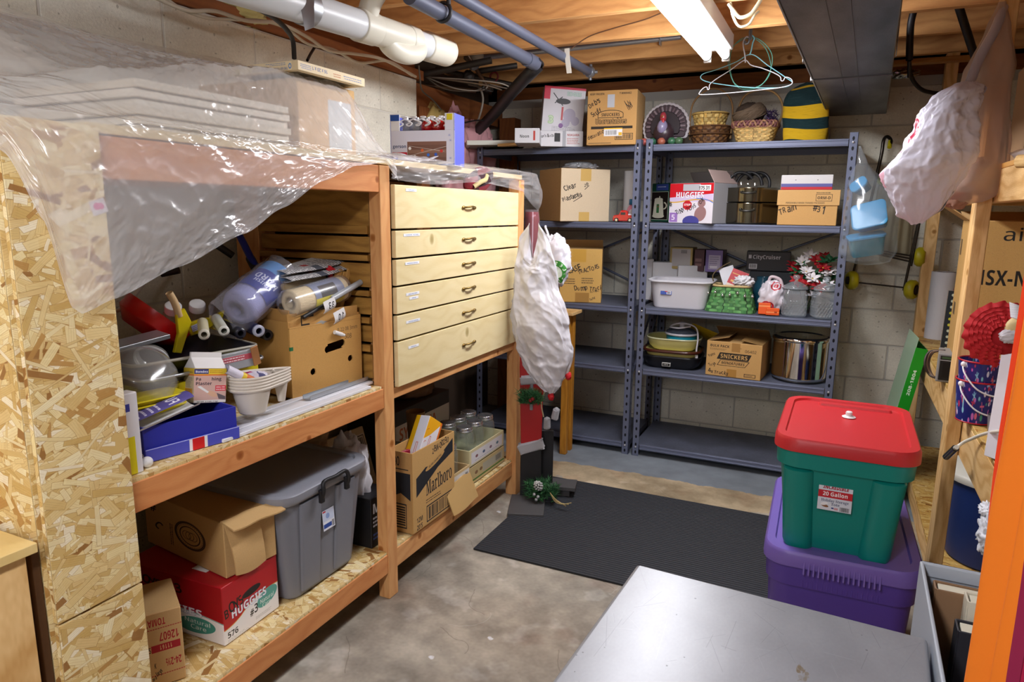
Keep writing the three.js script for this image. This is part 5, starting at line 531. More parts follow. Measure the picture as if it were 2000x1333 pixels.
{ // ----- top of the right unit
  const Y = LV[4] + 0.001;
  { const p = [-0.828,1.589,-3.52], t = thing('turkey_figurine', 'dark ceramic turkey with a fanned tail on the top steel shelf', 'figurine', [p[0], Y, -3.52]);
    const fan = (r, n, col, z, th) => { const q = []; for (let i = 0; i <= n * 4; i++) { const a = -0.5 + (PI + 1.0) * i / (n * 4), k = r * (1 + 0.035 * Math.abs(Math.sin(i / 4 * PI))); q.push([k * Math.cos(a), 0.095 + k * Math.sin(a)]); } return ext(q, th, 0.002); };
    add(t, 'tail_fan', fan(0.112, 22, 0, 0, 0.016), M(0xb9b4b8, 0.4), [0, 0, -0.03]); add(t, 'tail_fan', fan(0.1, 20, 0, 0, 0.018), M(0x3c2c34, 0.4), [0, 0, -0.024]); add(t, 'tail_fan', fan(0.07, 14, 0, 0, 0.018), M(0x241a22, 0.4), [0, 0, -0.012]);
    for (let i = 0; i < 17; i++) { const a = -0.2 + (PI + 0.4) * i / 16; add(t, 'feather', rbox(0.011, 0.03, 0.006, 0.003), M(i % 2 ? 0x7e6f76 : 0x5a4850, 0.4), [0.083 * Math.cos(a), 0.095 + 0.083 * Math.sin(a), -0.012], [0, 0, a - PI / 2]); }
    add(t, 'body', blob(0.05, 0.055, 0.045, 0.06, 3, 2, 30, 20), M(0x3a2a30, 0.35), [0, 0.06, 0.02]); add(t, 'breast', blob(0.026, 0.036, 0.03, 0.04, 3, 4, 24, 18), M(0x8f88a8, 0.3), [-0.002, 0.085, 0.045]); const hd = add(t, 'head', blob(0.016, 0.026, 0.017, 0.05, 3, 6, 20, 14), M(0xa03a44, 0.3), [0, 0.132, 0.045]); add(hd, 'beak', mv(new THREE.ConeGeometry(0.006, 0.02, 10), 0, 0, 0, PI / 2), M(0xc08a3a, 0.4), [0, 0.004, 0.022]); add(hd, 'wattle', blob(0.007, 0.018, 0.007, 0.05, 2, 1, 14, 10), M(0xc02a34, 0.3), [0.004, -0.022, 0.016]);
    for (const [x, c] of [[-0.085, 0xa8524a], [0.0, 0xa8604a], [0.05, 0x3a6a4c], [-0.045, 0x2f5f48], [0.085, 0x4a6a4a]]) add(t, 'gourd', blob(0.02, 0.018, 0.018, 0.1, 3, x * 90, 18, 12), M(c, 0.35), [x, 0.018, 0.06]);
  }
  const darkW = M(0xffffff, 0.7, { map: weave([122, 84, 44], [92, 58, 30], 4, 4, '#20150c') }), yelW = M(0xffffff, 0.65, { map: weave([224, 196, 120], [206, 170, 92], 4, 4, '#6a5228') }), natW = M(0xffffff, 0.65, { map: weave([226, 194, 124], [206, 166, 96], 4, 6, '#7a5a2c') });
  const b1 = basket('wicker_basket', 'brown woven basket with a tall thin handle on the top steel shelf', [[-0.613,1.595,-3.55][0], Y, -3.55], 0.098, 0.078, 0.085, darkW, { ru: 7, rv: 1.5 });
  add(b1, 'handle', tube([[-0.096, 0.03, 0], [-0.1, 0.12, 0.0], [-0.09, 0.2, 0], [-0.045, 0.25, 0], [0, 0.265, 0], [0.05, 0.25, 0], [0.09, 0.2, 0], [0.1, 0.12, 0], [0.096, 0.03, 0]], 0.0045, 8, 80), M(0x8a6a40, 0.7)); add(b1, 'band', tube(ring(0.19, 0.19, 0.095, 6).map(([x, z]) => [x, 0.05, z]), 0.004, 6, 90, true), M(0x5a3a1c, 0.7));
  basket('wicker_basket', 'pale yellow woven basket standing inside the brown handled basket', [[-0.613,1.595,-3.55][0] - 0.004, Y + 0.052, -3.55], 0.084, 0.06, 0.095, yelW, { ru: 7, rv: 1.6, rim: 0.005 });
  const b2 = basket('wicker_basket', 'natural woven basket with a plum coloured braided rim next to the knitted hat', [[-0.405,1.592,-3.56][0], Y, -3.55], 0.098, 0.078, 0.07, natW, { ru: 8, rv: 1.6, sq: 4, d: 0.8 });
  { const br = []; for (let k = 0; k < 3; k++) { const q = []; for (let i = 0; i <= 120; i++) { const a = i / 120 * 2 * PI, c = Math.cos(a), s = Math.sin(a), n = 1 / Math.pow(c ** 4 + s ** 4, 0.25), ph = i / 120 * 2 * PI * 14 + k * 2.094; q.push([(0.1 * n + 0.004 * Math.cos(ph * 2)) * c, 0.085 + 0.014 * Math.sin(ph), (0.1 * n + 0.004 * Math.cos(ph * 2)) * s * 0.8]); } br.push(tube(q.slice(0, -1), 0.0055, 6, 360, true)); } br.forEach((g, k) => add(b2, 'braid', g, M([0x7a4a4e, 0x8a5a54, 0xb48a64][k], 0.65))); }
  add(b2, 'handle', tube([[0.1, 0.09, -0.03], [0.112, 0.15, -0.03], [0.1, 0.2, -0.03], [0.06, 0.24, -0.03], [0, 0.25, -0.03], [-0.06, 0.23, -0.03], [-0.09, 0.16, -0.03], [-0.098, 0.09, -0.03]], 0.005, 8, 70), M(0x9a7a4c, 0.7));
  { const o = thing('vine_ball', 'grey-brown ball of wound vine sitting in the plum rimmed basket', 'ball', [[-0.438,1.758,-3.56][0], Y + 0.14, -3.56]); const st = []; for (let k = 0; k < 26; k++) { const q = []; const a = rr(0, PI), b = rr(0, PI); for (let i = 0; i < 24; i++) { const t = i / 24 * 2 * PI, v = V(Math.cos(t), Math.sin(t), 0).applyEuler(new THREE.Euler(a * 0.35 + 1.3, b * 0.3, k)); q.push([v.x * 0.075, v.y * 0.058, v.z * 0.07]); } st.push(tube(q, 0.0055, 5, 60, true)); } add(o, 'strand', merge(st.slice(0, 13)), M(0x6a5a48, 0.85)); add(o, 'strand', merge(st.slice(13)), M(0x7c6b58, 0.85)); add(o, 'core', blob(0.068, 0.052, 0.063, 0.1, 4, 3), M(0x4a3e34, 0.9)); }
  { const o = thing('tinsel', 'dark purple tinsel tucked at the right end of the plum rimmed basket', 'tinsel', [[-0.337,1.714,-3.56][0], Y + 0.12, -3.55]); const q = [], r = rng(4); for (let i = 0; i < 140; i++) { const g = rbox(0.0016, 0.026, 0.0016, 0.0004); q.push(mv(g, (r() - 0.5) * 0.045, (r() - 0.5) * 0.06, (r() - 0.5) * 0.07, r() * 6, r() * 6, r() * 6)); } const m = add(o, 'strands', merge(q), M(0x38205e, 0.3, { metalness: 0.4 })); m.userData.kind = 'stuff'; }
  { const p = [[-0.185,1.596,-3.56][0], Y, -3.55], t = thing('knit_hat', 'dark green and yellow striped knitted hat on the top steel shelf', 'hat', p, 0.1);
    const mp = print(64, 512, '#0c3034', (g) => { const s = ['#e0b414', '#0b2f33', '#e4b618', '#0a2e34', '#d8ae16']; const e = [[0, 20, '#0b2f33'], [20, 120, '#dfb316'], [120, 210, '#0b2f33'], [210, 320, '#e4b818'], [320, 462, '#0a2c30'], [462, 480, '#c49c1c'], [480, 512, '#0b2f33']]; for (const [a, b, c] of e) { g.fillStyle = c; g.fillRect(0, 512 - b, 64, b - a); } for (let y = 0; y < 512; y += 4) { g.fillStyle = 'rgba(0,0,0,.14)'; g.fillRect(0, y, 64, 1.4); } speck(g, 64, 512, 5000, 0.12, 3, 1); }, 0.95);
    add(t, 'knit', surf((u, v) => { const a = u * 2 * PI, f = v < 0.12 ? 0.94 + 0.06 * (v / 0.12) : 1, w = v < 0.62 ? f : f * Math.sqrt(Math.max(0, 1 - ((v - 0.62) / 0.38) ** 2.2)), lean = 0.0 + 0.012 * v, k = 1 + 0.05 * fbm(u * 4 + 1, v * 3, 6) * 2; return [0.098 * w * Math.cos(a) * k - lean, v * 0.262 + 0.006 * Math.sin(a * 2 + v * 4), -0.045 * w * Math.sin(a) * k]; }, 60, 50), mp); }
}
{ // ----- second shelf, left unit
  const Y = LV[3] + 0.001;
  const B = {p:[-1.296,1.204,-3.522],w:0.285,h:0.265,d:0.260,r:0.835}, c = carton('carton', 'pale tan carton with handwriting about clear plastic rolls on the second steel shelf', B, { base: M(0xffffff, 0.75, { map: kraft[1].map, color: 0xf0e6d8 }), f: kp(512, 560, (g) => { g.fillStyle = '#cda85e'; g.fillRect(200, 0, 110, 130); g.fillRect(190, 460, 110, 100); hand(g, 'Clear', 40, 240, 76, '#2a2622', -0.35, 3); hand(g, 'Plastic', 20, 350, 66, '#2a2622', -0.3, 4); hand(g, 'Rolls', 130, 320, 60, '#2a2622', -0.4, 5); hand(g, "26'", 240, 190, 50, '#2a2622', -0.2, 5); g.strokeStyle = '#2a2622'; g.lineWidth = 6; g.beginPath(); g.moveTo(130, 350); g.lineTo(220, 290); g.moveTo(245, 220); g.lineTo(290, 175); g.stroke(); }, 'rgb(216,196,164)', 8), r: kp(400, 500, (g) => { txt(g, 'FPK 62021', 70, 130, 36, '#a8484c', { sx: 0.9 }); g.fillStyle = '#a8242c'; g.fillRect(80, 250, 170, 90); txt(g, 'TISSUE', 92, 280, 36, '#e4cfae', { sx: 0.9 }); txt(g, 'PAPER', 96, 318, 30, '#e4cfae'); txt(g, 'MEDIUM 100', 80, 370, 26, '#a8484c'); }, 'rgb(206,190,164)', 9) });
  { const o = thing('bubble_wrap', 'clear bubble wrap bulging from the top of the pale tan carton', 'bubble wrap', [B.p[0] + 0.03, Y + B.h + 0.013, B.p[2]], 0); const q = [], r = rng(6); add(o, 'sheet', blob(0.095, 0.018, 0.07, 0.3, 4, 3, 50, 24), film(0xe8eaee, 0.7, 0.14)); for (let i = 0; i < 70; i++) { const a = r() * 6.28, k = Math.sqrt(r()); q.push(mv(new THREE.SphereGeometry(0.009, 10, 6), 0.085 * k * Math.cos(a), 0.016 * Math.sqrt(1 - k * k) + 0.004, 0.06 * k * Math.sin(a))); } const m = add(o, 'bubbles', merge(q), film(0xf2f4f6, 0.85, 0.1)); m.userData.kind = 'stuff'; }
  { const p = [-0.989,1.207,-3.43], t = thing('toy_truck', 'small red toy pickup truck at the shelf edge by the pale tan carton', 'toy', [p[0], Y, -3.425], 0.05), red = MP(0xc01418, 0.2, { clearcoat: 1 }); add(t, 'body', ext([[-0.05, 0.008], [0.052, 0.008], [0.054, 0.03], [0.02, 0.032], [0.018, 0.05], [0.008, 0.056], [-0.012, 0.055], [-0.022, 0.034], [-0.048, 0.03], [-0.053, 0.018]], 0.036, 0.003), red); add(t, 'cargo', rbox(0.03, 0.012, 0.026, 0.004), M(0xd6ccd0, 0.5), [0.036, 0.036, 0]); for (const x of [-0.034, 0.034]) for (const z of [-0.019, 0.019]) { const w = add(t, 'wheel', mv(cyl(0.0105, 0.0105, 0.008, 18), 0, 0, 0, PI / 2), blackMat, [x, 0.0105, z]); add(w, 'hub', mv(cyl(0.006, 0.006, 0.009, 14), 0, 0, 0, PI / 2), chrome); } for (const z of [-0.012, 0.012]) add(t, 'window', rbox(0.024, 0.012, 0.001, 0.0003), M(0x2a2a30, 0.1), [-0.002, 0.042, z > 0 ? 0.0182 : -0.0182]); }
  { const p = [-0.967,1.209,-3.52], t = thing('pink_toy', 'pink plush with a white belly and teal cap behind the red toy truck', 'toy', [p[0], Y, -3.5]); add(t, 'body', blob(0.032, 0.045, 0.028, 0.08, 3, 2, 24, 16), M(0xd88aa0, 0.8), [0, 0.045, 0]); add(t, 'belly', blob(0.022, 0.026, 0.018, 0.05, 3, 2, 20, 14), M(0xe2e2e6, 0.7), [0.006, 0.042, 0.018]); add(t, 'cap', lathe([[0, 0.0], [0.02, 0.0], [0.02, 0.024], [0.016, 0.028], [0, 0.028]], 24), M(0x1f6f9c, 0.5), [0, 0.087, 0]); }
  { const p = [-0.997,1.213,-3.62], t = thing('paper_roll', 'tall white paper roll standing behind the pink plush', 'paper roll', [p[0] - 0.01, Y, -3.62]); add(t, 'roll', lathe([[0.015, 0], [0.045, 0], [0.045, 0.26], [0.015, 0.26], [0.015, 0]], 28), M(0xd4d6d8, 0.8)); }
}
{ // ----- second shelf, right unit
  const Y = LV[3] + 0.001, grn = M(0x0f4a34, 0.45), grnD = M(0x0c3d2c, 0.45);
  const S = {p:[-0.858,1.204,-3.837],w:0.146,h:0.206,d:0.160,r:-0.559}, stein = carton('stein_box', 'dark green gift box with a white beer stein picture, below the gold crested box', { ...S, p: [S.p[0] + 0.004, S.p[1], S.p[2] - 0.04] }, { base: grnD, f: print(256, 480, '#0f4a34', (g) => { g.fillStyle = '#1c1412'; g.fillRect(0, 110, 216, 340); g.strokeStyle = '#d8d6c4'; g.lineWidth = 5; g.strokeRect(-6, 106, 226, 350); g.fillStyle = '#3a4f9c'; g.fillRect(56, 10, 160, 80); lines(g, 76, 40, 120, 1, 10, '#cfd6ee', 10); g.fillStyle = '#e0dcc4'; g.beginPath(); g.moveTo(40, 210); g.lineTo(150, 210); g.lineTo(168, 400); g.lineTo(22, 400); g.fill(); g.beginPath(); g.ellipse(95, 410, 80, 26, 0, 0, 7); g.fill(); g.beginPath(); g.ellipse(95, 200, 56, 20, 0, 0, 7); g.fill(); g.fillRect(100, 160, 14, 30); g.lineWidth = 16; g.strokeStyle = '#d4d0b8'; g.beginPath(); g.arc(160, 280, 40, -1.4, 1.5); g.stroke(); g.fillStyle = '#3f7a46'; g.fillRect(70, 260, 34, 110); g.fillStyle = '#a85a3a'; g.fillRect(84, 280, 12, 20); }, 0.4), r: M(0x0e4230, 0.45) });
  const S2 = {p:[-0.941,1.416,-4.032],w:0.158,h:0.140,d:0.160,r:0.161}; carton('stein_box', 'dark green box with a round gold crest, standing on the stein picture box', { ...S2, p: [S2.p[0], 1.204 + S.h + 0.001, S2.p[2]] }, { base: grnD, f: print(320, 300, '#0f4632', (g) => { g.strokeStyle = '#8a8a5a'; g.lineWidth = 4; g.beginPath(); g.arc(180, 140, 110, 0, 7); g.stroke(); g.beginPath(); g.arc(180, 140, 76, 0, 7); g.stroke(); for (let k = 0; k < 22; k++) { const a = k / 22 * 6.28; g.save(); g.translate(180 + 93 * Math.cos(a), 140 + 93 * Math.sin(a)); g.rotate(a + PI / 2); g.fillStyle = '#8a8a5a'; g.fillRect(-6, -9, 9, 18); g.restore(); } g.fillStyle = '#b09a50'; g.beginPath(); g.moveTo(140, 100); g.lineTo(220, 100); g.lineTo(205, 160); g.lineTo(180, 185); g.lineTo(155, 160); g.fill(); g.fillRect(172, 185, 16, 20); }, 0.45) });
  const Bh = {p:[-0.62,1.204,-3.51],w:0.240,h:0.189,d:0.220,r:-0.370}; carton('diaper_box', 'small red and white diaper carton with handwriting on the second steel shelf', Bh, { base: M(0xb8b8bc, 0.5), flaps: [['k', 0.08, 2.3, M(0x5a5450, 0.6)], ['r', 0.07, 2.1, M(0xb09a94, 0.6)]], f: print(480, 420, '#e6e2ea', (g) => { g.fillStyle = '#d01424'; g.fillRect(0, 0, 480, 130); g.fillRect(0, 120, 480, 40); g.fillStyle = '#d8c8e8'; g.beginPath(); g.moveTo(0, 150); g.lineTo(480, 110); g.lineTo(480, 190); g.lineTo(0, 200); g.fill(); g.strokeStyle = '#e0b040'; g.lineWidth = 12; g.beginPath(); g.moveTo(0, 196); g.bezierCurveTo(120, 220, 300, 130, 480, 190); g.stroke(); g.strokeStyle = '#6a8ad8'; g.lineWidth = 10; g.beginPath(); g.moveTo(300, 160); g.quadraticCurveTo(420, 160, 480, 205); g.stroke(); g.fillStyle = '#b9bcc2'; g.fillRect(150, 10, 190, 70); g.fillStyle = '#ececec'; g.fillRect(330, 20, 120, 60); txt(g, '175 31', 320, 52, 52, '#222', { sx: 0.75 }); txt(g, 'HUGGIES', 70, 125, 84, '#f4f2f6', { stroke: '#9aa0c8', lw: 4, sx: 0.85 }); g.fillStyle = '#c8202c'; g.beginPath(); for (let k = 0; k < 8; k++) g[k ? 'lineTo' : 'moveTo'](205 + 52 * Math.cos(k * 0.785 + 0.39), 230 + 52 * Math.sin(k * 0.785 + 0.39)); g.fill(); txt(g, 'STOP', 205, 225, 30, '#fff', { align: 'center' }); g.fillStyle = '#a07a7a'; g.beginPath(); g.arc(360, 210, 42, 0, 7); g.fill(); g.beginPath(); g.ellipse(350, 320, 62, 80, 0.3, 0, 7); g.fill(); g.fillStyle = '#4a4a98'; g.beginPath(); g.ellipse(250, 400, 90, 60, 0, 0, 7); g.fill(); g.fillStyle = '#a07ac4'; g.fillRect(10, 310, 90, 100); txt(g, '5', 30, 360, 80, '#efe6f8'); hand(g, '#', 10, 250, 76, '#111', -0.3, 3); hand(g, 'TINY TOYS', 90, 330, 64, '#111', -0.35, 6); hand(g, 'OK', 340, 220, 60, '#111', -0.6, 5); }, 0.4), r: M(0xaeb0b6, 0.5) });
  const steelDk = MP(0x6f6a5c, 0.14, { metalness: 1 });
  const pot = (name, label, p, r, h, lid) => { const t = thing(name, label, 'pot', p, 0.0); add(t, 'pan', lathe([[0, 0], [r - 0.006, 0], [r, 0.006], [r, h - 0.003], [r + 0.004, h], [r - 0.003, h], [r - 0.004, 0.01], [0, 0.006]], 48), steelDk); for (const a of [0, PI]) { const h_ = add(t, 'handle', tube([[-0.032, h * 0.72, r], [-0.03, h * 0.66, r + 0.014], [0, h * 0.62, r + 0.022], [0.03, h * 0.66, r + 0.014], [0.032, h * 0.72, r]], 0.005, 8, 40), M(0x2a2822, 0.3)); h_.rotation.y = a; } return t; };
  const px = [-0.402,1.201,-3.55][0];
  pot('cooking_pot', 'wide steel cooking pot on the second steel shelf, under a second pot', [px, Y, -3.56], 0.128, 0.098); pot('cooking_pot', 'wide steel pot stacked upside on the lower pot, below the glass lids', [px, Y + 0.099, -3.56], 0.125, 0.07);
  for (let k = 0; k < 3; k++) { const t = thing('pot_cover', ['domed glass pot lid with a dark rim, left one on the stacked pots', 'domed glass pot lid with a dark rim, middle one on the stacked pots', 'domed glass pot lid with a dark rim, right one on the stacked pots'][k], 'lid', [px - 0.015 + (k - 1) * 0.035, Y + 0.182, -3.55 - k * 0.02], 0); t.rotation.set(-0.05, 0.25 * (1 - k), (1 - k) * 0.55, 'YXZ'); add(t, 'dome', lathe([[0.058, 0], [0.054, 0.02], [0.04, 0.034], [0.02, 0.042], [0, 0.044]], 32), glass); add(t, 'band', tube(Array.from({ length: 30 }, (_, i) => { const a = PI * i / 29; return [0.058 * Math.cos(a), 0.062 * Math.sin(a) + 0.0, 0.0]; }), 0.0075, 8, 60), blackMat); add(t, 'knob', lathe([[0.006, 0.042], [0.006, 0.05], [0.014, 0.056], [0.014, 0.06], [0, 0.062]], 16), blackMat); }
  const B = {p:[-0.144,1.204,-3.522],w:0.246,h:0.154,d:0.240,r:0.018}, bx = carton('mailing_carton', 'brown lidded carton marked ORM-D and number 31 on the second steel shelf', B, { base: kraft[0], f: kp(560, 330, (g) => { hand(g, 'TRain', 20, 230, 90, '#3a2e20', -0.3, 4); hand(g, '#31', 330, 190, 92, '#2a2622', 0.25, 6); }, 'rgb(206,160,96)', 12) });
  add(bx, 'lid', rbox(B.w + 0.012, B.h * 0.44, B.d + 0.01, 0.002), six({ f: kp(560, 140, (g) => { g.strokeStyle = '#3a2e20'; g.lineWidth = 4; g.strokeRect(350, 40, 140, 60); txt(g, 'ORM-D', 420, 72, 36, '#2a2218', { align: 'center' }); lines(g, 350, 22, 140, 1, 8, '#5a4a30', 8); txt(g, 'PERISHABLE WHEN THAWED PACKAGES', 80, 118, 22, '#5a4a30', { sx: 0.85 }); }, 'rgb(210,166,104)', 13) }, kraft[0]), [0, B.h * 0.79, 0]);
  carton('game_box', 'flat white, blue and red box lying on the brown ORM-D carton', { p: [B.p[0] - 0.012, 1.204 + B.h * 1.012, B.p[2] + 0.01], w: B.w * 0.87, h: 0.066, d: 0.2, r: B.r }, { base: white, f: print(400, 110, '#d4d3d4', (g) => { g.fillStyle = '#5a5a9c'; g.fillRect(0, 64, 400, 24); g.fillStyle = '#b8202c'; g.fillRect(0, 88, 400, 22); g.fillStyle = '#666'; g.fillRect(110, 34, 8, 6); g.fillRect(280, 34, 8, 6); }, 0.4) });
}
{ // ----- third shelf
  const Y = LV[2] + 0.001;
  carton('toy_carton', 'tan carton with handwriting about tractors and a dump truck on the third left shelf', {p:[-1.238,0.783,-3.521],w:0.219,h:0.280,d:0.220,r:0.287}, { base: kraft[0], flaps: [['k', 0.06, 2.4, kraft[1]]], f: kp(420, 540, (g) => { g.fillStyle = '#c89a3c'; g.fillRect(120, 0, 140, 130); g.fillStyle = '#a87e3c'; g.fillRect(160, 440, 140, 100); hand(g, 'CASE', 90, 250, 84, '#2a2420', -0.35, 3); hand(g, 'TRACTORS', 190, 250, 60, '#2a2420', -0.3, 4); hand(g, 'Dump Truck', 150, 420, 66, '#2a2420', -0.05, 6); lines(g, 40, 300, 130, 3, 22, '#6a5434', 10); lines(g, 220, 290, 150, 3, 22, '#6a5434', 10); hand(g, 'it is a Road', 310, 440, 24, '#2a2420', -0.2, 8); hand(g, 'Sand', 310, 520, 34, '#2a2420', -0.4, 9); }, 'rgb(206,164,88)', 14) });
  { const p = [-0.7,0.766,-3.5], t = thing('wash_basin', 'white rectangular plastic wash basin with a blue label on the third right shelf', 'basin', [p[0], Y, -3.53], 0.03), m = M(0xdcdce2, 0.35); add(t, 'shell', loft([{ y: 0, w: 0.25, d: 0.18, r: 0.04 }, { y: 0.008, w: 0.26, d: 0.19, r: 0.045 }, { y: 0.13, w: 0.3, d: 0.235, r: 0.06 }, { y: 0.133, w: 0.325, d: 0.26, r: 0.07 }, { y: 0.139, w: 0.325, d: 0.26, r: 0.07 }, { y: 0.141, w: 0.318, d: 0.253, r: 0.068 }, { y: 0.136, w: 0.295, d: 0.23, r: 0.058 }, { y: 0.014, w: 0.25, d: 0.18, r: 0.04 }]), m); add(t, 'label', rbox(0.055, 0.042, 0.001, 0.0004), print(128, 96, '#3a56a8', (g) => { g.fillStyle = '#8a2a48'; g.fillRect(0, 0, 128, 24); g.fillStyle = '#e2e2ee'; g.fillRect(70, 50, 50, 40); g.fillStyle = '#c8302c'; g.fillRect(50, 34, 30, 30); bars(g, 78, 60, 36, 26, 3); }), [-0.06, 0.09, 0.1085], [-0.17, 0, 0]); }
  for (let k = 0; k < 3; k++) { const B = [{p:[-0.973,0.783,-4.502],w:0.130,h:0.198,d:0.100,r:0.305},{p:[-0.841,0.783,-4.547],w:0.139,h:0.187,d:0.100,r:0.322},{p:[-0.699,0.783,-4.597],w:0.151,h:0.177,d:0.100,r:0.341}][k]; carton('gift_box', ['left white cardboard gift box standing behind the white basin', 'middle white cardboard gift box standing behind the white basin', 'right white cardboard gift box standing behind the white basin'][k], { ...B, h: B.h * 1.12, p: [B.p[0], Y, -3.74] }, { base: M(0xd2d3d6, 0.6), group: 'white gift boxes' }); }
  const st = [['small pale box with a gold border on the left white gift boxes', 1309, 1354, 461, 502, 0x9a8a5a, (g) => { g.fillStyle = '#b9b6b4'; g.fillRect(14, 12, 132, 136); bars(g, 80, 20, 40, 26, 4, '#555'); }, '#b09a5c'], ['narrow maroon box between the gold bordered and purple boxes', 1357, 1377, 456, 505, 0x4a2028, (g) => { g.fillStyle = '#7a5a58'; g.fillRect(20, 70, 100, 24); g.fillRect(20, 108, 100, 20); }, '#4c2a30'], ['purple box with white labels on the right white gift box', 1379, 1413, 460, 508, 0x3e3048, (g) => { g.fillStyle = '#b8b0c8'; g.fillRect(30, 40, 110, 110); lines(g, 40, 52, 90, 6, 16, '#7a7090', 6); g.fillStyle = '#e0dce6'; g.fillRect(44, 120, 70, 20); }, '#7a6aa4']];
  for (const [lab, x0, x1, t0, b0, c, fn, bg] of st) { const L = (x) => x; const X0 = { 1309: [-0.807,1.027,-3.7][0], 1357: [-0.679,1.032,-3.7][0], 1379: [-0.621,1.034,-3.7][0] }[x0], X1 = { 1354: [-0.687,1.032,-3.7][0], 1377: [-0.626,1.034,-3.7][0], 1413: [-0.533,1.038,-3.7][0] }[x1]; carton('small_box', lab, { p: [(X0 + X1) / 2, Y + 0.176 - (x0 > 1350 ? 0.008 : 0), -3.75], w: X1 - X0, h: 0.115, d: 0.1, r: -0.05 }, { base: M(c, 0.45), f: print(160, 170, bg, fn, 0.45) }); }
  { const p = [-0.453,0.772,-3.47], t = basket('wicker_basket', 'green flared woven basket with silver bells on the third right shelf', [p[0], Y, -3.5], 0.085, 0.118, 0.125, M(0xffffff, 0.7, { map: weave([92, 150, 84], [62, 118, 62], 4, 5, '#1c3a1e') }), { sq: 5, d: 0.72, ru: 7, rv: 2, rimM: M(0xc9ae7a, 0.6), rim: 0.006 }); add(t, 'handle', tube([[-0.085, 0.12, 0], [-0.095, 0.17, 0], [-0.06, 0.21, -0.02], [-0.02, 0.235, -0.03]], 0.003, 6, 30), M(0x5a4a2a, 0.6)); for (let k = 0; k < 7; k++) { const b = add(t, 'bell', new THREE.SphereGeometry(0.007, 14, 10), chrome, [-0.1 + k * 0.034, 0.088 + 0.008 * Math.sin(k * 2), 0.078 + 0.004 * (k % 2)]); add(b, 'loop', new THREE.TorusGeometry(0.003, 0.001, 6, 12), chrome, [0, 0.009, 0]); }
    const mk = (name, label, x, y, z, rz, w, h, m) => { const o = thing(name, label, 'card', [p[0] + x, Y + y, -3.5 + z], 0.1); o.rotation.set(-0.25, 0.1, rz, 'YXZ'); add(o, 'card', rbox(w, h, 0.004, 0.001), six({ f: m }, white)); return o; };
    mk('greeting_card', 'white card standing at the left of the green basket', -0.02, 0.155, -0.02, 0.35, 0.07, 0.12, M(0xd4d6dc, 0.5)); mk('greeting_card', 'red card with gold stripes in the green basket', 0.018, 0.145, 0.0, -0.35, 0.08, 0.11, print(128, 160, '#b8242c', (g) => { g.fillStyle = '#d8a850'; g.fillRect(10, 30, 100, 6); g.fillRect(20, 80, 90, 14); g.fillStyle = '#e0d0c0'; g.fillRect(0, 110, 128, 20); }, 0.4));
    const o = thing('tissue_paper', 'white crumpled tissue paper at the right of the green basket', 'paper', [p[0] + 0.055, Y + 0.148, -3.47]); add(o, 'paper', blob(0.045, 0.026, 0.03, 0.5, 4, 8, 40, 26), M(0xdcdce0, 0.6)); }
  { const B = {p:[-0.315,0.95,-4.061],w:0.207,h:0.098,d:0.090,r:0.077}; carton('gadget_box', 'black box with pale lettering propped behind the glass jars', { ...B, p: [B.p[0], 0.97, -3.72] }, { base: M(0x1c1c22, 0.4), f: print(320, 140, '#18181e', (g) => { txt(g, 'CityCruiser', 44, 40, 40, '#c8c8d0', { sx: 0.95 }); g.fillStyle = '#c8c8d0'; g.fillRect(14, 26, 22, 26); g.fillStyle = '#d0d0d4'; g.fillRect(20, 90, 60, 36); bars(g, 26, 94, 48, 26, 4); }, 0.4) }); const C = carton('shoe_box', 'dark box lying under the black lettered box at the wall', { p: [B.p[0] + 0.02, Y, -3.74], w: 0.2, h: 0.185, d: 0.14, r: 0 }, { base: M(0x2a3036, 0.6) }); }
  { const p = [-0.321,0.798,-3.6], t = thing('blue_vase', 'dark teal jug standing behind the red printed shopping bag', 'jug', [p[0], Y, -3.6]); add(t, 'body', lathe([[0, 0], [0.035, 0], [0.045, 0.02], [0.05, 0.08], [0.04, 0.13], [0.03, 0.15], [0.034, 0.165], [0.03, 0.165], [0.026, 0.15]], 32), M(0x1a4456, 0.2)); add(t, 'handle', tube([[0.038, 0.14, 0], [0.07, 0.13, 0], [0.072, 0.09, 0], [0.048, 0.06, 0]], 0.006, 8, 30), M(0x1a4456, 0.2)); }
  { const p = [-0.268,0.793,-3.47], t = thing('shopping_bag', 'white plastic shopping bag with red rings beside the green basket', 'bag', [p[0], Y, -3.5]); const b = blob(0.06, 0.085, 0.05, 0.25, 2.4, 17, 44, 32, -0.9); add(t, 'bag', b, print(256, 256, '#dcd6de', (g) => { g.strokeStyle = '#c02a38'; g.lineWidth = 7; for (const [x, y] of [[180, 90], [60, 130], [210, 190]]) { g.beginPath(); g.arc(x, y, 20, 0, 7); g.stroke(); g.beginPath(); g.arc(x, y, 6, 0, 7); g.stroke(); } g.lineWidth = 4; g.beginPath(); g.moveTo(0, 60); g.quadraticCurveTo(120, 20, 256, 70); g.stroke(); }, 0.35), [0, 0.078, 0]); add(t, 'handle', tube([[-0.02, 0.14, 0.01], [-0.01, 0.175, 0.01], [0.03, 0.165, 0.01], [0.045, 0.13, 0.01]], 0.008, 6, 30), M(0xd8c6cc, 0.4)); }
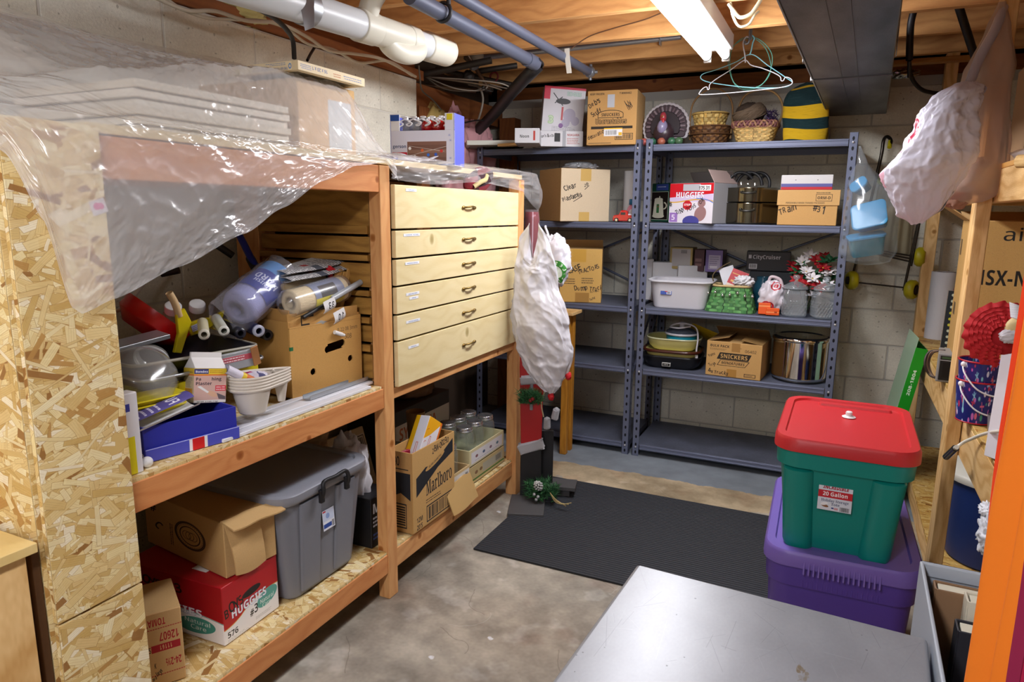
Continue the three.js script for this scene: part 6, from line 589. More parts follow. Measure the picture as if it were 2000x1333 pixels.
  for (const [k, x, lab, h, w] of [[0, 0, 'upper orange packet leaning on the printed shopping bag', 0.055, 0.055], [1, 1, 'lower orange packet lying at the shelf edge before the glass jar', 0.035, 0.06]]) { const p = k ? [-0.253,0.779,-3.415] : [-0.291,0.786,-3.43]; const t = thing('orange_packet', lab, 'packet', [p[0], Y, p[2]], 0.1); t.rotation.set(-0.12, 0.1, 0, 'YXZ'); add(t, 'packet', rbox(w, h, 0.02, 0.004), six({ f: print(96, 64, '#e85a14', (g) => { g.fillStyle = '#f09a5c'; g.fillRect(0, 14 + k * 20, 96, 8); g.fillStyle = '#a83a10'; g.fillRect(60, 30, 20, 14); }, 0.3) }, M(0xe85a14, 0.3)), [0, h / 2 + 0.002, 0]); }
  const cutGlass = MP(0xe2e8ec, 0.07, { transmission: 0.8, thickness: 0, ...two });
  const gj = (label, p, r) => { const t = thing('cookie_jar', label, 'jar', p, r); const wall = surf((u, v) => { const a = u * 2 * PI, c = Math.cos(a), s = Math.sin(a), n = 1 / Math.pow(c ** 6 + s ** 6, 1 / 6), w = v < 0.62 ? 0.0035 * Math.abs(Math.sin(a * 14 + v * 16)) * Math.abs(Math.sin(a * 14 - v * 16)) : 0; const y = v * 0.125, k = v < 0.06 ? 0.85 + v * 2.5 : v > 0.85 ? 1 - (v - 0.85) * 0.9 : 1; return [(0.052 * k * n + w) * c, y, (0.052 * k * n + w) * s]; }, 144, 40); add(t, 'body', wall, cutGlass); add(t, 'base', cyl(0.046, 0.044, 0.01, 30), cutGlass, [0, 0.006, 0]); const l = add(t, 'lid', lathe([[0.05, 0.126], [0.054, 0.13], [0.054, 0.14], [0.046, 0.146], [0.025, 0.158], [0.008, 0.163], [0.007, 0.17], [0.016, 0.178], [0.016, 0.187], [0.008, 0.192], [0, 0.193]], 36), cutGlass); add(l, 'rim', new THREE.TorusGeometry(0.052, 0.004, 8, 48).rotateX(PI / 2), cutGlass, [0, 0.132, 0]); return t; };
  gj('cut glass jar with a lid, the left of two on the third right shelf', [[-0.164,0.782,-3.46][0], Y, -3.465], 0.1); gj('cut glass jar with a lid, the right of two, beside the shelf post', [[-0.034,0.775,-3.46][0], Y, -3.46], 0.3);
  { const p = [-0.117,0.911,-3.6], t = thing('poinsettia_bouquet', 'bouquet of red and white artificial poinsettias behind the glass jars', 'flowers', [p[0], Y, -3.6]), r = rng(31); const petal = surf((u, v) => { const w = 0.011 * Math.sin(Math.PI * Math.min(1, v * 0.95 + 0.05)) * (1 - 0.25 * v); return [(u - 0.5) * 2 * w, 0.006 * Math.sin(v * 3) - 0.004 * Math.abs(u - 0.5), v * 0.042]; }, 4, 6), mk = (n, s) => merge(Array.from({ length: n }, (_, i) => mv(petal, 0, 0.002 * (i % 2), 0, -0.35 - 0.25 * (i % 2), i / n * 2 * PI + (i % 2) * 0.2, 0))); const fl = mk(9), lf = mk(5); const red = M(0xa81420, 0.6, two), wh = M(0xe6e2e4, 0.6, two), gr = M(0x1c5a34, 0.6, two);
    const F = [[-0.06, 0.2, 0.04, 1], [-0.03, 0.24, 0.03, 0], [0.0, 0.27, 0.0, 0], [0.03, 0.25, 0.03, 1], [-0.01, 0.2, 0.07, 0], [0.02, 0.17, 0.09, 0], [0.06, 0.22, 0.05, 1], [0.08, 0.19, 0.07, 0], [0.1, 0.2, 0.02, 0], [0.05, 0.13, 0.1, 1], [0.0, 0.14, 0.1, 1], [-0.075, 0.22, 0.0, 1], [0.035, 0.09, 0.1, 0], [0.085, 0.14, 0.08, 0], [-0.045, 0.16, 0.07, 1], [0.06, 0.26, -0.01, 1]];
    for (const [x, y, z, w] of F) { const f = add(t, 'flower', fl, w ? red : wh, [x, y, z], [0.9 - r() * 0.5, r() * 6, r() * 0.6 - 0.3]); add(f, 'centre', new THREE.SphereGeometry(0.005, 8, 6), M(0xc8a82c, 0.6), [0, 0.004, 0]); } for (let k = 0; k < 12; k++) add(t, 'leaves', lf, gr, [-0.08 + 0.19 * r(), 0.11 + 0.15 * r(), 0.03 + 0.04 * r()], [0.7 - r() * 0.6, r() * 6, 0]).scale.setScalar(1.15); for (let k = 0; k < 5; k++) add(t, 'stem', rod([0, 0, 0], [-0.06 + k * 0.035, 0.2, 0.03], 0.0025, 6), M(0x2a4a26, 0.7)); }
}
{ // ----- fourth shelf
  const Y = LV[3 - 2] + 0.001;
  const p = [-0.727,0.422,-3.52], cx = p[0] + 0.0;
  { const t = thing('roaster', 'black electric roaster base with a control dial on the fourth right shelf', 'roaster', [cx, Y, -3.56], 0.05); add(t, 'base', loft([{ y: 0, w: 0.22, d: 0.2, r: 0.04 }, { y: 0.02, w: 0.27, d: 0.23, r: 0.05 }, { y: 0.06, w: 0.29, d: 0.25, r: 0.06 }, { y: 0.065, w: 0.28, d: 0.24, r: 0.06 }]), M(0x141418, 0.35)); add(t, 'control', rbox(0.045, 0.022, 0.012, 0.004), print(96, 48, '#bdbdb8', (g) => { g.fillStyle = '#222'; g.fillRect(8, 8, 80, 32); txt(g, '3 0 0', 20, 24, 22, '#c8c8c0'); }, 0.3), [-0.02, 0.024, 0.121]); }
  { const t = thing('baking_dish', 'pale yellow baking dish with a brown rim, lower of two in the roaster', 'dish', [cx - 0.005, Y + 0.052, -3.55], 0.05); const m = M(0xd2c878, 0.2); add(t, 'dish', loft([{ y: -0.028, w: 0.22, d: 0.17, r: 0.05 }, { y: 0.02, w: 0.26, d: 0.2, r: 0.06 }, { y: 0.04, w: 0.27, d: 0.21, r: 0.065 }, { y: 0.036, w: 0.25, d: 0.19, r: 0.06 }]), m); add(t, 'rim', tube(ring(0.285, 0.225, 0.07, 5).map(([x, z]) => [x, 0.038, z]), 0.0085, 8, 120, true), M(0x4a2216, 0.25)); }
  { const t = thing('baking_dish', 'pale yellow oval dish, upper of two, holding the turquoise slow cooker', 'dish', [cx - 0.002, Y + 0.094, -3.55], 0.05); const m = M(0xd6cf84, 0.2); add(t, 'dish', loft([{ y: 0, w: 0.21, d: 0.16, r: 0.06 }, { y: 0.02, w: 0.25, d: 0.19, r: 0.075 }, { y: 0.055, w: 0.275, d: 0.215, r: 0.085 }, { y: 0.059, w: 0.268, d: 0.208, r: 0.082 }, { y: 0.03, w: 0.235, d: 0.175, r: 0.07 }, { y: 0.008, w: 0.2, d: 0.15, r: 0.055 }]), m); add(t, 'glaze_rim', tube(ring(0.272, 0.212, 0.085, 5).map(([x, z]) => [x, 0.058, z]), 0.0045, 8, 110, true), M(0xc8c8a0, 0.2)); }
  { const t = thing('slow_cooker', 'small turquoise slow cooker with a glass lid and white cord on the fourth right shelf', 'slow cooker', [cx + 0.035, Y + 0.104, -3.54], 0); add(t, 'body', lathe([[0, 0], [0.068, 0], [0.075, 0.008], [0.077, 0.06], [0.072, 0.066], [0, 0.066]], 44), M(0x1596b4, 0.25)); add(t, 'rim', lathe([[0.07, 0.062], [0.084, 0.066], [0.086, 0.072], [0.082, 0.077], [0.07, 0.077]], 44), M(0xd2d2da, 0.25)); const l = add(t, 'lid', lathe([[0.08, 0.077], [0.076, 0.084], [0.055, 0.096], [0.025, 0.103], [0, 0.104]], 44), MP(0x8a94a8, 0.05, { transmission: 0.75, thickness: 0 })); add(l, 'knob', lathe([[0.012, 0.102], [0.012, 0.112], [0.02, 0.118], [0.02, 0.126], [0.008, 0.13], [0, 0.13]], 24), M(0xd6d6de, 0.3)); add(t, 'badge', rbox(0.042, 0.013, 0.004, 0.002), white, [0.012, 0.026, 0.0765]);
    const c = add(t, 'cord', tube([[0.05, 0.115, 0.04], [0.0, 0.108, 0.075], [-0.05, 0.108, 0.045], [-0.02, 0.122, 0.02], [0.04, 0.12, 0.01], [0.078, 0.105, 0.03], [0.092, 0.06, 0.05], [0.09, 0.0, 0.06], [0.092, -0.03, 0.06]], 0.0042, 8, 110), M(0xdcdce4, 0.4)); add(c, 'plug', rbox(0.014, 0.024, 0.012, 0.003), white, [0.092, -0.035, 0.06]); }
  { const t = thing('yellow_plate', 'yellow square dish leaning on the wall behind the slow cooker', 'dish', [cx + 0.12, Y + 0.15, -3.7], 0.3); t.rotation.set(-0.5, 0.3, -0.4, 'YXZ'); add(t, 'plate', loft([{ y: -0.008, w: 0.12, d: 0.1, r: 0.02 }, { y: 0.006, w: 0.16, d: 0.14, r: 0.02 }, { y: 0.01, w: 0.158, d: 0.138, r: 0.02 }, { y: -0.003, w: 0.12, d: 0.1, r: 0.02 }]), M(0xc8a41c, 0.35)); }
  const B = {p:[-0.402,0.469,-3.524],w:0.261,h:0.171,d:0.240,r:-0.084}; carton('candy_carton', 'brown candy carton lettered SNICKERS MINIATURES with loose flaps on the fourth right shelf', B, { base: kraft[0], flaps: [['l', 0.105, 2.9, M(0x9a7848, 0.8)], ['r', 0.1, 2.98, M(0x94723f, 0.8)], ['k', 0.1, 2.6, M(0x8a6a40, 0.8)]], f: kp(560, 430, (g) => { const k = '#2a2118'; txt(g, 'BULK PACK', 34, 52, 44, k, { sx: 0.85 }); lines(g, 34, 86, 180, 2, 14, k, 4); txt(g, '06402', 390, 90, 50, k, { sx: 0.85, bold: false }); lines(g, 300, 60, 80, 1, 8, k, 5); g.fillStyle = '#a87c40'; g.fillRect(256, 0, 86, 110); g.fillStyle = '#b08038'; g.fillRect(220, 330, 100, 100); g.fillStyle = k; g.beginPath(); g.moveTo(140, 130); g.lineTo(460, 130); g.lineTo(430, 215); g.lineTo(110, 215); g.fill(); txt(g, 'SNICKERS', 284, 174, 70, '#d6aa66', { align: 'center', stroke: k, lw: 4, sx: 0.85, rot: 0 }); g.strokeStyle = k; g.lineWidth = 6; g.beginPath(); g.moveTo(150, 222); g.lineTo(440, 222); g.lineTo(400, 290); g.lineTo(120, 290); g.closePath(); g.stroke(); txt(g, 'MINIATURES', 275, 256, 46, k, { align: 'center', sx: 0.85, style: 'italic' }); hand(g, 'Paint', 30, 200, 44, '#3a2e20', -0.5, 3); hand(g, 'Toys', 40, 320, 50, '#3a2e20', -0.4, 6); hand(g, '4x Trucks', 30, 400, 64, '#2a2218', 0.05, 7); g.strokeRect(400, 370, 110, 36); lines(g, 408, 382, 94, 2, 10, k, 4); }, 'rgb(204,160,96)', 15), r: kp(300, 430, (g) => {}, 'rgb(170,124,66)', 16) });
  { const q = [-0.123,0.444,-3.53], t = thing('stock_pot', 'tall polished stainless steel stock pot on the fourth right shelf', 'pot', [q[0], Y, -3.535]), r = 0.123, h = 0.215, m = MP(0xd8d8d8, 0.07, { metalness: 1 }); add(t, 'body', lathe([[0, 0.002], [r - 0.014, 0.002], [r - 0.002, 0.012], [r, 0.024], [r, h - 0.022], [r + 0.002, h - 0.02]], 72), m); add(t, 'lid', lathe([[r + 0.001, h - 0.022], [r + 0.006, h - 0.02], [r + 0.006, h - 0.008], [r + 0.001, h - 0.003], [r - 0.012, h], [r - 0.02, h - 0.004], [0, h - 0.004]], 72), m); add(t, 'base', lathe([[0, 0], [r - 0.01, 0], [r - 0.004, 0.006], [r - 0.01, 0.012], [0, 0.012]], 60), M(0x4a4a4c, 0.3, { metalness: 0.8 })); }
}

// ---------- totes, mat and filing cabinet in the aisle ----------
{
  const a = [-1.14,0,-2.112], b = [-0.684,0,-2.113], r = Math.atan2(-(b[2] - a[2]), b[0] - a[0]), W = 1.3, D = 0.8, t = new THREE.Group();
  const bump = tex(pixels(64, 64, (u, v) => { const k = 128 + 110 * Math.sin(v * 2 * PI); return [k, k, k]; }), false);
  const m = M(0x34373e, 0.7, { map: tex(pixels(128, 128, (u, v) => { const k = 225 + 30 * N3(u * 14, v * 40, 2) - 60 * Math.max(0, Math.sin(v * 8 * PI) - 0.4); return [k, k, k]; })), bumpMap: bump, bumpScale: 0.004 });
  const g = uvBox(rbox(W, 0.008, D, 0.003), 0, 20, 70); m.map.repeat.set(0.25, 0.25);
  const o = add(scene, 'floor_mat', g, m, [a[0] + Math.cos(r) * W / 2 - Math.sin(r) * D / 2, 0.0045, a[2] - Math.sin(r) * W / 2 - Math.cos(r) * D / 2], [0, r, 0]); tag(o, 'ribbed black rubber mat lying on the concrete floor', 'mat');
}
{
  const tote = (name, label, p, r, W, D, H, k, body, lid, lidT, grip) => {
    const t = thing(name, label, 'tote', p, r), b = add(t, 'body', loft([{ y: 0, w: W * k - 0.02, d: D * k - 0.02, r: 0.035 }, { y: 0.012, w: W * k, d: D * k, r: 0.045 }, { y: H * 0.74, w: W * (0.9 + (k - 0.8) * 0.3), d: D * (0.9 + (k - 0.8) * 0.3), r: 0.055 }, { y: H * 0.75, w: W * 0.945, d: D * 0.95, r: 0.058 }, { y: H - lidT * 0.6, w: W * 0.965, d: D * 0.965, r: 0.06 }]), body);
    add(t, 'lid', loft([{ y: H - lidT, w: W * 0.995, d: D * 0.995, r: 0.06 }, { y: H - lidT + 0.004, w: W, d: D, r: 0.065 }, { y: H - 0.008, w: W * 0.995, d: D * 0.995, r: 0.066 }, { y: H, w: W * 0.965, d: D * 0.97, r: 0.06 }, { y: H, w: W * 0.86, d: D * 0.88, r: 0.05 }, { y: H - 0.007, w: W * 0.84, d: D * 0.865, r: 0.045 }, { y: H - 0.006, w: W * 0.8, d: D * 0.83, r: 0.045 }]), lid); return t;
  };
  const pm = M(0x543d9c, 0.42), pl = M(0x7560b4, 0.42), P = tote('storage_tote', 'large purple plastic storage tote on the floor under the green and red tote', [0.072, 0.009, -2.08], 0.02, 0.375, 0.58, 0.392, 0.84, pm, pl, 0.04);
  for (let i = 0; i < 16; i++) add(P, 'grip_rib', rbox(0.005, 0.05, 0.008, 0.002), pl, [-0.085 + i * 0.0115, 0.363, 0.288], [-0.3, 0, 0]);
  for (let i = 0; i < 16; i++) add(P, 'grip_rib', rbox(0.005, 0.045, 0.006, 0.002), pm, [-0.085 + i * 0.0115, 0.318, 0.274]);
  for (const x of [-0.135, -0.12]) add(P, 'lid_groove', rbox(0.006, 0.004, 0.4, 0.0018), pl, [x, 0.392, -0.03]);
  const gm = M(0x0b857c, 0.35), rm = M(0xc82a30, 0.42, { map: tex((() => { const [c, g] = cv(512, 512, '#fff'); speck(g, 512, 512, 1500, 0.12, 5, 2); return c; })()) });
  const G = tote('storage_tote', 'green plastic tote with a red lid and paper label, on the purple tote', [0.062, 0.388, -2.03], -0.01, 0.335, 0.47, 0.312, 0.76, gm, rm, 0.034);
  for (const s of [-1, 1]) add(G, 'corner_panel', loft([{ y: 0.004, w: 0.07, d: 0.1, r: 0.03, x: s * 0.088, z: 0.147 }, { y: 0.02, w: 0.076, d: 0.1, r: 0.032, x: s * 0.09, z: 0.15 }, { y: 0.225, w: 0.078, d: 0.1, r: 0.032, x: s * 0.102, z: 0.176 }, { y: 0.232, w: 0.07, d: 0.09, r: 0.03, x: s * 0.102, z: 0.17 }]), gm);
  add(G, 'label', rbox(0.078, 0.07, 0.0008, 0.0003), print(360, 320, '#d4dae6', (g) => { txt(g, 'INCREDIBLE', 180, 48, 58, '#b8142c', { align: 'center', sx: 0.8, style: 'italic', stroke: '#5a0a1a', lw: 3 }); g.fillStyle = '#c01828'; g.fillRect(0, 88, 360, 84); txt(g, '20 Gallon', 180, 128, 66, '#f2f2f4', { align: 'center', sx: 0.9 }); txt(g, 'Holiday Storage', 182, 204, 42, '#2a3a68', { align: 'center', sx: 0.86, font: 'serif' }); txt(g, 'Tote', 190, 244, 42, '#2a3a68', { align: 'center', font: 'serif' }); g.fillStyle = '#8a5a3a'; g.beginPath(); g.ellipse(80, 270, 40, 16, 0.2, 0, 7); g.fill(); g.fillStyle = '#e8e8ee'; g.beginPath(); g.ellipse(72, 248, 40, 18, -0.3, 0, 7); g.fill(); bars(g, 240, 262, 100, 50, 5); g.fillStyle = '#2a3a8a'; g.fillRect(150, 280, 26, 16); g.fillStyle = '#c8909a'; g.fillRect(180, 280, 40, 24); }, 0.35), [-0.012, 0.165, 0.206], [-0.115, 0, 0]);
  add(G, 'lid_step', loft([{ y: 0.304, w: 0.2, d: 0.03, r: 0.01, z: -0.17, x: 0.02 }, { y: 0.3125, w: 0.19, d: 0.024, r: 0.008, z: -0.17, x: 0.02 }]), rm);
  { const t = thing('drain_plug', 'small white plastic plug lying on the red tote lid', 'plug', [0.068, 0.695, -2.085]); add(t, 'flange', lathe([[0, 0], [0.017, 0], [0.018, 0.002], [0.012, 0.005], [0, 0.006]], 24), white); add(t, 'stem', lathe([[0.008, 0.004], [0.009, 0.014], [0.007, 0.017], [0, 0.017]], 20), white); }
}
{ // filing cabinet
  const a = [-0.225,0.75,-0.92], r = -0.0557, W = 0.366, D = 0.62, t = thing('filing_cabinet', 'grey steel filing cabinet with a scuffed top in the foreground', 'cabinet', [a[0] + Math.cos(-0.0557) * W / 2 - Math.sin(-0.0557) * -D / 2 * -1, 0, a[2]], 0);
  const rot = 0.0557; t.rotation.y = -rot; t.position.set(a[0] + Math.cos(rot) * W / 2 - Math.sin(rot) * D / 2 , 0, a[2] + Math.sin(rot) * W / 2 + Math.cos(rot) * D / 2);
  const scr = tex((() => { const [c, g] = cv(1024, 1024, '#d2d4d6'), q = rng(12); g.drawImage(pixels(256, 256, (u, v) => { const k = 212 + fbm(u * 6, v * 6, 2) * 22 + N3(u * 120, v * 120, 3) * 5; return [k, k + 1, k + 3]; }), 0, 0, 1024, 1024); for (let i = 0; i < 120; i++) { g.strokeStyle = q() < 0.6 ? 'rgba(120,122,126,.35)' : 'rgba(245,245,250,.4)'; g.lineWidth = 0.6 + q(); const x = q() * 1024, y = q() * 1024, l = 20 + q() * 130, k = q() * 6.3; g.beginPath(); g.moveTo(x, y); g.lineTo(x + l * Math.cos(k), y + l * Math.sin(k)); g.stroke(); } for (let i = 0; i < 40; i++) { g.fillStyle = 'rgba(60,60,64,.5)'; g.fillRect(q() * 1024, q() * 1024, 2 + q() * 6, 2 + q() * 2); } for (const [x, y] of [[700, 330], [740, 300], [670, 400], [820, 380], [905, 350]]) for (let k = 0; k < 12; k++) { g.fillStyle = `rgba(150,112,52,${0.15 + q() * 0.3})`; g.beginPath(); g.ellipse(x + q() * 50 - 25, y + q() * 40 - 20, 3 + q() * 12, 2 + q() * 5, q() * 3, 0, 7); g.fill(); } return c; })());
  const body = M(0xb9bcc0, 0.3, { metalness: 0.2 }), top = M(0xa9acb1, 0.34, { metalness: 0.1, map: scr });
  add(t, 'body', rbox(W - 0.004, 0.728, D - 0.004, 0.003), body, [0, 0.366, 0]);
  const tg = rbox(W, 0.022, D, 0.006); uvBox(tg, 0, 1 / W, 1 / D, 0.5, 0.5); add(t, 'top', tg, top, [0, 0.739, 0]);
  for (const y of [0.2, 0.55]) { const d = add(t, 'drawer', rbox(W - 0.03, 0.32, 0.018, 0.004), body, [0, y, D / 2 + 0.008]); add(d, 'handle', rbox(0.1, 0.02, 0.02, 0.006), chrome, [0, 0.08, 0.016]); }
}
// ---------- the pine rack on the right ----------
{
  const t = thing('storage_rack', 'pine storage rack with plywood shelves along the right wall', 'rack');
  beam(t, 'post', pine, [0.355, 0.985, -2.36], [0.036, 1.96, 0.085]); beam(t, 'post', pine, [0.385, 0.985, -3.78], [0.05, 1.96, 0.06]);
  const ply = M(0xe6d2a4, 0.6, { map: osbMap }); for (const [y, h] of [[0.615, 0.118], [1.335, 0.088], [0.07, 0.078]]) { beam(t, 'rail', pine, [0.395, y, -2.55], [0.04, h, 2.6]); board(t, 'shelf_board', y > 1 ? M(0xecd2a0, 0.55, { map: pineTex }) : ply, [0.77, y + h / 2 + 0.007, -2.55], [0.79, 0.014, 2.6]); for (const z of [-1.4, -2.6, -3.7]) beam(t, 'cross_rail', pine, [0.76, y, z], [0.69, h * 0.8, 0.036]); }
  for (const z of [-1.3, -2.36, -3.78]) beam(t, 'rear_post', pine, [1.125, 0.985, z], [0.05, 1.96, 0.05]); beam(t, 'post', pine, [0.355, 0.985, -1.31], [0.036, 1.96, 0.06]);
}
{ // items on the rack
  const Y = 0.689, YU = 1.394;
  carton('stereo_carton', 'large tan stereo carton with black lettering behind the rack post', { p: [0.59, Y, -2.83], w: 0.4, h: 0.55, d: 0.22, r: -0.04 }, { base: kraft[0], flaps: [['l', 0.12, 0.6, kraft[1]], ['k', 0.15, 0.2, kraft[1]]], f: kp(560, 770, (g) => { txt(g, 'aiwa', 130, 60, 80, '#1a1a1c', { bold: false, sx: 1.3 }); txt(g, 'NSX-NA888', 30, 260, 96, '#1a1612', { sx: 0.75 }); }, 'rgb(202,160,92)', 21), l: kp(200, 500, (g) => { g.fillStyle = '#5a4428'; g.fillRect(20, 60, 40, 50); g.fillRect(40, 260, 50, 40); }, 'rgb(184,142,78)', 22) });
  { const t = thing('paper_roll', 'white gift wrap roll with faint red stars standing on the rack by the back wall', 'paper roll', [0.452, Y, -3.72]); add(t, 'roll', lathe([[0.012, 0], [0.052, 0], [0.052, 0.31], [0.012, 0.31], [0.012, 0]], 30), print(256, 256, '#dcdce2', (g) => { for (const [x, y, s, c] of [[90, 60, 22, '#b8405a'], [40, 150, 10, '#c89ab0'], [170, 140, 12, '#b8b0c8'], [110, 200, 10, '#c8a0b0'], [220, 60, 16, '#c05068']]) { g.strokeStyle = c; g.lineWidth = 4; for (let k = 0; k < 8; k++) { g.beginPath(); g.moveTo(x, y); g.lineTo(x + s * Math.cos(k * 0.785), y + s * Math.sin(k * 0.785)); g.stroke(); } } }, 0.6)); }
  { const t = thing('game_board', 'dark folded board printed with rows of pale dots beside the stereo carton', 'game board', [0.438, Y, -3.23], 0.1); t.rotation.set(-0.06, 0.1, -0.03, 'YXZ'); t.scale.setScalar(1.1); add(t, 'board', rbox(0.055, 0.245, 0.008, 0.001), six({ f: print(64, 280, '#23282c', (g) => { for (let i = 0; i < 11; i++) for (let j = 0; j < 2; j++) { g.fillStyle = i > 2 && i < 6 ? '#c8c43a' : '#c8ccb0'; g.beginPath(); g.arc(20 + j * 26, 18 + i * 25, 6, 0, 7); g.fill(); } }) }, M(0x8a7a6a, 0.7)), [0, 0.122, 0]); }
  { const p = [0.375,0.689,-2.688], t = thing('tape_player', 'grey and black tape player with coiled brown cable, behind the rack post', 'player', [p[0] + 0.075, Y, p[2] - 0.09], -0.12); add(t, 'case', rbox(0.2, 0.1, 0.13, 0.004), M(0x8d8a86, 0.5), [0, 0.05, 0]); add(t, 'front_panel', rbox(0.185, 0.085, 0.004, 0.001), print(400, 180, '#1c1b1a', (g) => { g.fillStyle = '#b8b8b8'; g.fillRect(0, 30, 400, 5); g.fillStyle = '#3c5a34'; g.fillRect(10, 6, 70, 16); txt(g, 'HOLD OPEN', 250, 18, 20, '#b8b8b8'); g.fillStyle = '#0e0e0e'; g.fillRect(20, 50, 200, 110); g.fillStyle = '#8a8a8a'; g.fillRect(280, 60, 80, 8); }, 0.3), [0, 0.05, 0.066]); for (let k = 0; k < 3; k++) add(t, 'cable', tube([[-0.08, 0.1, 0.0], [-0.115 - k * 0.006, 0.09, 0.0], [-0.125 - k * 0.006, 0.05, 0.01 * k], [-0.11 - k * 0.004, 0.012, 0.02], [-0.085, 0.008, 0.06]], 0.004, 7, 40), M([0x5a4230, 0x7a5c40, 0x3a2c22][k], 0.5));
    for (let k = 0; k < 7; k++) { const o = tag(add(scene, 'wood_offcut', uvBox(rbox(0.03 + 0.01 * (k % 3), 0.012, 0.018, 0.002), 0, 1, 4, k * 0.2), M(0xd8c8a8, 0.7, { map: pineTex }), [p[0] + 0.1 + 0.016 * (k % 4) + 0.004 * k, Y + 0.108 + 0.011 * (k / 3 | 0), p[2] - 0.1 + 0.03 * ((k * 5) % 3)], [0, k * 1.1, 0]), 'pale wood offcut in the little heap on the tape player', 'wood offcut', 'wood offcuts'); } }
  carton('small_carton', 'small tan carton with a maroon label in front of the stereo carton', { p: [0.53, Y + 0.06, -2.6], w: 0.11, h: 0.11, d: 0.08, r: -0.1 }, { base: kraft[0], f: kp(200, 200, (g) => { g.fillStyle = '#8a3a4c'; g.fillRect(0, 90, 200, 60); txt(g, '"TURKEY"', 20, 122, 40, '#d8b8a8', { font: 'serif', style: 'italic' }); g.fillStyle = 'rgba(60,40,20,.4)'; g.fillRect(0, 70, 200, 4); }, 'rgb(206,166,100)', 23) });
  carton('small_carton', 'dark picture box under the small maroon labelled carton', { p: [0.53, Y, -2.6], w: 0.12, h: 0.058, d: 0.1, r: -0.1 }, { base: M(0x22222c, 0.5), f: print(200, 100, '#20202a', (g) => { g.fillStyle = '#c8b428'; g.fillRect(0, 0, 200, 14); g.fillStyle = '#b04a4a'; g.beginPath(); g.ellipse(110, 70, 50, 20, 0, 0, 7); g.fill(); g.fillStyle = '#3a4a78'; g.fillRect(0, 14, 200, 12); }, 0.4) });
  { const o = carton('white_carton', 'white box under clear plastic behind the red ruffled doll', { p: [0.6, Y, -2.5], w: 0.14, h: 0.21, d: 0.14, r: -0.25 }, { base: M(0xd8dade, 0.5), f: print(200, 300, '#d8dade', (g) => { g.fillStyle = '#3a4a52'; g.beginPath(); g.ellipse(60, 160, 12, 26, 0, 0, 7); g.fill(); g.beginPath(); g.ellipse(120, 130, 8, 12, 0, 0, 7); g.fill(); g.fillStyle = '#8a9094'; g.fillRect(0, 70, 200, 4); }, 0.4) }); const f = add(scene, 'plastic_wrap', surf((u, v) => [(u - 0.5) * 0.22 + 0.006 * creaseNoise(u * 4, v * 3, 2), 0.04 * Math.sin(v * 3) + 0.01 * creaseNoise(u * 5, v * 5, 6), (v - 0.5) * 0.18], 40, 30), film(0xf2f4f6, 0.8, 0.2), [0.6, Y + 0.222, -2.5]); tag(f, 'clear plastic wrap lying over the white box on the rack', 'plastic wrap'); }
  { // patterned pails
    const pat = print(512, 256, '#232a78', (g) => { const r = rng(8); for (let i = 0; i < 520; i++) { const x = r() * 512, y = r() * 256, k = r() * r(); g.fillStyle = ['#dfe4f4', '#8fd0e0', '#e46a8a', '#c83a58', '#4aa08a', '#a8b8ea', '#d070c0'][(r() * 7) | 0]; g.strokeStyle = g.fillStyle; if (k < 0.4) { g.beginPath(); g.arc(x, y, 2 + r() * 4, 0, 7); g.fill(); } else if (k < 0.65) { g.lineWidth = 2.4; for (let q = 0; q < 3; q++) { const a = q * 1.05 + r(); g.beginPath(); g.moveTo(x - 8 * Math.cos(a), y - 8 * Math.sin(a)); g.lineTo(x + 8 * Math.cos(a), y + 8 * Math.sin(a)); g.stroke(); } } else if (k < 0.85) { g.save(); g.translate(x, y); g.rotate(r() * 6); g.fillRect(-3, -10, 6, 20); g.restore(); } else { g.lineWidth = 3; g.beginPath(); g.arc(x, y, 6, 0, 4.4); g.stroke(); } } }, 0.3);
    const c = [0.385,0.689,-2.178]; const red = M(0xb01428, 0.3);
    for (let k = 0; k < 2; k++) { const t = thing('tin_pail', ['navy tin pail with a candy pattern, the lower one standing on the rack shelf', 'navy tin pail with a candy pattern, the upper one nested in another'][k], 'pail', [c[0], Y + k * 0.055, c[2] - 0.05], 0.5, 'candy patterned pails'); add(t, 'wall', lathe([[0.044, 0.004], [0.055, 0.12], [0.053, 0.12], [0.042, 0.006], [0, 0.006]], 40), pat); add(t, 'rim', new THREE.TorusGeometry(0.055, 0.0025, 8, 48).rotateX(PI / 2), red, [0, 0.12, 0]); add(t, 'foot', new THREE.TorusGeometry(0.044, 0.002, 8, 48).rotateX(PI / 2), red, [0, 0.004, 0]); const h = add(t, 'handle', tube([[-0.055, 0.11, 0.0], [-0.062, 0.09, 0.02], [-0.045, 0.05, 0.055], [0, 0.035, 0.07], [0.045, 0.05, 0.055], [0.055, 0.11, 0]], 0.0022, 8, 50), white); add(h, 'lug', new THREE.SphereGeometry(0.008, 14, 10), white, [-0.054, 0.11, 0.004]); }
    const b = thing('plastic_cup', 'grey translucent cup standing before the lower candy pail', 'cup', [c[0] + 0.03, Y, c[2] + 0.055]); add(b, 'cup', lathe([[0, 0.002], [0.015, 0.002], [0.02, 0.05], [0.018, 0.05], [0.013, 0.005]], 20), MP(0xa8a4ac, 0.2, { transmission: 0.5, thickness: 0, ...two }));
  }
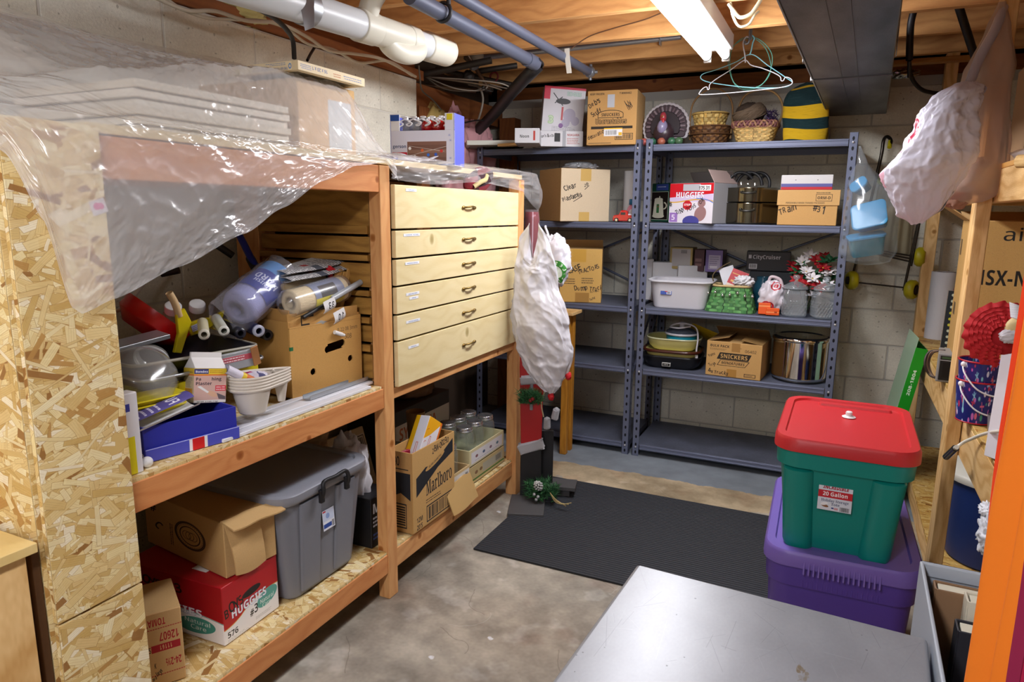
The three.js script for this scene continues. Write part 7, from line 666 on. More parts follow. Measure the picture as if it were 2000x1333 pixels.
  { const p = [0.362,0.689,-1.883], t = thing('lamp_box', 'tall narrow white lamp box with a grey side and green label on the rack', 'box', [p[0] + 0.055, Y, p[2] - 0.03], 0.62); t.rotation.set(-0.02, 0.62, -0.05, 'YXZ'); add(t, 'body', rbox(0.11, 0.36, 0.05, 0.002), six({ l: M(0xdcdce4, 0.4), r: M(0x9a9ca4, 0.4), f: print(200, 640, '#8e9098', (g) => { g.fillStyle = '#b8b9c0'; g.fillRect(0, 0, 26, 640); g.fillStyle = '#c8dcc4'; g.fillRect(90, 130, 90, 90); txt(g, 'LED', 96, 176, 44, '#2f8a44', { sx: 0.9 }); g.strokeStyle = '#d8d8e0'; g.lineWidth = 4; for (let k = 0; k < 4; k++) { g.beginPath(); g.moveTo(60 + k * 30, 260); g.lineTo(90 + k * 30, 360); g.stroke(); } }, 0.35) }, M(0xd6d6de, 0.4)), [0, 0.18, 0]);
    const f = add(scene, 'plastic_bag', surf((u, v) => [(u - 0.5) * 0.14 + 0.01 * v, -v * 0.3, 0.02 * Math.sin(u * 3) + 0.012 * creaseNoise(u * 4, v * 6, 3)], 30, 40), film(0xe6e4f6, 0.82, 0.14), [p[0] + 0.11, Y + 0.36, p[2] + 0.03], [0, 0.5, 0]); tag(f, 'clear lilac plastic bag hanging over the side of the lamp box', 'plastic bag'); }
  { const q = [[0.37,0.789,-1.783], [0.365,0.741,-1.926], [0.36,0.685,-2.064], [0.345,0.659,-2.099], [0.33,0.643,-2.096]], c = thing('power_cable', 'white cord with a dark connector hanging over the rack rail', 'cord'); add(c, 'cord', tube(q, 0.0042, 8, 60), M(0xe2dfd0, 0.4)); const a = V(...q[4]), b = V(...[0.325,0.589,-2.184]); const d = b.clone().sub(a).normalize(); add(c, 'connector', rod(a.toArray(), b.toArray(), 0.009, 16), MP(0x2c2826, 0.15, { metalness: 0.6 })); add(c, 'ferrule', rod(a.clone().addScaledVector(d, -0.012).toArray(), a.toArray(), 0.006, 14), M(0xcfccc0, 0.4)); }
  { const p = [0.36,0.757,-1.814], t = thing('printed_bag', 'white plastic bag with red rings hanging before the pine rail near the banner', 'bag', [0.39, 0.70, -1.62]); add(t, 'bag', surf((u, v) => { const a = u * 2 * PI; const r = 0.035 * (0.7 + 0.4 * v) + 0.008 * creaseNoise(u * 5, v * 4, 9); return [r * 0.6 * Math.cos(a) - 0.02, 0.16 - v * 0.34, r * 1.2 * Math.sin(a)]; }, 48, 32), print(160, 320, '#dad9e2', (g) => { g.strokeStyle = '#c22a40'; g.lineWidth = 8; for (const [x, y] of [[30, 60], [110, 40], [60, 150], [130, 190], [30, 240]]) { g.beginPath(); g.arc(x, y, 16, 0, 7); g.stroke(); } g.lineWidth = 5; g.beginPath(); g.moveTo(0, 110); g.lineTo(160, 120); g.stroke(); }, 0.35, two)); }
  { const t = thing('tissue_paper', 'white tissue paper sticking out over the pine rail near the banner', 'paper', [0.352, 0.565, -1.72]); add(t, 'paper', blob(0.018, 0.045, 0.045, 0.5, 4, 15, 40, 28), M(0xdadde4, 0.6)); add(t, 'paper', blob(0.016, 0.016, 0.03, 0.5, 4, 25, 30, 20), M(0xdadde4, 0.6), [0.0, 0.045, -0.03]); }
  // doll with red ruffles
  { const c = [0.329,0.986,-1.75], t = thing('rag_doll', 'rag doll with red ruffles, tan yarn hair and a white hat on the lamp box', 'doll', c); t.scale.setScalar(0.62); const red = M(0xc4222a, 0.85), r = rng(5);
    for (let k = 0; k < 6; k++) { const R = (u, v) => { const a = u * PI * 1.15 + 1.5, q = 0.035 + k * 0.0125 + v * 0.016, w = 0.004 * Math.sin(u * 62 + k * 2) * v; return [Math.cos(a) * q * 0.95 + w, Math.sin(a) * q * -1.0 + 0.03 + w, 0.03 - k * 0.007 - v * 0.016 + 0.004 * Math.sin(u * 62 + 1 + k)]; }; add(t, 'ruffle', slab(R, 120, 5, 0.002), red); }
    add(t, 'body', blob(0.06, 0.06, 0.03, 0.1, 3, 4, 26, 18), M(0xb01c24, 0.9), [0.01, 0.02, -0.02]); add(t, 'collar', blob(0.03, 0.024, 0.02, 0.3, 4, 7, 30, 20), M(0xdcd8e0, 0.8), [0.018, 0.034, 0.04]); add(t, 'face', blob(0.028, 0.036, 0.022, 0.05, 2, 3, 26, 18), M(0xe6cf98, 0.7), [0.032, 0.068, 0.028], [0, 0, -0.5]);
    add(t, 'hat', slab((u, v) => [0.01 + u * 0.1, 0.1 + 0.045 * v * (1 - 0.3 * u) - 0.02 * u, 0.05 - 0.05 * v + 0.012 * Math.sin(u * 7)], 24, 12, 0.003), print(128, 64, '#e4e4ea', (g) => { for (let i = 0; i < 240; i++) { g.fillStyle = 'rgba(140,140,160,.35)'; g.fillRect((i * 37) % 128, (i * 23) % 64, 2, 2); } }, 0.8)); const hair = []; for (let k = 0; k < 46; k++) { hair.push(mv(new THREE.TorusGeometry(0.008, 0.0045, 6, 12), 0.055 + r() * 0.045, -0.05 + r() * 0.1, 0.04 + r() * 0.03, r() * 3, r() * 3, r() * 3)); } add(t, 'hair', merge(hair.slice(0, 23)), M(0xb8843c, 0.9)); add(t, 'hair', merge(hair.slice(23)), M(0xc9a878, 0.9)); }
  // upper shelf
  { const t = thing('foam_tray', 'white foam tray on the edge of the upper rack shelf', 'tray', [0.46, YU, -2.2], PI / 2); add(t, 'tray', loft([{ y: 0, w: 0.16, d: 0.1, r: 0.02 }, { y: 0.022, w: 0.2, d: 0.14, r: 0.03 }, { y: 0.024, w: 0.21, d: 0.15, r: 0.032 }, { y: 0.022, w: 0.19, d: 0.13, r: 0.028 }, { y: 0.006, w: 0.155, d: 0.095, r: 0.02 }]), M(0xd0d2de, 0.5)); }
  carton('stored_carton', 'brown carton with black printed lines on the upper rack shelf', { p: [0.7, YU, -2.55], w: 0.5, h: 0.3, d: 0.3, r: -0.05 }, { base: M(0x9a7a58, 0.75), f: kp(500, 300, (g) => { lines(g, 20, 60, 200, 3, 22, '#1c1612', 9); lines(g, 20, 190, 60, 1, 10, '#3a2c20', 6); }, 'rgb(150,122,92)', 24) });
}
{ // hanging shopping bags on the rack post
  const T = [0.33,1.764,-2.25];
  const bag = (name, label, pts, rads, m, flat, seed, amp) => { const c = new THREE.CatmullRomCurve3(pts.map((p) => V(...p))), t = thing(name, label, 'bag'); add(t, 'bag', surf((u, v) => { const p = c.getPoint(v), a = u * 2 * PI, r = lerpTable(rads, v)[0], k = 1 + amp * creaseNoise(u * 3 + seed, v * 2.2, seed) + 0.06 * Math.sin(a * 5 + v * 4 + seed); return [p.x + r * k * Math.cos(a), p.y + 0.02 * amp * N3(u * 8, v * 8, seed), p.z + r * k * flat * Math.sin(a)]; }, 96, 80), m); return t; };
  const beige = bag('shopping_bag', 'beige translucent plastic bag with a bulging bottom, hanging from the rack post', [[T[0] + 0.0, T[1] + 0.04, -2.29], [0.33,1.697,-2.3], [0.32,1.581,-2.3], [0.319,1.462,-2.3], [0.311,1.353,-2.3], [0.301,1.284,-2.3]], [[0, 0.008], [0.12, 0.026], [0.3, 0.055], [0.5, 0.06], [0.75, 0.078], [0.9, 0.072], [0.97, 0.045], [1, 0.004]], film(0xe0ccbc, 0.58, 0.3), 0.6, 3, 0.14);
  add(beige, 'contents', blob(0.036, 0.05, 0.03, 0.2, 3, 6), M(0xb08a74, 0.7), [0.326,1.36,-2.3]); add(beige, 'contents', blob(0.034, 0.034, 0.026, 0.2, 3, 9), M(0xa87f6a, 0.7), [0.284,1.305,-2.3]);
  const C = new THREE.CatmullRomCurve3([V(...[0.268,1.595,-2.2]), V(...[0.244,1.53,-2.18]), V(...[0.225,1.427,-2.17]), V(...[0.209,1.322,-2.18]), V(...[0.199,1.23,-2.2])]);
  const w = thing('shopping_bag', 'white crinkled plastic bag with red print hanging beside the rack post', 'bag'); add(w, 'handle', tube([[0.268,1.588,-2.2], [0.29,1.663,-2.24], [0.32,1.736,-2.27], [T[0] + 0.005, T[1] + 0.03, -2.3]], 0.012, 8, 40), film(0xd6d3e2, 0.4, 0.3)); add(w, 'bag', surf((u, v) => { const p = C.getPoint(v), a = u * 2 * PI, L = lerpTable([[0, 0.02], [0.1, 0.055], [0.35, 0.072], [0.6, 0.092], [0.75, 0.072], [0.9, 0.052], [1, 0.014]], v)[0], c = Math.cos(a), k = 1 + 0.2 * creaseNoise(u * 4 + v * 0.6, v * 1.1, 5) + 0.1 * creaseNoise(u * 9, v * 7, 3) + 0.35 * Math.max(0, -c - 0.5) * 2 * Math.exp(-(((v - 0.62) / 0.16) ** 2)); return [p.x + L * k * c * 0.95 - 0.012, p.y + 0.35 * L * k * c * 0.4 + 0.004 * N3(u * 9, v * 14, 2), p.z + L * 0.36 * k * Math.sin(a)]; }, 150, 130), print(512, 512, '#d6d3e2', (g) => { g.save(); g.translate(330, 120); g.rotate(1.2); txt(g, 'TAX', 0, 0, 54, '#c03048'); g.restore(); g.strokeStyle = '#b8284a'; g.lineWidth = 22; g.beginPath(); g.arc(300, 300, 60, 0.4, 4.4); g.stroke(); g.fillStyle = '#d8a8b8'; g.fillRect(250, 150, 24, 120); g.fillStyle = '#c43454'; g.fillRect(330, 200, 20, 90); txt(g, 'V', 300, 420, 60, '#c05878', { rot: 0.6 }); }, 0.3, two));
}
{ // clear bag of teal containers on the shelf post
  const z = -3.36, C = new THREE.CatmullRomCurve3([V(...[0.043,1.541,-3.37]), V(...[0.065,1.445,-3.35]), V(...[0.098,1.317,-3.34]), V(...[0.112,1.189,-3.34]), V(...[0.111,1.081,-3.34]), V(...[0.111,1.04,-3.35])]);
  const t = thing('shopping_bag', 'clear plastic bag of teal containers hanging from the steel shelf corner', 'bag'); add(t, 'bag', surf((u, v) => { const p = C.getPoint(v), a = u * 2 * PI, r = lerpTable([[0, 0.005], [0.15, 0.02], [0.32, 0.075], [0.5, 0.105], [0.75, 0.11], [0.9, 0.09], [0.97, 0.05], [1, 0.008]], v)[0] * (1 + 0.12 * creaseNoise(u * 3, v * 2, 4)); return [p.x + r * Math.cos(a), p.y, p.z + 0.7 * r * Math.sin(a)]; }, 80, 70), film(0xf2f8fc, 0.92, 0.16));
  const k = (lab, p, rot, w, h, d, m) => { const o = thing('food_container', lab, 'container', p); o.rotation.set(...rot); add(o, 'tub', loft([{ y: -h / 2, w: w * 0.86, d: d * 0.86, r: 0.015 }, { y: h / 2 - 0.008, w, d, r: 0.018 }]), m); add(o, 'lid', loft([{ y: h / 2 - 0.008, w: w * 1.06, d: d * 1.06, r: 0.02 }, { y: h / 2, w: w * 1.06, d: d * 1.06, r: 0.02 }, { y: h / 2 + 0.003, w: w * 0.95, d: d * 0.95, r: 0.016 }]), MP(0x3c8cb8, 0.3)); };
  k('teal food container at the bottom of the clear hanging bag', [0.107,1.128,-3.35], [0.2, 0.2, 0.15], 0.14, 0.085, 0.08, M(0x046878, 0.3)); k('pale blue food container on its edge in the clear hanging bag', [0.111,1.243,-3.34], [1.1, 0.15, 0.3], 0.13, 0.06, 0.11, M(0x146a94, 0.3)); k('dark teal container near the top of the clear hanging bag', [0.064,1.371,-3.35], [0.8, 0.4, 0.6], 0.07, 0.05, 0.05, M(0x14607a, 0.3));
}
{ // folding cart on the back wall
  const t = thing('folding_cart', 'folding wire cart with yellow wheels and a net bag, hung on the back wall', 'cart'), m = M(0x3f3a34, 0.3, { metalness: 0.8 }), W = -3.82, yl = M(0xb8ac14, 0.4);
  add(t, 'handle', tube([[0.174,1.571,-3.76], [0.177,1.598,-3.78], [0.161,1.617,-3.8], [0.15,1.608,-3.82], [0.146,1.542,-3.82], [0.135,1.435,-3.82]], 0.008, 10, 60), m); add(t, 'grip', rod([0.175,1.594,-3.78], [0.173,1.564,-3.755], 0.0095), yl);
  add(t, 'frame_bar', rod([0.135,1.435,-3.82], [0.069,0.901,-3.82], 0.006), m); add(t, 'frame_bar', rod([0.333,1.232,-3.82], [0.304,0.895,-3.82], 0.006), m); add(t, 'frame_bar', rod([0.341,1.304,-3.82], [0.322,1.014,-3.82], 0.006), m); add(t, 'cross_bar', rod([0.147,1.442,-3.82], [0.313,1.421,-3.82], 0.005), m);
  for (const k of [0, 7, 14]) add(t, 'cross_bar', rod([[0.153,1.087,-3.82][0], [0.153,1.087,-3.82][1] - k * 0.0012, -3.81], [[0.319,1.063,-3.82][0], [0.319,1.063,-3.82][1] - k * 0.002, -3.81], 0.004), m); add(t, 'axle', rod([0.094,0.925,-3.8], [0.301,0.911,-3.8], 0.004), m);
  const wh = (p, r, ry) => { const w = add(t, 'wheel', lathe([[r * 0.55, -0.02], [r * 0.8, -0.022], [r, -0.01], [r, 0.01], [r * 0.8, 0.022], [r * 0.55, 0.02], [r * 0.3, 0.008], [0, 0.008]], 36).rotateZ(PI / 2), yl, p, [0, ry, 0]); add(w, 'hub', cyl(r * 0.42, r * 0.42, 0.05, 24).rotateZ(PI / 2), M(0x2a1c16, 0.6)); };
  wh([0.074,0.935,-3.79], 0.046, 0.3); wh([0.354,1.061,-3.78], 0.046, -0.2); wh([0.334,0.905,-3.78], 0.046, -0.5);
  add(t, 'net_bag', surf((u, v) => { const a = [0.148,1.4,-3.84], b = [0.308,1.387,-3.84], c = [0.12,1.085,-3.84], d = [0.316,1.067,-3.84]; const L = [0, 1, 2].map((i) => a[i] + (c[i] - a[i]) * v), R = [0, 1, 2].map((i) => b[i] + (d[i] - b[i]) * v); return [L[0] + (R[0] - L[0]) * u, L[1] + (R[1] - L[1]) * u, -3.85 + 0.02 * Math.sin(u * PI) + 0.004 * Math.sin(u * 30)]; }, 40, 30), fabricOf(0x8f866c, 0.9)); add(t, 'reel', (() => { const g = new THREE.SphereGeometry(0.045, 24, 16); g.scale(1, 0.6, 0.5); return g; })(), M(0x96a024, 0.5), [0.181,1.415,-3.8]);
}
{ // leaning game box
  const p = [0.304,0.342,-3.38], t = thing('flat_box', 'tall thin green and clear box leaning against the rack by the back wall', 'box', [0.232, 0.0, -3.38], 0.05); t.rotation.set(0, 0.05, -0.155, 'YXZ');
  add(t, 'green_front', rbox(0.045, 0.72, 0.004, 0.001), print(90, 720, '#14931c', (g) => { g.save(); g.translate(45, 150); g.rotate(-PI / 2); txt(g, '208-1804', 0, 0, 34, '#e6efe6', { align: 'center', sx: 0.8 }); g.restore(); }, 0.35), [0, 0.36, 0.13]); add(t, 'clear_side', rbox(0.003, 0.76, 0.26, 0.001), MP(0xb4d8b8, 0.2, { transmission: 0.35, thickness: 0 }), [-0.022, 0.38, 0]); add(t, 'back_side', rbox(0.003, 0.72, 0.26, 0.001), M(0x3a8a3e, 0.4), [0.021, 0.36, 0]); add(t, 'rear', rbox(0.045, 0.72, 0.004, 0.001), M(0x6a6a66, 0.5), [0, 0.36, -0.13]);
}
{ // lidded bin under the rack
  const t = thing('waste_bin', 'dark blue plastic bin with a cream lid standing under the pine rack', 'bin', [0.55, 0.122, -2.62]); add(t, 'body', lathe([[0, 0], [0.12, 0], [0.13, 0.01], [0.155, 0.28], [0.16, 0.3]], 40), M(0x16306c, 0.45)); const l = add(t, 'lid', lathe([[0.165, 0.285], [0.168, 0.3], [0.16, 0.31], [0.12, 0.33], [0.06, 0.345], [0, 0.35]], 40), M(0xc6c4b8, 0.45)); add(l, 'handle', rbox(0.1, 0.03, 0.03, 0.012), M(0xc6c4b8, 0.45), [0, 0.352, 0]);
}
{ // file box with books, and the banner
  const W = 0.25, H = 0.3, D = 0.3, t = thing('file_box', 'open grey file box holding books at the right foreground', 'box', [0.272, 0.46, -0.94], -0.02), m = M(0xaab2bc, 0.45), inn = M(0xa49a9c, 0.6); const mk = (w, h, d, p) => add(t, 'wall', rbox(w, h, d, 0.002), m, p);
  mk(0.005, H, D, [-W / 2, H / 2, 0]); mk(0.005, H, D, [W / 2, H / 2, 0]); mk(W, H, 0.005, [0, H / 2, -D / 2]); mk(W, H - 0.1, 0.005, [0, (H - 0.1) / 2, D / 2]); add(t, 'bottom', rbox(W, 0.005, D, 0.001), m, [0, 0.0025, 0]); add(t, 'rim', rbox(W, 0.02, 0.009, 0.002), m, [0, H - 0.01, -D / 2 + 0.002]); add(t, 'lining', rbox(W - 0.012, H - 0.04, 0.003, 0.001), inn, [0, (H - 0.04) / 2, -D / 2 + 0.006]);
  const bk = (name, label, p, w, h, d, cov, mat) => { const b = thing(name, label, 'book', p, -0.02); add(b, 'pages', rbox(w - 0.006, h - 0.004, d - 0.006, 0.001), M(0xd8d2bc, 0.8), [0.001, h / 2, 0]); for (const s of [1, -1]) add(b, 'cover', rbox(w, h, 0.003, 0.001), s > 0 && mat ? six({ f: mat }, cov) : cov, [0, h / 2, s * (d / 2)]); add(b, 'spine', rbox(0.003, h, d, 0.001), cov, [-w / 2, h / 2, 0]); };
  bk('book', 'black book with yellow capitals in the grey file box', [0.284, 0.467, -0.985], 0.2, 0.262, 0.03, M(0x26262c, 0.5), print(400, 430, '#2a2a30', (g) => { txt(g, 'DROWN', 30, 74, 88, '#d4c478', { sx: 0.95 }); g.fillStyle = '#a89a5a'; g.fillRect(160, 140, 200, 10); }, 0.45)); bk('book', 'pale book standing behind the black book in the grey file box', [0.292, 0.467, -1.022], 0.19, 0.286, 0.028, M(0xcfc8b4, 0.6)); bk('book', 'tan book at the left behind the black book in the file box', [0.272, 0.467, -1.055], 0.215, 0.278, 0.026, M(0x8a6a4c, 0.6));
  carton('stored_carton', 'plain brown carton carrying the grey file box', { p: [0.269, 0, -0.94], w: 0.24, h: 0.458, d: 0.3, r: 0 }, { base: kraft[2] });
  const S = [[0, 0.152, -0.765], [0.3, 0.172, -0.735], [0.5, 0.186, -0.715], [0.75, 0.225, -0.68], [1, 0.27, -0.64]], B = thing('banner', 'orange and crimson cloth banner hanging at the right edge of the foreground', 'banner'), part = (n, a, b, m, off) => add(B, n, slab((u, v) => { const s = a + (b - a) * u, q = lerpTable(S, s), y = 1.3 - v * 0.9, w = 0.004 * Math.sin(s * 26 + v * 3) + 0.003 * N3(s * 6, v * 5, 2); return [q[0] + w + off * (-0.5), y, q[1] + w * 0.6 + off]; }, 30, 40, 0.0015), m);
  part('hem', 0, 0.035, fabricOf(0xd83a0c), 0.0005); part('orange_panel', 0.035, 0.42, MP(0xf07c04, 0.8, { transmission: 0.12, thickness: 0, ...two }), 0); part('seam', 0.41, 0.46, fabricOf(0x86103c), 0.001); part('crimson_panel', 0.45, 1, fabricOf(0xa00c3c), 0); add(B, 'rod', rod([0.14, 1.302, -0.775], [0.3, 1.302, -0.62], 0.006), pine); add(B, 'hanger', rod([0.28, 1.302, -0.64], [0.28, 1.96, -0.64], 0.002, 6), white);
}

// ---------- between the bench and the steel shelves ----------
{
  const z0 = -2.86;
  { // painted wooden santa on a grey base
    const a = [-1.162,0,-2.564], t = thing('santa_figure', 'tall painted wooden santa in red with white fur cuffs and black boots, beside the bench', 'decoration', [-1.135, 0, -2.64], 0.35), red = M(0xb01018, 0.4), fur = M(0xdcdce2, 0.95, { bumpMap: blockBump, bumpScale: 0.004 }), blk = M(0x1c1b1e, 0.5), gb = M(0x4c4b4c, 0.6);
    const fz = (w, h, d, s) => { const g = new RoundedBoxGeometry(w, h, d, 6, 0.012), p = g.attributes.position; for (let i = 0; i < p.count; i++) { const k = 1 + 0.22 * N3(p.getX(i) * 120, p.getY(i) * 120, p.getZ(i) * 120 + s); p.setXYZ(i, p.getX(i) * k, p.getY(i) * k, p.getZ(i) * k); } g.computeVertexNormals(); return g; };
    add(t, 'board', ext([[-0.045, 0.24], [0.04, 0.27], [0.045, 0.62], [0.05, 0.9], [-0.05, 0.9], [-0.055, 0.6]], 0.02, 0.002), red); add(t, 'coat_edge', rbox(0.014, 0.5, 0.024, 0.004), M(0x8a8a90, 0.5), [-0.004, 0.66, 0.004]);
    add(t, 'boot', ext([[-0.045, 0.02], [0.04, 0.02], [0.04, 0.25], [-0.045, 0.22]], 0.024, 0.003), blk, [0, 0, 0]); add(t, 'boot', ext([[-0.02, 0.02], [0.03, 0.02], [0.03, 0.3], [-0.02, 0.3]], 0.024, 0.003), blk, [0.06, 0, -0.06]); add(t, 'fur_cuff', fz(0.105, 0.05, 0.04, 1), fur, [-0.002, 0.245, 0], [0, 0, 0.28]); add(t, 'fur_band', fz(0.1, 0.04, 0.04, 3), fur, [-0.002, 0.545, 0], [0, 0, 0.1]);
    add(t, 'mitten', fz(0.028, 0.055, 0.026, 5), fur, [0.066, 0.36, 0.03]); add(t, 'mitten', fz(0.03, 0.055, 0.026, 6), fur, [0.1, 0.385, -0.03], [0, 0, -0.2]);
    add(t, 'base_board', uvBox(rbox(0.15, 0.018, 0.2, 0.002), 2), gb, [-0.01, 0.009, 0.1]); add(t, 'base_board', uvBox(rbox(0.2, 0.018, 0.1, 0.002), 0), gb, [0.1, 0.05, -0.06], [0, -0.1, 0]); add(t, 'base_support', rbox(0.16, 0.032, 0.08, 0.002), gb, [0.09, 0.025, -0.06]);
    add(t, 'cord', tube([[0.02, 0.6, 0.05], [0.05, 0.585, 0.05], [0.055, 0.52, 0.045], [0.04, 0.45, 0.04], [0.05, 0.39, 0.035]], 0.003, 6, 50), M(0xb8a884, 0.8));
  }
  const garland = (name, label, p, w, n, seed, extra) => { const t = thing(name, label, 'garland', p), r = rng(seed), q = [[], [], []], nd = rbox(0.0022, 0.03, 0.0022, 0.0006).toNonIndexed(); const nb = new THREE.ConeGeometry(0.0014, 0.03, 4); nb.translate(0, 0.015, 0); for (let i = 0; i < n; i++) { const a = r() * 6.28, k = Math.sqrt(r()), cx = k * w[0] * Math.cos(a), cy = (r() - 0.5) * w[1], cz = k * w[2] * Math.sin(a); for (let j = 0; j < 4; j++) q[(r() * 3) | 0].push(mv(nb, cx, cy, cz, (r() - 0.3) * 2.6, r() * 6.28, (r() - 0.5) * 2.4)); } q.forEach((g, k) => { const m = add(t, 'needles', merge(g), M([0x2f6a3a, 0x1d4a2a, 0x417a44][k], 0.6)); m.userData.kind = 'stuff'; }); extra && extra(t, r); return t; };
  garland('pine_garland', 'small artificial pine garland with a red berry on the santa waist', [-1.128,0.472,-2.6], [0.055, 0.05, 0.03], 230, 7, (t) => { for (const [x, y] of [[0.016, 0.0], [0.026, 0.008]]) add(t, 'berry', new THREE.SphereGeometry(0.008, 12, 8), M(0x8a1420, 0.3), [x, y, 0.035]); });
  garland('pine_garland', 'pine garland with a frosted cone and white berries on the santa base', [[-1.074,0.02,-2.617][0], 0.06, [-1.074,0.02,-2.617][2]], [0.075, 0.07, 0.05], 330, 9, (t, r) => { const c = []; for (let i = 0; i < 40; i++) { const y = i / 40, R = 0.017 * Math.sin(PI * (0.15 + 0.8 * y)), a = i * 2.4; c.push(mv(new THREE.SphereGeometry(0.005, 6, 4), R * Math.cos(a), y * 0.045 - 0.02, R * Math.sin(a))); } add(t, 'pine_cone', merge(c), M(0xb8b8b4, 0.7), [0, 0.035, 0.04], [0.6, 0, 0.3]); add(t, 'cone_core', new THREE.SphereGeometry(0.014, 12, 8), M(0x2a2220, 0.8), [0, 0.035, 0.04]); for (const [x, y] of [[-0.012, 0.0], [0.006, -0.008], [-0.002, -0.022]]) add(t, 'berry', new THREE.SphereGeometry(0.0075, 12, 8), M(0xc2c4c6, 0.3, { metalness: 0.5 }), [x, y, 0.055]); for (let k = 0; k < 3; k++) add(t, 'raffia', tube([[0.05, 0.01, 0.03], [0.08, -0.01 - k * 0.006, 0.04], [0.1 + k * 0.01, -0.02, 0.04 + k * 0.006], [0.13 + k * 0.012, -0.03 + k * 0.01, 0.045]], 0.0018, 5, 30), M(0xc0aa72, 0.8)); });
  // gift wrap rolls in a crimson sleeve
  { const a = [-1.287,0.81,-2.95], t = thing('wrap_rolls', 'tall crimson sleeve of gift wrap rolls standing behind the end post of the bench', 'gift wrap', [a[0], 0, -2.95]); add(t, 'sleeve', lathe([[0, 0.02], [0.03, 0.02], [0.034, 0.05], [0.034, 1.22], [0.03, 1.25], [0, 1.25]], 30), print(128, 900, '#8c1028', (g) => { g.fillStyle = '#e2d6da'; for (let k = 0; k < 4; k++) g.fillRect(10 + k * 30, 140, 3, 380); for (let k = 0; k < 9; k++) g.fillRect(70, 160 + k * 40, 8, 24); g.beginPath(); g.arc(20, 40, 16, 0, 7); g.fill(); }, 0.3)); add(t, 'film_sleeve', lathe([[0.036, 0.04], [0.038, 0.1], [0.038, 1.2], [0.03, 1.26]], 30), film(0xf2e8ec, 0.9, 0.15)); }
  // bags
  const C = [[1062, 470], [1058, 520], [1055, 600], [1062, 680], [1078, 735], [1080, 768]], P3 = [[-1.082,1.139,-2.55], [-1.08,1.037,-2.55], [-1.072,0.893,-2.55], [-1.051,0.748,-2.55], [-1.022,0.623,-2.55], [-0.997,0.523,-2.55]];
  const cur = new THREE.CatmullRomCurve3(P3.map((p) => V(...p))), t = thing('plastic_bag', 'long white crinkled plastic bag hanging in front of the santa board', 'bag');
  add(t, 'bag', surf((u, v) => { const p = cur.getPoint(v), a = u * 2 * PI, r = lerpTable([[0, 0.02], [0.08, 0.058], [0.3, 0.088], [0.5, 0.122], [0.68, 0.118], [0.82, 0.085], [0.93, 0.055], [1, 0.02]], v)[0], k = 1 + 0.28 * creaseNoise(u * 4.5 + v * 0.5, v * 0.9, 11) * Math.min(1, v * 6) + 0.09 * creaseNoise(u * 8, v * 5, 4) + 0.25 * Math.max(0, Math.cos(a) - 0.4) * Math.exp(-(((v - 0.72) / 0.14) ** 2)), top = v < 0.25 ? (1 - v / 0.25) * 0.07 * Math.cos(a * 2) : 0; return [p.x - 0.02 + r * k * Math.cos(a), p.y + top + 0.008 * N3(u * 7, v * 9, 3), p.z + 0.42 * r * k * Math.sin(a) + 0.012 * creaseNoise(u * 5, v * 5, 4)]; }, 150, 140), MP(0xe2e1e8, 0.24, { transmission: 0.25, thickness: 0, ...two }));
  for (const p of [[-1.014,0.505,-2.55], [-0.941,0.6,-2.55]]) { const o = tag(add(scene, 'red_tassel', blob(0.013, 0.017, 0.01, 0.3, 3, p[0] * 9, 20, 14), M(0xc01420, 0.7), p), p[1] > 0.5 && Math.abs(p[0] - [-0.941,0.6,-2.55][0]) < 0.005 ? 'red fabric corner peeping from the right side of the long white bag' : 'red fabric corner peeping from the bottom of the long white bag', 'fabric'); }
  { const q = [-1.118,1.037,-2.8], b = thing('plastic_bag', 'white plastic bag with a green round logo hanging behind the long white bag', 'bag', q); add(b, 'handle', tube([[-0.02, 0.1, 0], [-0.04, 0.13, -0.02], [-0.06, 0.145, -0.05], [-0.07, 0.15, -0.075]], 0.006, 8, 30), M(0xd8d6de, 0.4)); add(b, 'bag', blob(0.078, 0.115, 0.035, 0.22, 2.4, 33, 60, 44), print(512, 512, '#d8d6de', (g) => { g.fillStyle = '#3a8a34'; g.beginPath(); g.arc(400, 190, 80, 0, 7); g.fill(); g.fillStyle = '#d8e4d4'; g.beginPath(); g.arc(400, 190, 46, 0, 7); g.fill(); for (let k = 0; k < 14; k++) { const a = k * 0.45; g.save(); g.translate(400 + 63 * Math.cos(a), 190 + 63 * Math.sin(a)); g.rotate(a + 1.57); txt(g, 'ILES'[k % 4], 0, 0, 26, '#e2eee0', { align: 'center' }); g.restore(); } g.fillStyle = '#3a8a34'; g.beginPath(); g.moveTo(290, 200); g.lineTo(370, 250); g.lineTo(340, 400); g.lineTo(270, 380); g.fill(); g.save(); g.translate(322, 380); g.rotate(-1.3); txt(g, 'OPKO', 0, 0, 54, '#e2eee0'); g.restore(); }, 0.35)); }
  // little wooden stand behind
  { const p = [-1.215,0,-3.261], st = thing('wooden_stand', 'narrow pine stand with one visible leg before the left steel shelf', 'stand', [p[0] - 0.09, 0, p[2] + 0.03]), h = 0.74; for (const [x, z] of [[0.09, 0.0], [-0.09, 0.0], [0.09, -0.07], [-0.09, -0.07]]) beam(st, 'leg', M(0xd8b458, 0.55, { map: pineTex }), [x, h / 2, z - 0.02], [0.034, h, 0.034]); board(st, 'top', pine, [0.0, h + 0.008, -0.05], [0.27, 0.016, 0.14]); }
}

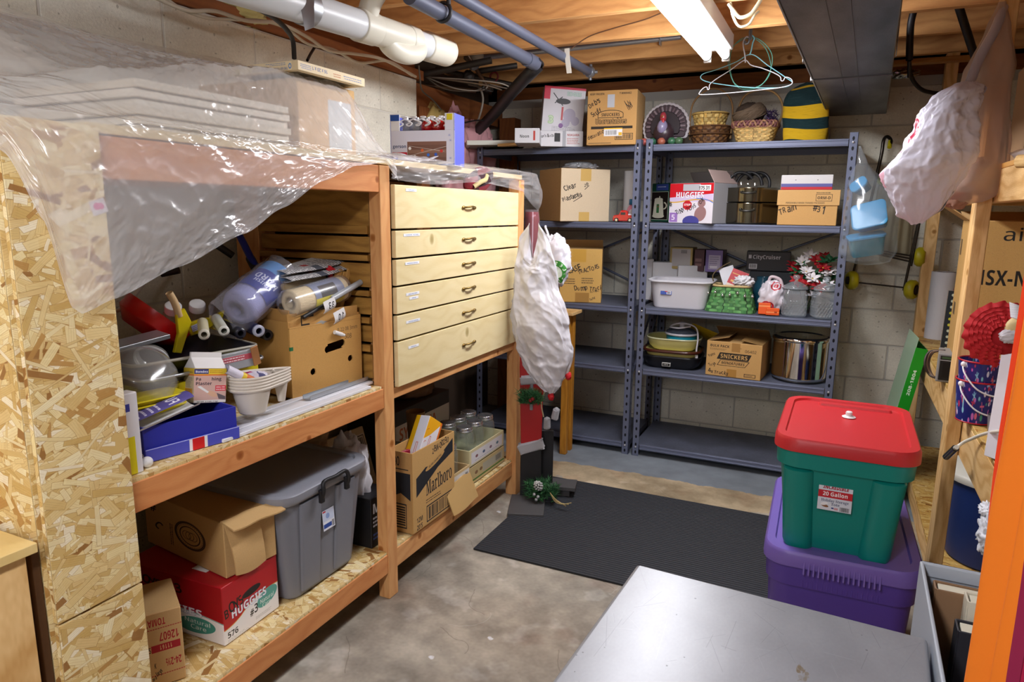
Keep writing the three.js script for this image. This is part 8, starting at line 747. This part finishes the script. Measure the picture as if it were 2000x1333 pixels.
// ---------- pipes, duct and cables under the ceiling ----------
{
  const pvc = M(0xd6d8d6, 0.35), pvcY = M(0xd9d6c6, 0.4), iron = M(0x585e70, 0.5, { metalness: 0.2 }), blk = M(0x1a1a1e, 0.5), steel = M(0x8f9399, 0.4, { metalness: 0.7 });
  { const t = thing('drain_pipe', 'white plastic drain pipe with cream fittings running under the joists above the bench', 'pipe'), A = V(-1.3, 1.735, -0.9), B = V(-1.3, 1.795, -2.21), d = B.clone().sub(A).normalize(), at = (k) => A.clone().addScaledVector(d, k).toArray(), L = A.distanceTo(B);
    const pg = rod(at(0), at(L), 0.041, 32); add(t, 'pipe', pg, print(512, 256, '#d4d8da', (g) => { g.save(); g.translate(350, 120); g.rotate(-PI / 2); txt(g, 'NSF 40 SCH DWV', -110, 0, 15, '#5a76b0', { bold: false }); g.restore(); }, 0.35));
    for (const [a, b, r] of [[L - 0.5, L - 0.42, 0.046], [L - 0.42, L - 0.24, 0.0435], [L - 0.26, L - 0.21, 0.047], [L - 0.14, L - 0.005, 0.047]]) add(t, 'fitting', lathe([[r - 0.006, 0], [r, 0.003], [r, (b - a) - 0.003], [r - 0.006, b - a]], 36).rotateX(-PI / 2), pvcY, at(a)).rotation.x = Math.asin(d.y);
    add(t, 'fitting', tube([at(L - 0.36), [-1.297, at(L - 0.34)[1] - 0.03, at(L - 0.35)[2]], [-1.285, at(L - 0.3)[1] - 0.048, at(L - 0.29)[2]], [-1.28, at(L - 0.3)[1] - 0.03, at(L - 0.22)[2]], at(L - 0.19)], 0.031, 20, 40), pvcY);
    add(t, 'fitting', tube([at(L - 0.46), [-1.28, at(L - 0.46)[1] + 0.06, at(L - 0.46)[2]], [-1.24, at(L - 0.46)[1] + 0.13, at(L - 0.46)[2] - 0.02], [-1.2, at(L)[1] + 0.22, at(L - 0.46)[2] - 0.06]], 0.03, 20, 30), pvcY);
    add(t, 'end_ring', new THREE.TorusGeometry(0.042, 0.005, 8, 40), pvcY, at(L)); add(t, 'end_cap', cyl(0.041, 0.041, 0.01, 32).rotateX(PI / 2), M(0xb8b098, 0.6), at(L - 0.01));
    add(t, 'strap', lathe([[0.0415, 0], [0.0435, 0], [0.0435, 0.035], [0.0415, 0.035]], 36).rotateX(-PI / 2), galv, at(0.58)); add(t, 'strap', slab((u, v) => [-1.275 + 0.02 * u + 0.02 * v, 1.79 - v * 0.1 + 0.01 * u, -1.44 - u * 0.04 * (1 - v * 0.7)], 6, 8, 0.001), galv); }
  { const t = thing('iron_pipe', 'thicker grey iron pipe with a black clamp, left of two under the joists', 'pipe'), a = [-1.165,1.85,-1.777], b = [-1.195,1.85,-2.747]; add(t, 'pipe', rod(a, b, 0.024, 24), iron); const c = [-1.162,1.85,-1.956]; add(t, 'clamp', mv(new THREE.TorusGeometry(0.027, 0.006, 10, 36), 0, 0, 0), blk, c); add(t, 'clamp', rod([c[0] + 0.02, c[1] + 0.02, c[2]], [c[0] + 0.02, 1.99, c[2]], 0.007), blk); add(t, 'coupling', rod([-1.193,1.85,-2.654], b, 0.028, 24), iron); }
  { const t = thing('iron_pipe', 'thinner grey iron pipe with a paper tag, right of two under the joists', 'pipe'); add(t, 'pipe', rod([-1.124,1.9,-1.952], [-1.134,1.9,-3.239], 0.0185, 20), iron); const e = [-1.133,1.9,-3.252]; add(t, 'valve', mv(new THREE.SphereGeometry(0.026, 14, 10), ...e), steel); for (let k = 0; k < 4; k++) add(t, 'valve_lug', rod(e, [e[0] + 0.034 * Math.cos(k * 1.57), e[1] + 0.034 * Math.sin(k * 1.57), e[2] - 0.01], 0.008), steel); const g = [-1.111,1.9,-2.917]; add(t, 'paper_tag', slab((u, v) => [g[0] + (u - 0.5) * 0.022 + v * 0.012, g[1] + 0.03 - v * 0.1, g[2] + 0.03 + 0.004 * Math.sin(v * 4)], 4, 8, 0.001), M(0xd6d4c8, 0.7)); }
  { const t = thing('insulated_pipe', 'black insulated pipe slanting down from the iron pipe to the left corner', 'pipe'); add(t, 'pipe', tube([[-1.19,1.85,-2.771], [-1.207,1.835,-2.769], [-1.442,1.798,-3.05], [-1.661,1.743,-3.3], [-1.872,1.681,-3.5]], 0.028, 18, 70), blk); add(t, 'band', tube([[-1.171,1.86,-2.726], [-1.174,1.85,-2.777], [-1.21,1.84,-2.819], [-1.213,1.84,-2.772]], 0.006, 8, 30), blk); }
  tag(add(scene, 'hanger_rod', rod([-1.596,2.048,-2.9], [[-1.596,2.048,-2.9][0], 2.06, -2.9], 0.006), blk), 'black rod rising between the iron pipes to the joists', 'rod');
  { const t = thing('conduit', 'thin galvanised conduit strapped along a joist face behind the iron pipes', 'conduit'); add(t, 'pipe', rod([-1.742,2.03,-3.34], [-0.733,2.04,-3.34], 0.013, 14), galv); add(t, 'strap', rbox(0.006, 0.04, 0.035, 0.002), galv, [-0.825,2.029,-3.335]); }
  { const t = thing('duct', 'long grey sheet metal duct hanging under the joists beside the strip light', 'duct'), a = -0.015, W = 0.245, H = 0.2, L0 = -0.9, x0 = -0.058; const dm = M(0x8d9096, 0.42, { metalness: 0.75, map: tex(pixels(512, 512, (u, v) => { const k = 190 + fbm(u * 3, v * 9, 4) * 90 + N3(u * 40, v * 300, 1) * 10 + N3(u * 160, v * 160, 5) * 8; return [k, k, k + 2]; })) });
    const seg = (z0, z1, n) => { const dx = 0.021, X = (z) => -0.048 + (z + 1.7) * -0.0345; const g = uvBox(rbox(W, H, z0 - z1 - 0.006, 0.004), 2, 1.2, 1.2); const m = add(t, 'section', g, dm, [X((z0 + z1) / 2), 1.82, (z0 + z1) / 2], [0, -0.0345, 0]); for (const s of [-0.02, 0.03]) add(m, 'crease', rbox(0.003, 0.003, z0 - z1 - 0.03, 0.001), dm, [s - 0.01, -H / 2 - 0.0006, 0]); add(m, 'flange', rbox(0.004, 0.016, z0 - z1 - 0.01, 0.001), galv, [-W / 2 - 0.002, -H / 2 + 0.006, 0]); };
    seg(-2.76, -3.8, 0); seg(2.3, -2.76, 1); add(t, 'drive_cleat', rbox(W + 0.006, 0.012, 0.012, 0.002), dm, [-0.011, 1.722, -2.762], [0, -0.0345, 0]); add(t, 'drive_cleat', rbox(0.012, 0.03, 0.02, 0.002), galv, [-0.137, 1.73, -2.765]); for (const z of [-1.2, -2.4, -3.55]) for (const s of [-1, 1]) add(t, 'hanger_strap', rbox(0.002, 0.3, 0.025, 0.0006), galv, [-0.048 + (z + 1.7) * -0.0345 + s * (W / 2 + 0.003), 1.86, z]); }
  const cable = (label, pts, r, m, cat = 'cable') => tag(add(scene, 'cable', tube(pts, r, 8, pts.length * 14), m), label, cat);
  const wc = M(0xc2b8a4, 0.6);
  cable('upper beige cable looping along the sill above the plastic sheet', [[-1.76,1.825,-1.371], [-1.76,1.815,-1.457], [-1.76,1.811,-1.524], [-1.76,1.834,-1.627], [-1.76,1.836,-1.747], [-1.76,1.861,-1.893], [-1.76,1.848,-2.029], [-1.76,1.826,-2.136], [-1.76,1.843,-2.286], [-1.77,1.862,-2.484], [-1.78,1.848,-2.686], [-1.79,1.842,-2.77]], 0.0062, wc);
  cable('lower beige cable crossing the other one along the sill', [[-1.77,1.843,-1.435], [-1.77,1.817,-1.499], [-1.77,1.81,-1.596], [-1.77,1.828,-1.694], [-1.77,1.857,-1.846], [-1.77,1.856,-1.94], [-1.77,1.829,-2.039], [-1.77,1.838,-2.178], [-1.78,1.823,-2.343], [-1.78,1.866,-2.552], [-1.79,1.842,-2.741]], 0.0052, wc);
  cable('black cable dropping from the drain pipe behind the air filter', [[-1.5,1.811,-1.476], [-1.5,1.793,-1.529], [-1.52,1.789,-1.616], [-1.55,1.778,-1.698], [-1.58,1.761,-1.756], [-1.6,1.716,-1.781]], 0.0075, blk); cable('short black cable behind the air filter near the wall', [[-1.8,1.835,-2.114], [-1.78,1.801,-2.067], [-1.75,1.766,-2.013]], 0.005, blk);
  for (const [lab, x, n] of [['pale cable loop hanging from the joist left of the duct', 0, 0], ['second pale cable loop beside the duct, inside the first', 1, 1]]) { const f = (q) => q; cable(lab, n ? [[-0.392,1.933,-2.5], [-0.378,1.885,-2.48], [-0.353,1.849,-2.47], [-0.327,1.853,-2.47], [-0.31,1.884,-2.48], [-0.302,1.897,-2.5]] : [[-0.397,1.929,-2.5], [-0.379,1.904,-2.48], [-0.354,1.877,-2.47], [-0.324,1.883,-2.47], [-0.307,1.908,-2.48], [-0.292,1.943,-2.5]], n ? 0.004 : 0.006, M(0xd6cca8, 0.5)); }
  cable('thin dark wire strung slanting between the joists', [[-1.117,1.942,-2.95], [-1.038,1.983,-2.95], [-0.926,2.007,-2.95], [-0.797,2.028,-2.95], [-0.735,2.045,-2.95]], 0.0025, M(0x5a3a22, 0.6)); cable('white cable hanging down beside the black insulated pipe', [[-1.893,1.925,-3.45], [-1.83,1.907,-3.45], [-1.805,1.853,-3.45], [-1.814,1.788,-3.45], [-1.845,1.709,-3.45]], 0.006, M(0xaaa294, 0.5)); cable('thin dark cable crossing from the ornament box to the black pipe', [[-1.832,1.705,-3.3], [-1.78,1.713,-3.3], [-1.72,1.713,-3.3]], 0.004, blk); cable('thin black cable curving right of the black pipe', [[-1.732,1.744,-3.4], [-1.702,1.776,-3.4], [-1.672,1.8,-3.4]], 0.004, blk); cable('grey wire dropping in front of the insulation', [[-1.824,1.907,-2.85], [-1.832,1.862,-2.87], [-1.841,1.81,-2.9], [-1.844,1.779,-3], [-1.855,1.745,-3.1]], 0.004, M(0x5c5850, 0.6));
  { const t = thing('pipe_cluster', 'tangle of dark valves, copper tubes and wires in the corner behind the drain pipe', 'pipes'); const r = rng(61), cop = M(0x5a4432, 0.4, { metalness: 0.6 }), dk = M(0x3a3632, 0.5, { metalness: 0.4 }); add(t, 'pipe', rod([-1.974,1.893,-3], [-1.576,1.958,-3.1], 0.016), dk); add(t, 'pipe', rod([-1.995,1.875,-3.1], [-1.739,1.851,-3.25], 0.01), cop); add(t, 'pipe', rod([-1.919,1.952,-3.15], [-1.585,1.889,-3.35], 0.012), dk); add(t, 'pipe', rod([-1.729,2.023,-3.1], [-1.665,1.854,-3.25], 0.01), cop); add(t, 'pipe', rod([-1.712,1.934,-3.2], [-1.534,1.968,-3.3], 0.014), dk); add(t, 'valve', blob(0.03, 0.03, 0.03, 0.25, 3, 4, 20, 14), dk, [-1.728,1.902,-3.15]); add(t, 'valve', blob(0.026, 0.022, 0.026, 0.25, 3, 6, 20, 14), steel, [-1.683,1.946,-3.12]); add(t, 'valve', blob(0.03, 0.02, 0.03, 0.25, 3, 9, 20, 14), dk, [-1.7,1.871,-3.3]); add(t, 'valve', blob(0.05, 0.04, 0.05, 0.2, 3, 2, 20, 14), M(0x6a5a48, 0.8), [-1.726,2.012,-3.2]); add(t, 'red_tap', new THREE.TorusGeometry(0.022, 0.005, 8, 20), M(0x7a2028, 0.5), [-1.662,1.923,-3.3]); for (let k = 0; k < 5; k++) add(t, 'wire', tube([[-1.949,1.909,-3.1], [-1.85 + 0.08 * k, 1.86 - 0.02 * r(), -3.12], [-1.72 + 0.05 * k, 1.83 + 0.02 * r(), -3.2], [-1.666,1.878,-3.25]], 0.0035, 6, 50), M([0x6a6258, 0x9a9286, 0x3a3632, 0x7a6a58, 0xa8a094][k], 0.5)); }
  { const t = thing('insulation_batt', 'yellow insulation tuft stuffed above the sill behind the drain pipe', 'insulation'); add(t, 'fibres', blob(0.06, 0.045, 0.09, 0.35, 3, 14, 30, 20), M(0xb2a468, 0.95), [-1.9,1.9,-1.876]); }
  // right hand pipes and ledge
  { const t = thing('black_pipe', 'black vertical pipe right of the duct', 'pipe'); add(t, 'pipe', tube([[0.192,2.08,-3.2], [0.176,1.992,-3.22], [0.179,1.931,-3.24], [0.186,1.851,-3.25]], 0.013, 14, 40), blk); add(t, 'pipe', rod([0.186,1.851,-3.25], [0.195,1.798,-3.3], 0.008), blk); }
  { const t = thing('black_pipe', 'black slanted pipe behind the hanging beige bag', 'pipe'); add(t, 'pipe', rod([0.291,2.009,-3], [0.4,1.831,-3.2], 0.014), blk); }
  tag(beam(scene, 'wood_ledge', M(0xb8a47c, 0.7, { map: pineTex }), [0.302,1.889,-3.5], [0.4, 0.02, 0.05]), 'pale wood ledge across the joists behind the hanging bags', 'ledge');
  cable('thick black cable curling below the ledge on the back wall', [[0.211,1.869,-3.6], [0.236,1.833,-3.65], [0.273,1.806,-3.7], [0.318,1.798,-3.75], [0.383,1.795,-3.8]], 0.009, blk);
  { const t = thing('foil_scrap', 'crumpled foil scrap beside the end of the duct', 'foil'); add(t, 'foil', blob(0.06, 0.02, 0.03, 0.4, 4, 4, 30, 18), M(0xb8babc, 0.2, { metalness: 1 }), [0.195,1.877,-3.7]); }
  // hangers on a hook
  { const h = thing('hook', 'small grey hook fixed to the joist holding the clothes hangers', 'hook'); add(h, 'hook', tube([[-0.414,2.003,-3.19], [-0.414,1.973,-3.19], [-0.419,1.955,-3.19], [-0.427,1.952,-3.19], [-0.432,1.964,-3.19]], 0.005, 8, 30), M(0x9aa0a4, 0.3, { metalness: 0.7 })); add(h, 'shank', rod([-0.413,2.005,-3.2], [[-0.413,2.005,-3.2][0], 2.19, -3.2], 0.004), M(0x9aa0a4, 0.3, { metalness: 0.7 })); add(h, 'plate', rbox(0.012, 0.05, 0.006, 0.002), M(0xa4aaac, 0.4, { metalness: 0.6 }), [-0.412,1.993,-3.2]);
    const a = (p, zz) => p; const wh = thing('clothes_hanger', 'white plastic clothes hanger with strap notches under the strip light', 'hanger', [0, 0, 0], 0, 'clothes hangers'); add(wh, 'frame', tube([[-0.424,1.887,-3.19], [-0.486,1.85,-3.19], [-0.549,1.813,-3.19], [-0.566,1.797,-3.19], [-0.567,1.78,-3.19], [-0.573,1.777,-3.19], [-0.576,1.789,-3.19], [-0.591,1.786,-3.19], [-0.609,1.762,-3.19], [-0.594,1.759,-3.19], [-0.491,1.759,-3.19], [-0.376,1.763,-3.19], [-0.256,1.772,-3.19], [-0.233,1.782,-3.19], [-0.237,1.798,-3.19], [-0.261,1.808,-3.19], [-0.268,1.795,-3.19], [-0.276,1.795,-3.19], [-0.281,1.811,-3.19], [-0.352,1.849,-3.19], [-0.402,1.867,-3.19]], 0.002, 8, 220, true), M(0xdcdce2, 0.4)); add(wh, 'neck', tube([[-0.424,1.878,-3.19], [-0.427,1.903,-3.19], [-0.436,1.94,-3.19], [-0.438,1.961,-3.19], [-0.427,1.98,-3.19], [-0.414,1.975,-3.19]], 0.0028, 8, 40), M(0xdcdce2, 0.4));
    const bh = thing('clothes_hanger', 'pale blue plastic clothes hanger behind the white one', 'hanger', [0, 0, 0], 0, 'clothes hangers'), bm = M(0x8ad0dc, 0.4); add(bh, 'frame', tube([[-0.407,1.912,-3.205], [-0.459,1.888,-3.205], [-0.542,1.861,-3.205], [-0.604,1.844,-3.205], [-0.609,1.832,-3.205], [-0.596,1.82,-3.205], [-0.474,1.79,-3.205], [-0.327,1.772,-3.205], [-0.247,1.775,-3.205], [-0.233,1.787,-3.205], [-0.26,1.809,-3.205], [-0.334,1.862,-3.205]], 0.002, 8, 160, true), bm); add(bh, 'neck', tube([[-0.411,1.909,-3.205], [-0.406,1.925,-3.205], [-0.402,1.955,-3.205], [-0.397,1.976,-3.205], [-0.409,1.989,-3.205]], 0.0028, 8, 40), bm);
    const gh = thing('plastic_hoop', 'green plastic cord loop hanging with the clothes hangers', 'hoop'), gm = M(0x5cae98, 0.4); for (const k of [0, 1]) add(gh, 'loop', tube([[-0.406,1.984,-3.22], [-0.359,1.956,-3.22], [-0.323,1.905,-3.22], [-0.326,1.84,-3.22], [-0.355,1.791,-3.22], [-0.407,1.777,-3.22], [-0.464,1.8,-3.22], [-0.49,1.872,-3.22], [-0.486,1.944,-3.22], [-0.451,1.98,-3.22]].map(([x, y, q], i) => [x - k * 0.006 * (i % 3), y - k * 0.003, q - k * 0.012]), 0.0016, 8, 140, true), gm); }
}


// ---------- light fittings ----------
function fitting(label, x, z, y = 1.93) {
  const t = thing('strip_light', label, 'light', [x, y, z], 0.0);
  add(t, 'housing', rbox(0.12, 0.06, 1.24, 0.004), M(0xdfe0e2, 0.4), [0, 0, 0]);
  for (const s of [-1, 1]) {
    const tb = add(t, 'tube', mv(cyl(0.0165, 0.0165, 1.16, 20), 0, 0, 0, PI / 2), M(0xffffff, 0.3, { emissive: 0xfff8ee, emissiveIntensity: TUBE_GLOW }), [s * 0.036, -0.054, 0]);
    for (const e of [-1, 1]) { add(tb, 'cap', mv(cyl(0.017, 0.017, 0.018, 20), 0, 0, e * 0.588, PI / 2), galv); add(t, 'lamp_holder', rbox(0.03, 0.05, 0.012, 0.003), white, [s * 0.036, -0.05, e * 0.604]); }
  }
  const L = new THREE.RectAreaLight(0xf6f7ff, TUBE_LIGHT, 0.1, 1.16); L.position.set(x, y - 0.08, z); L.lookAt(x, 0, z); scene.add(L);
  for (const s of [-1, 1]) { const K = new THREE.RectAreaLight(0xf6f7ff, SIDE_LIGHT, 1.16, 0.05); K.position.set(x + s * 0.066, y - 0.056, z); K.lookAt(x + s * 2, y - 0.5, z); scene.add(K); }
  return t;
}
for (const f of FITTINGS) fitting(...f);

scene.traverse((o) => { if (o.isMesh) o.castShadow = o.receiveShadow = true; });
renderer.render(scene, camera);
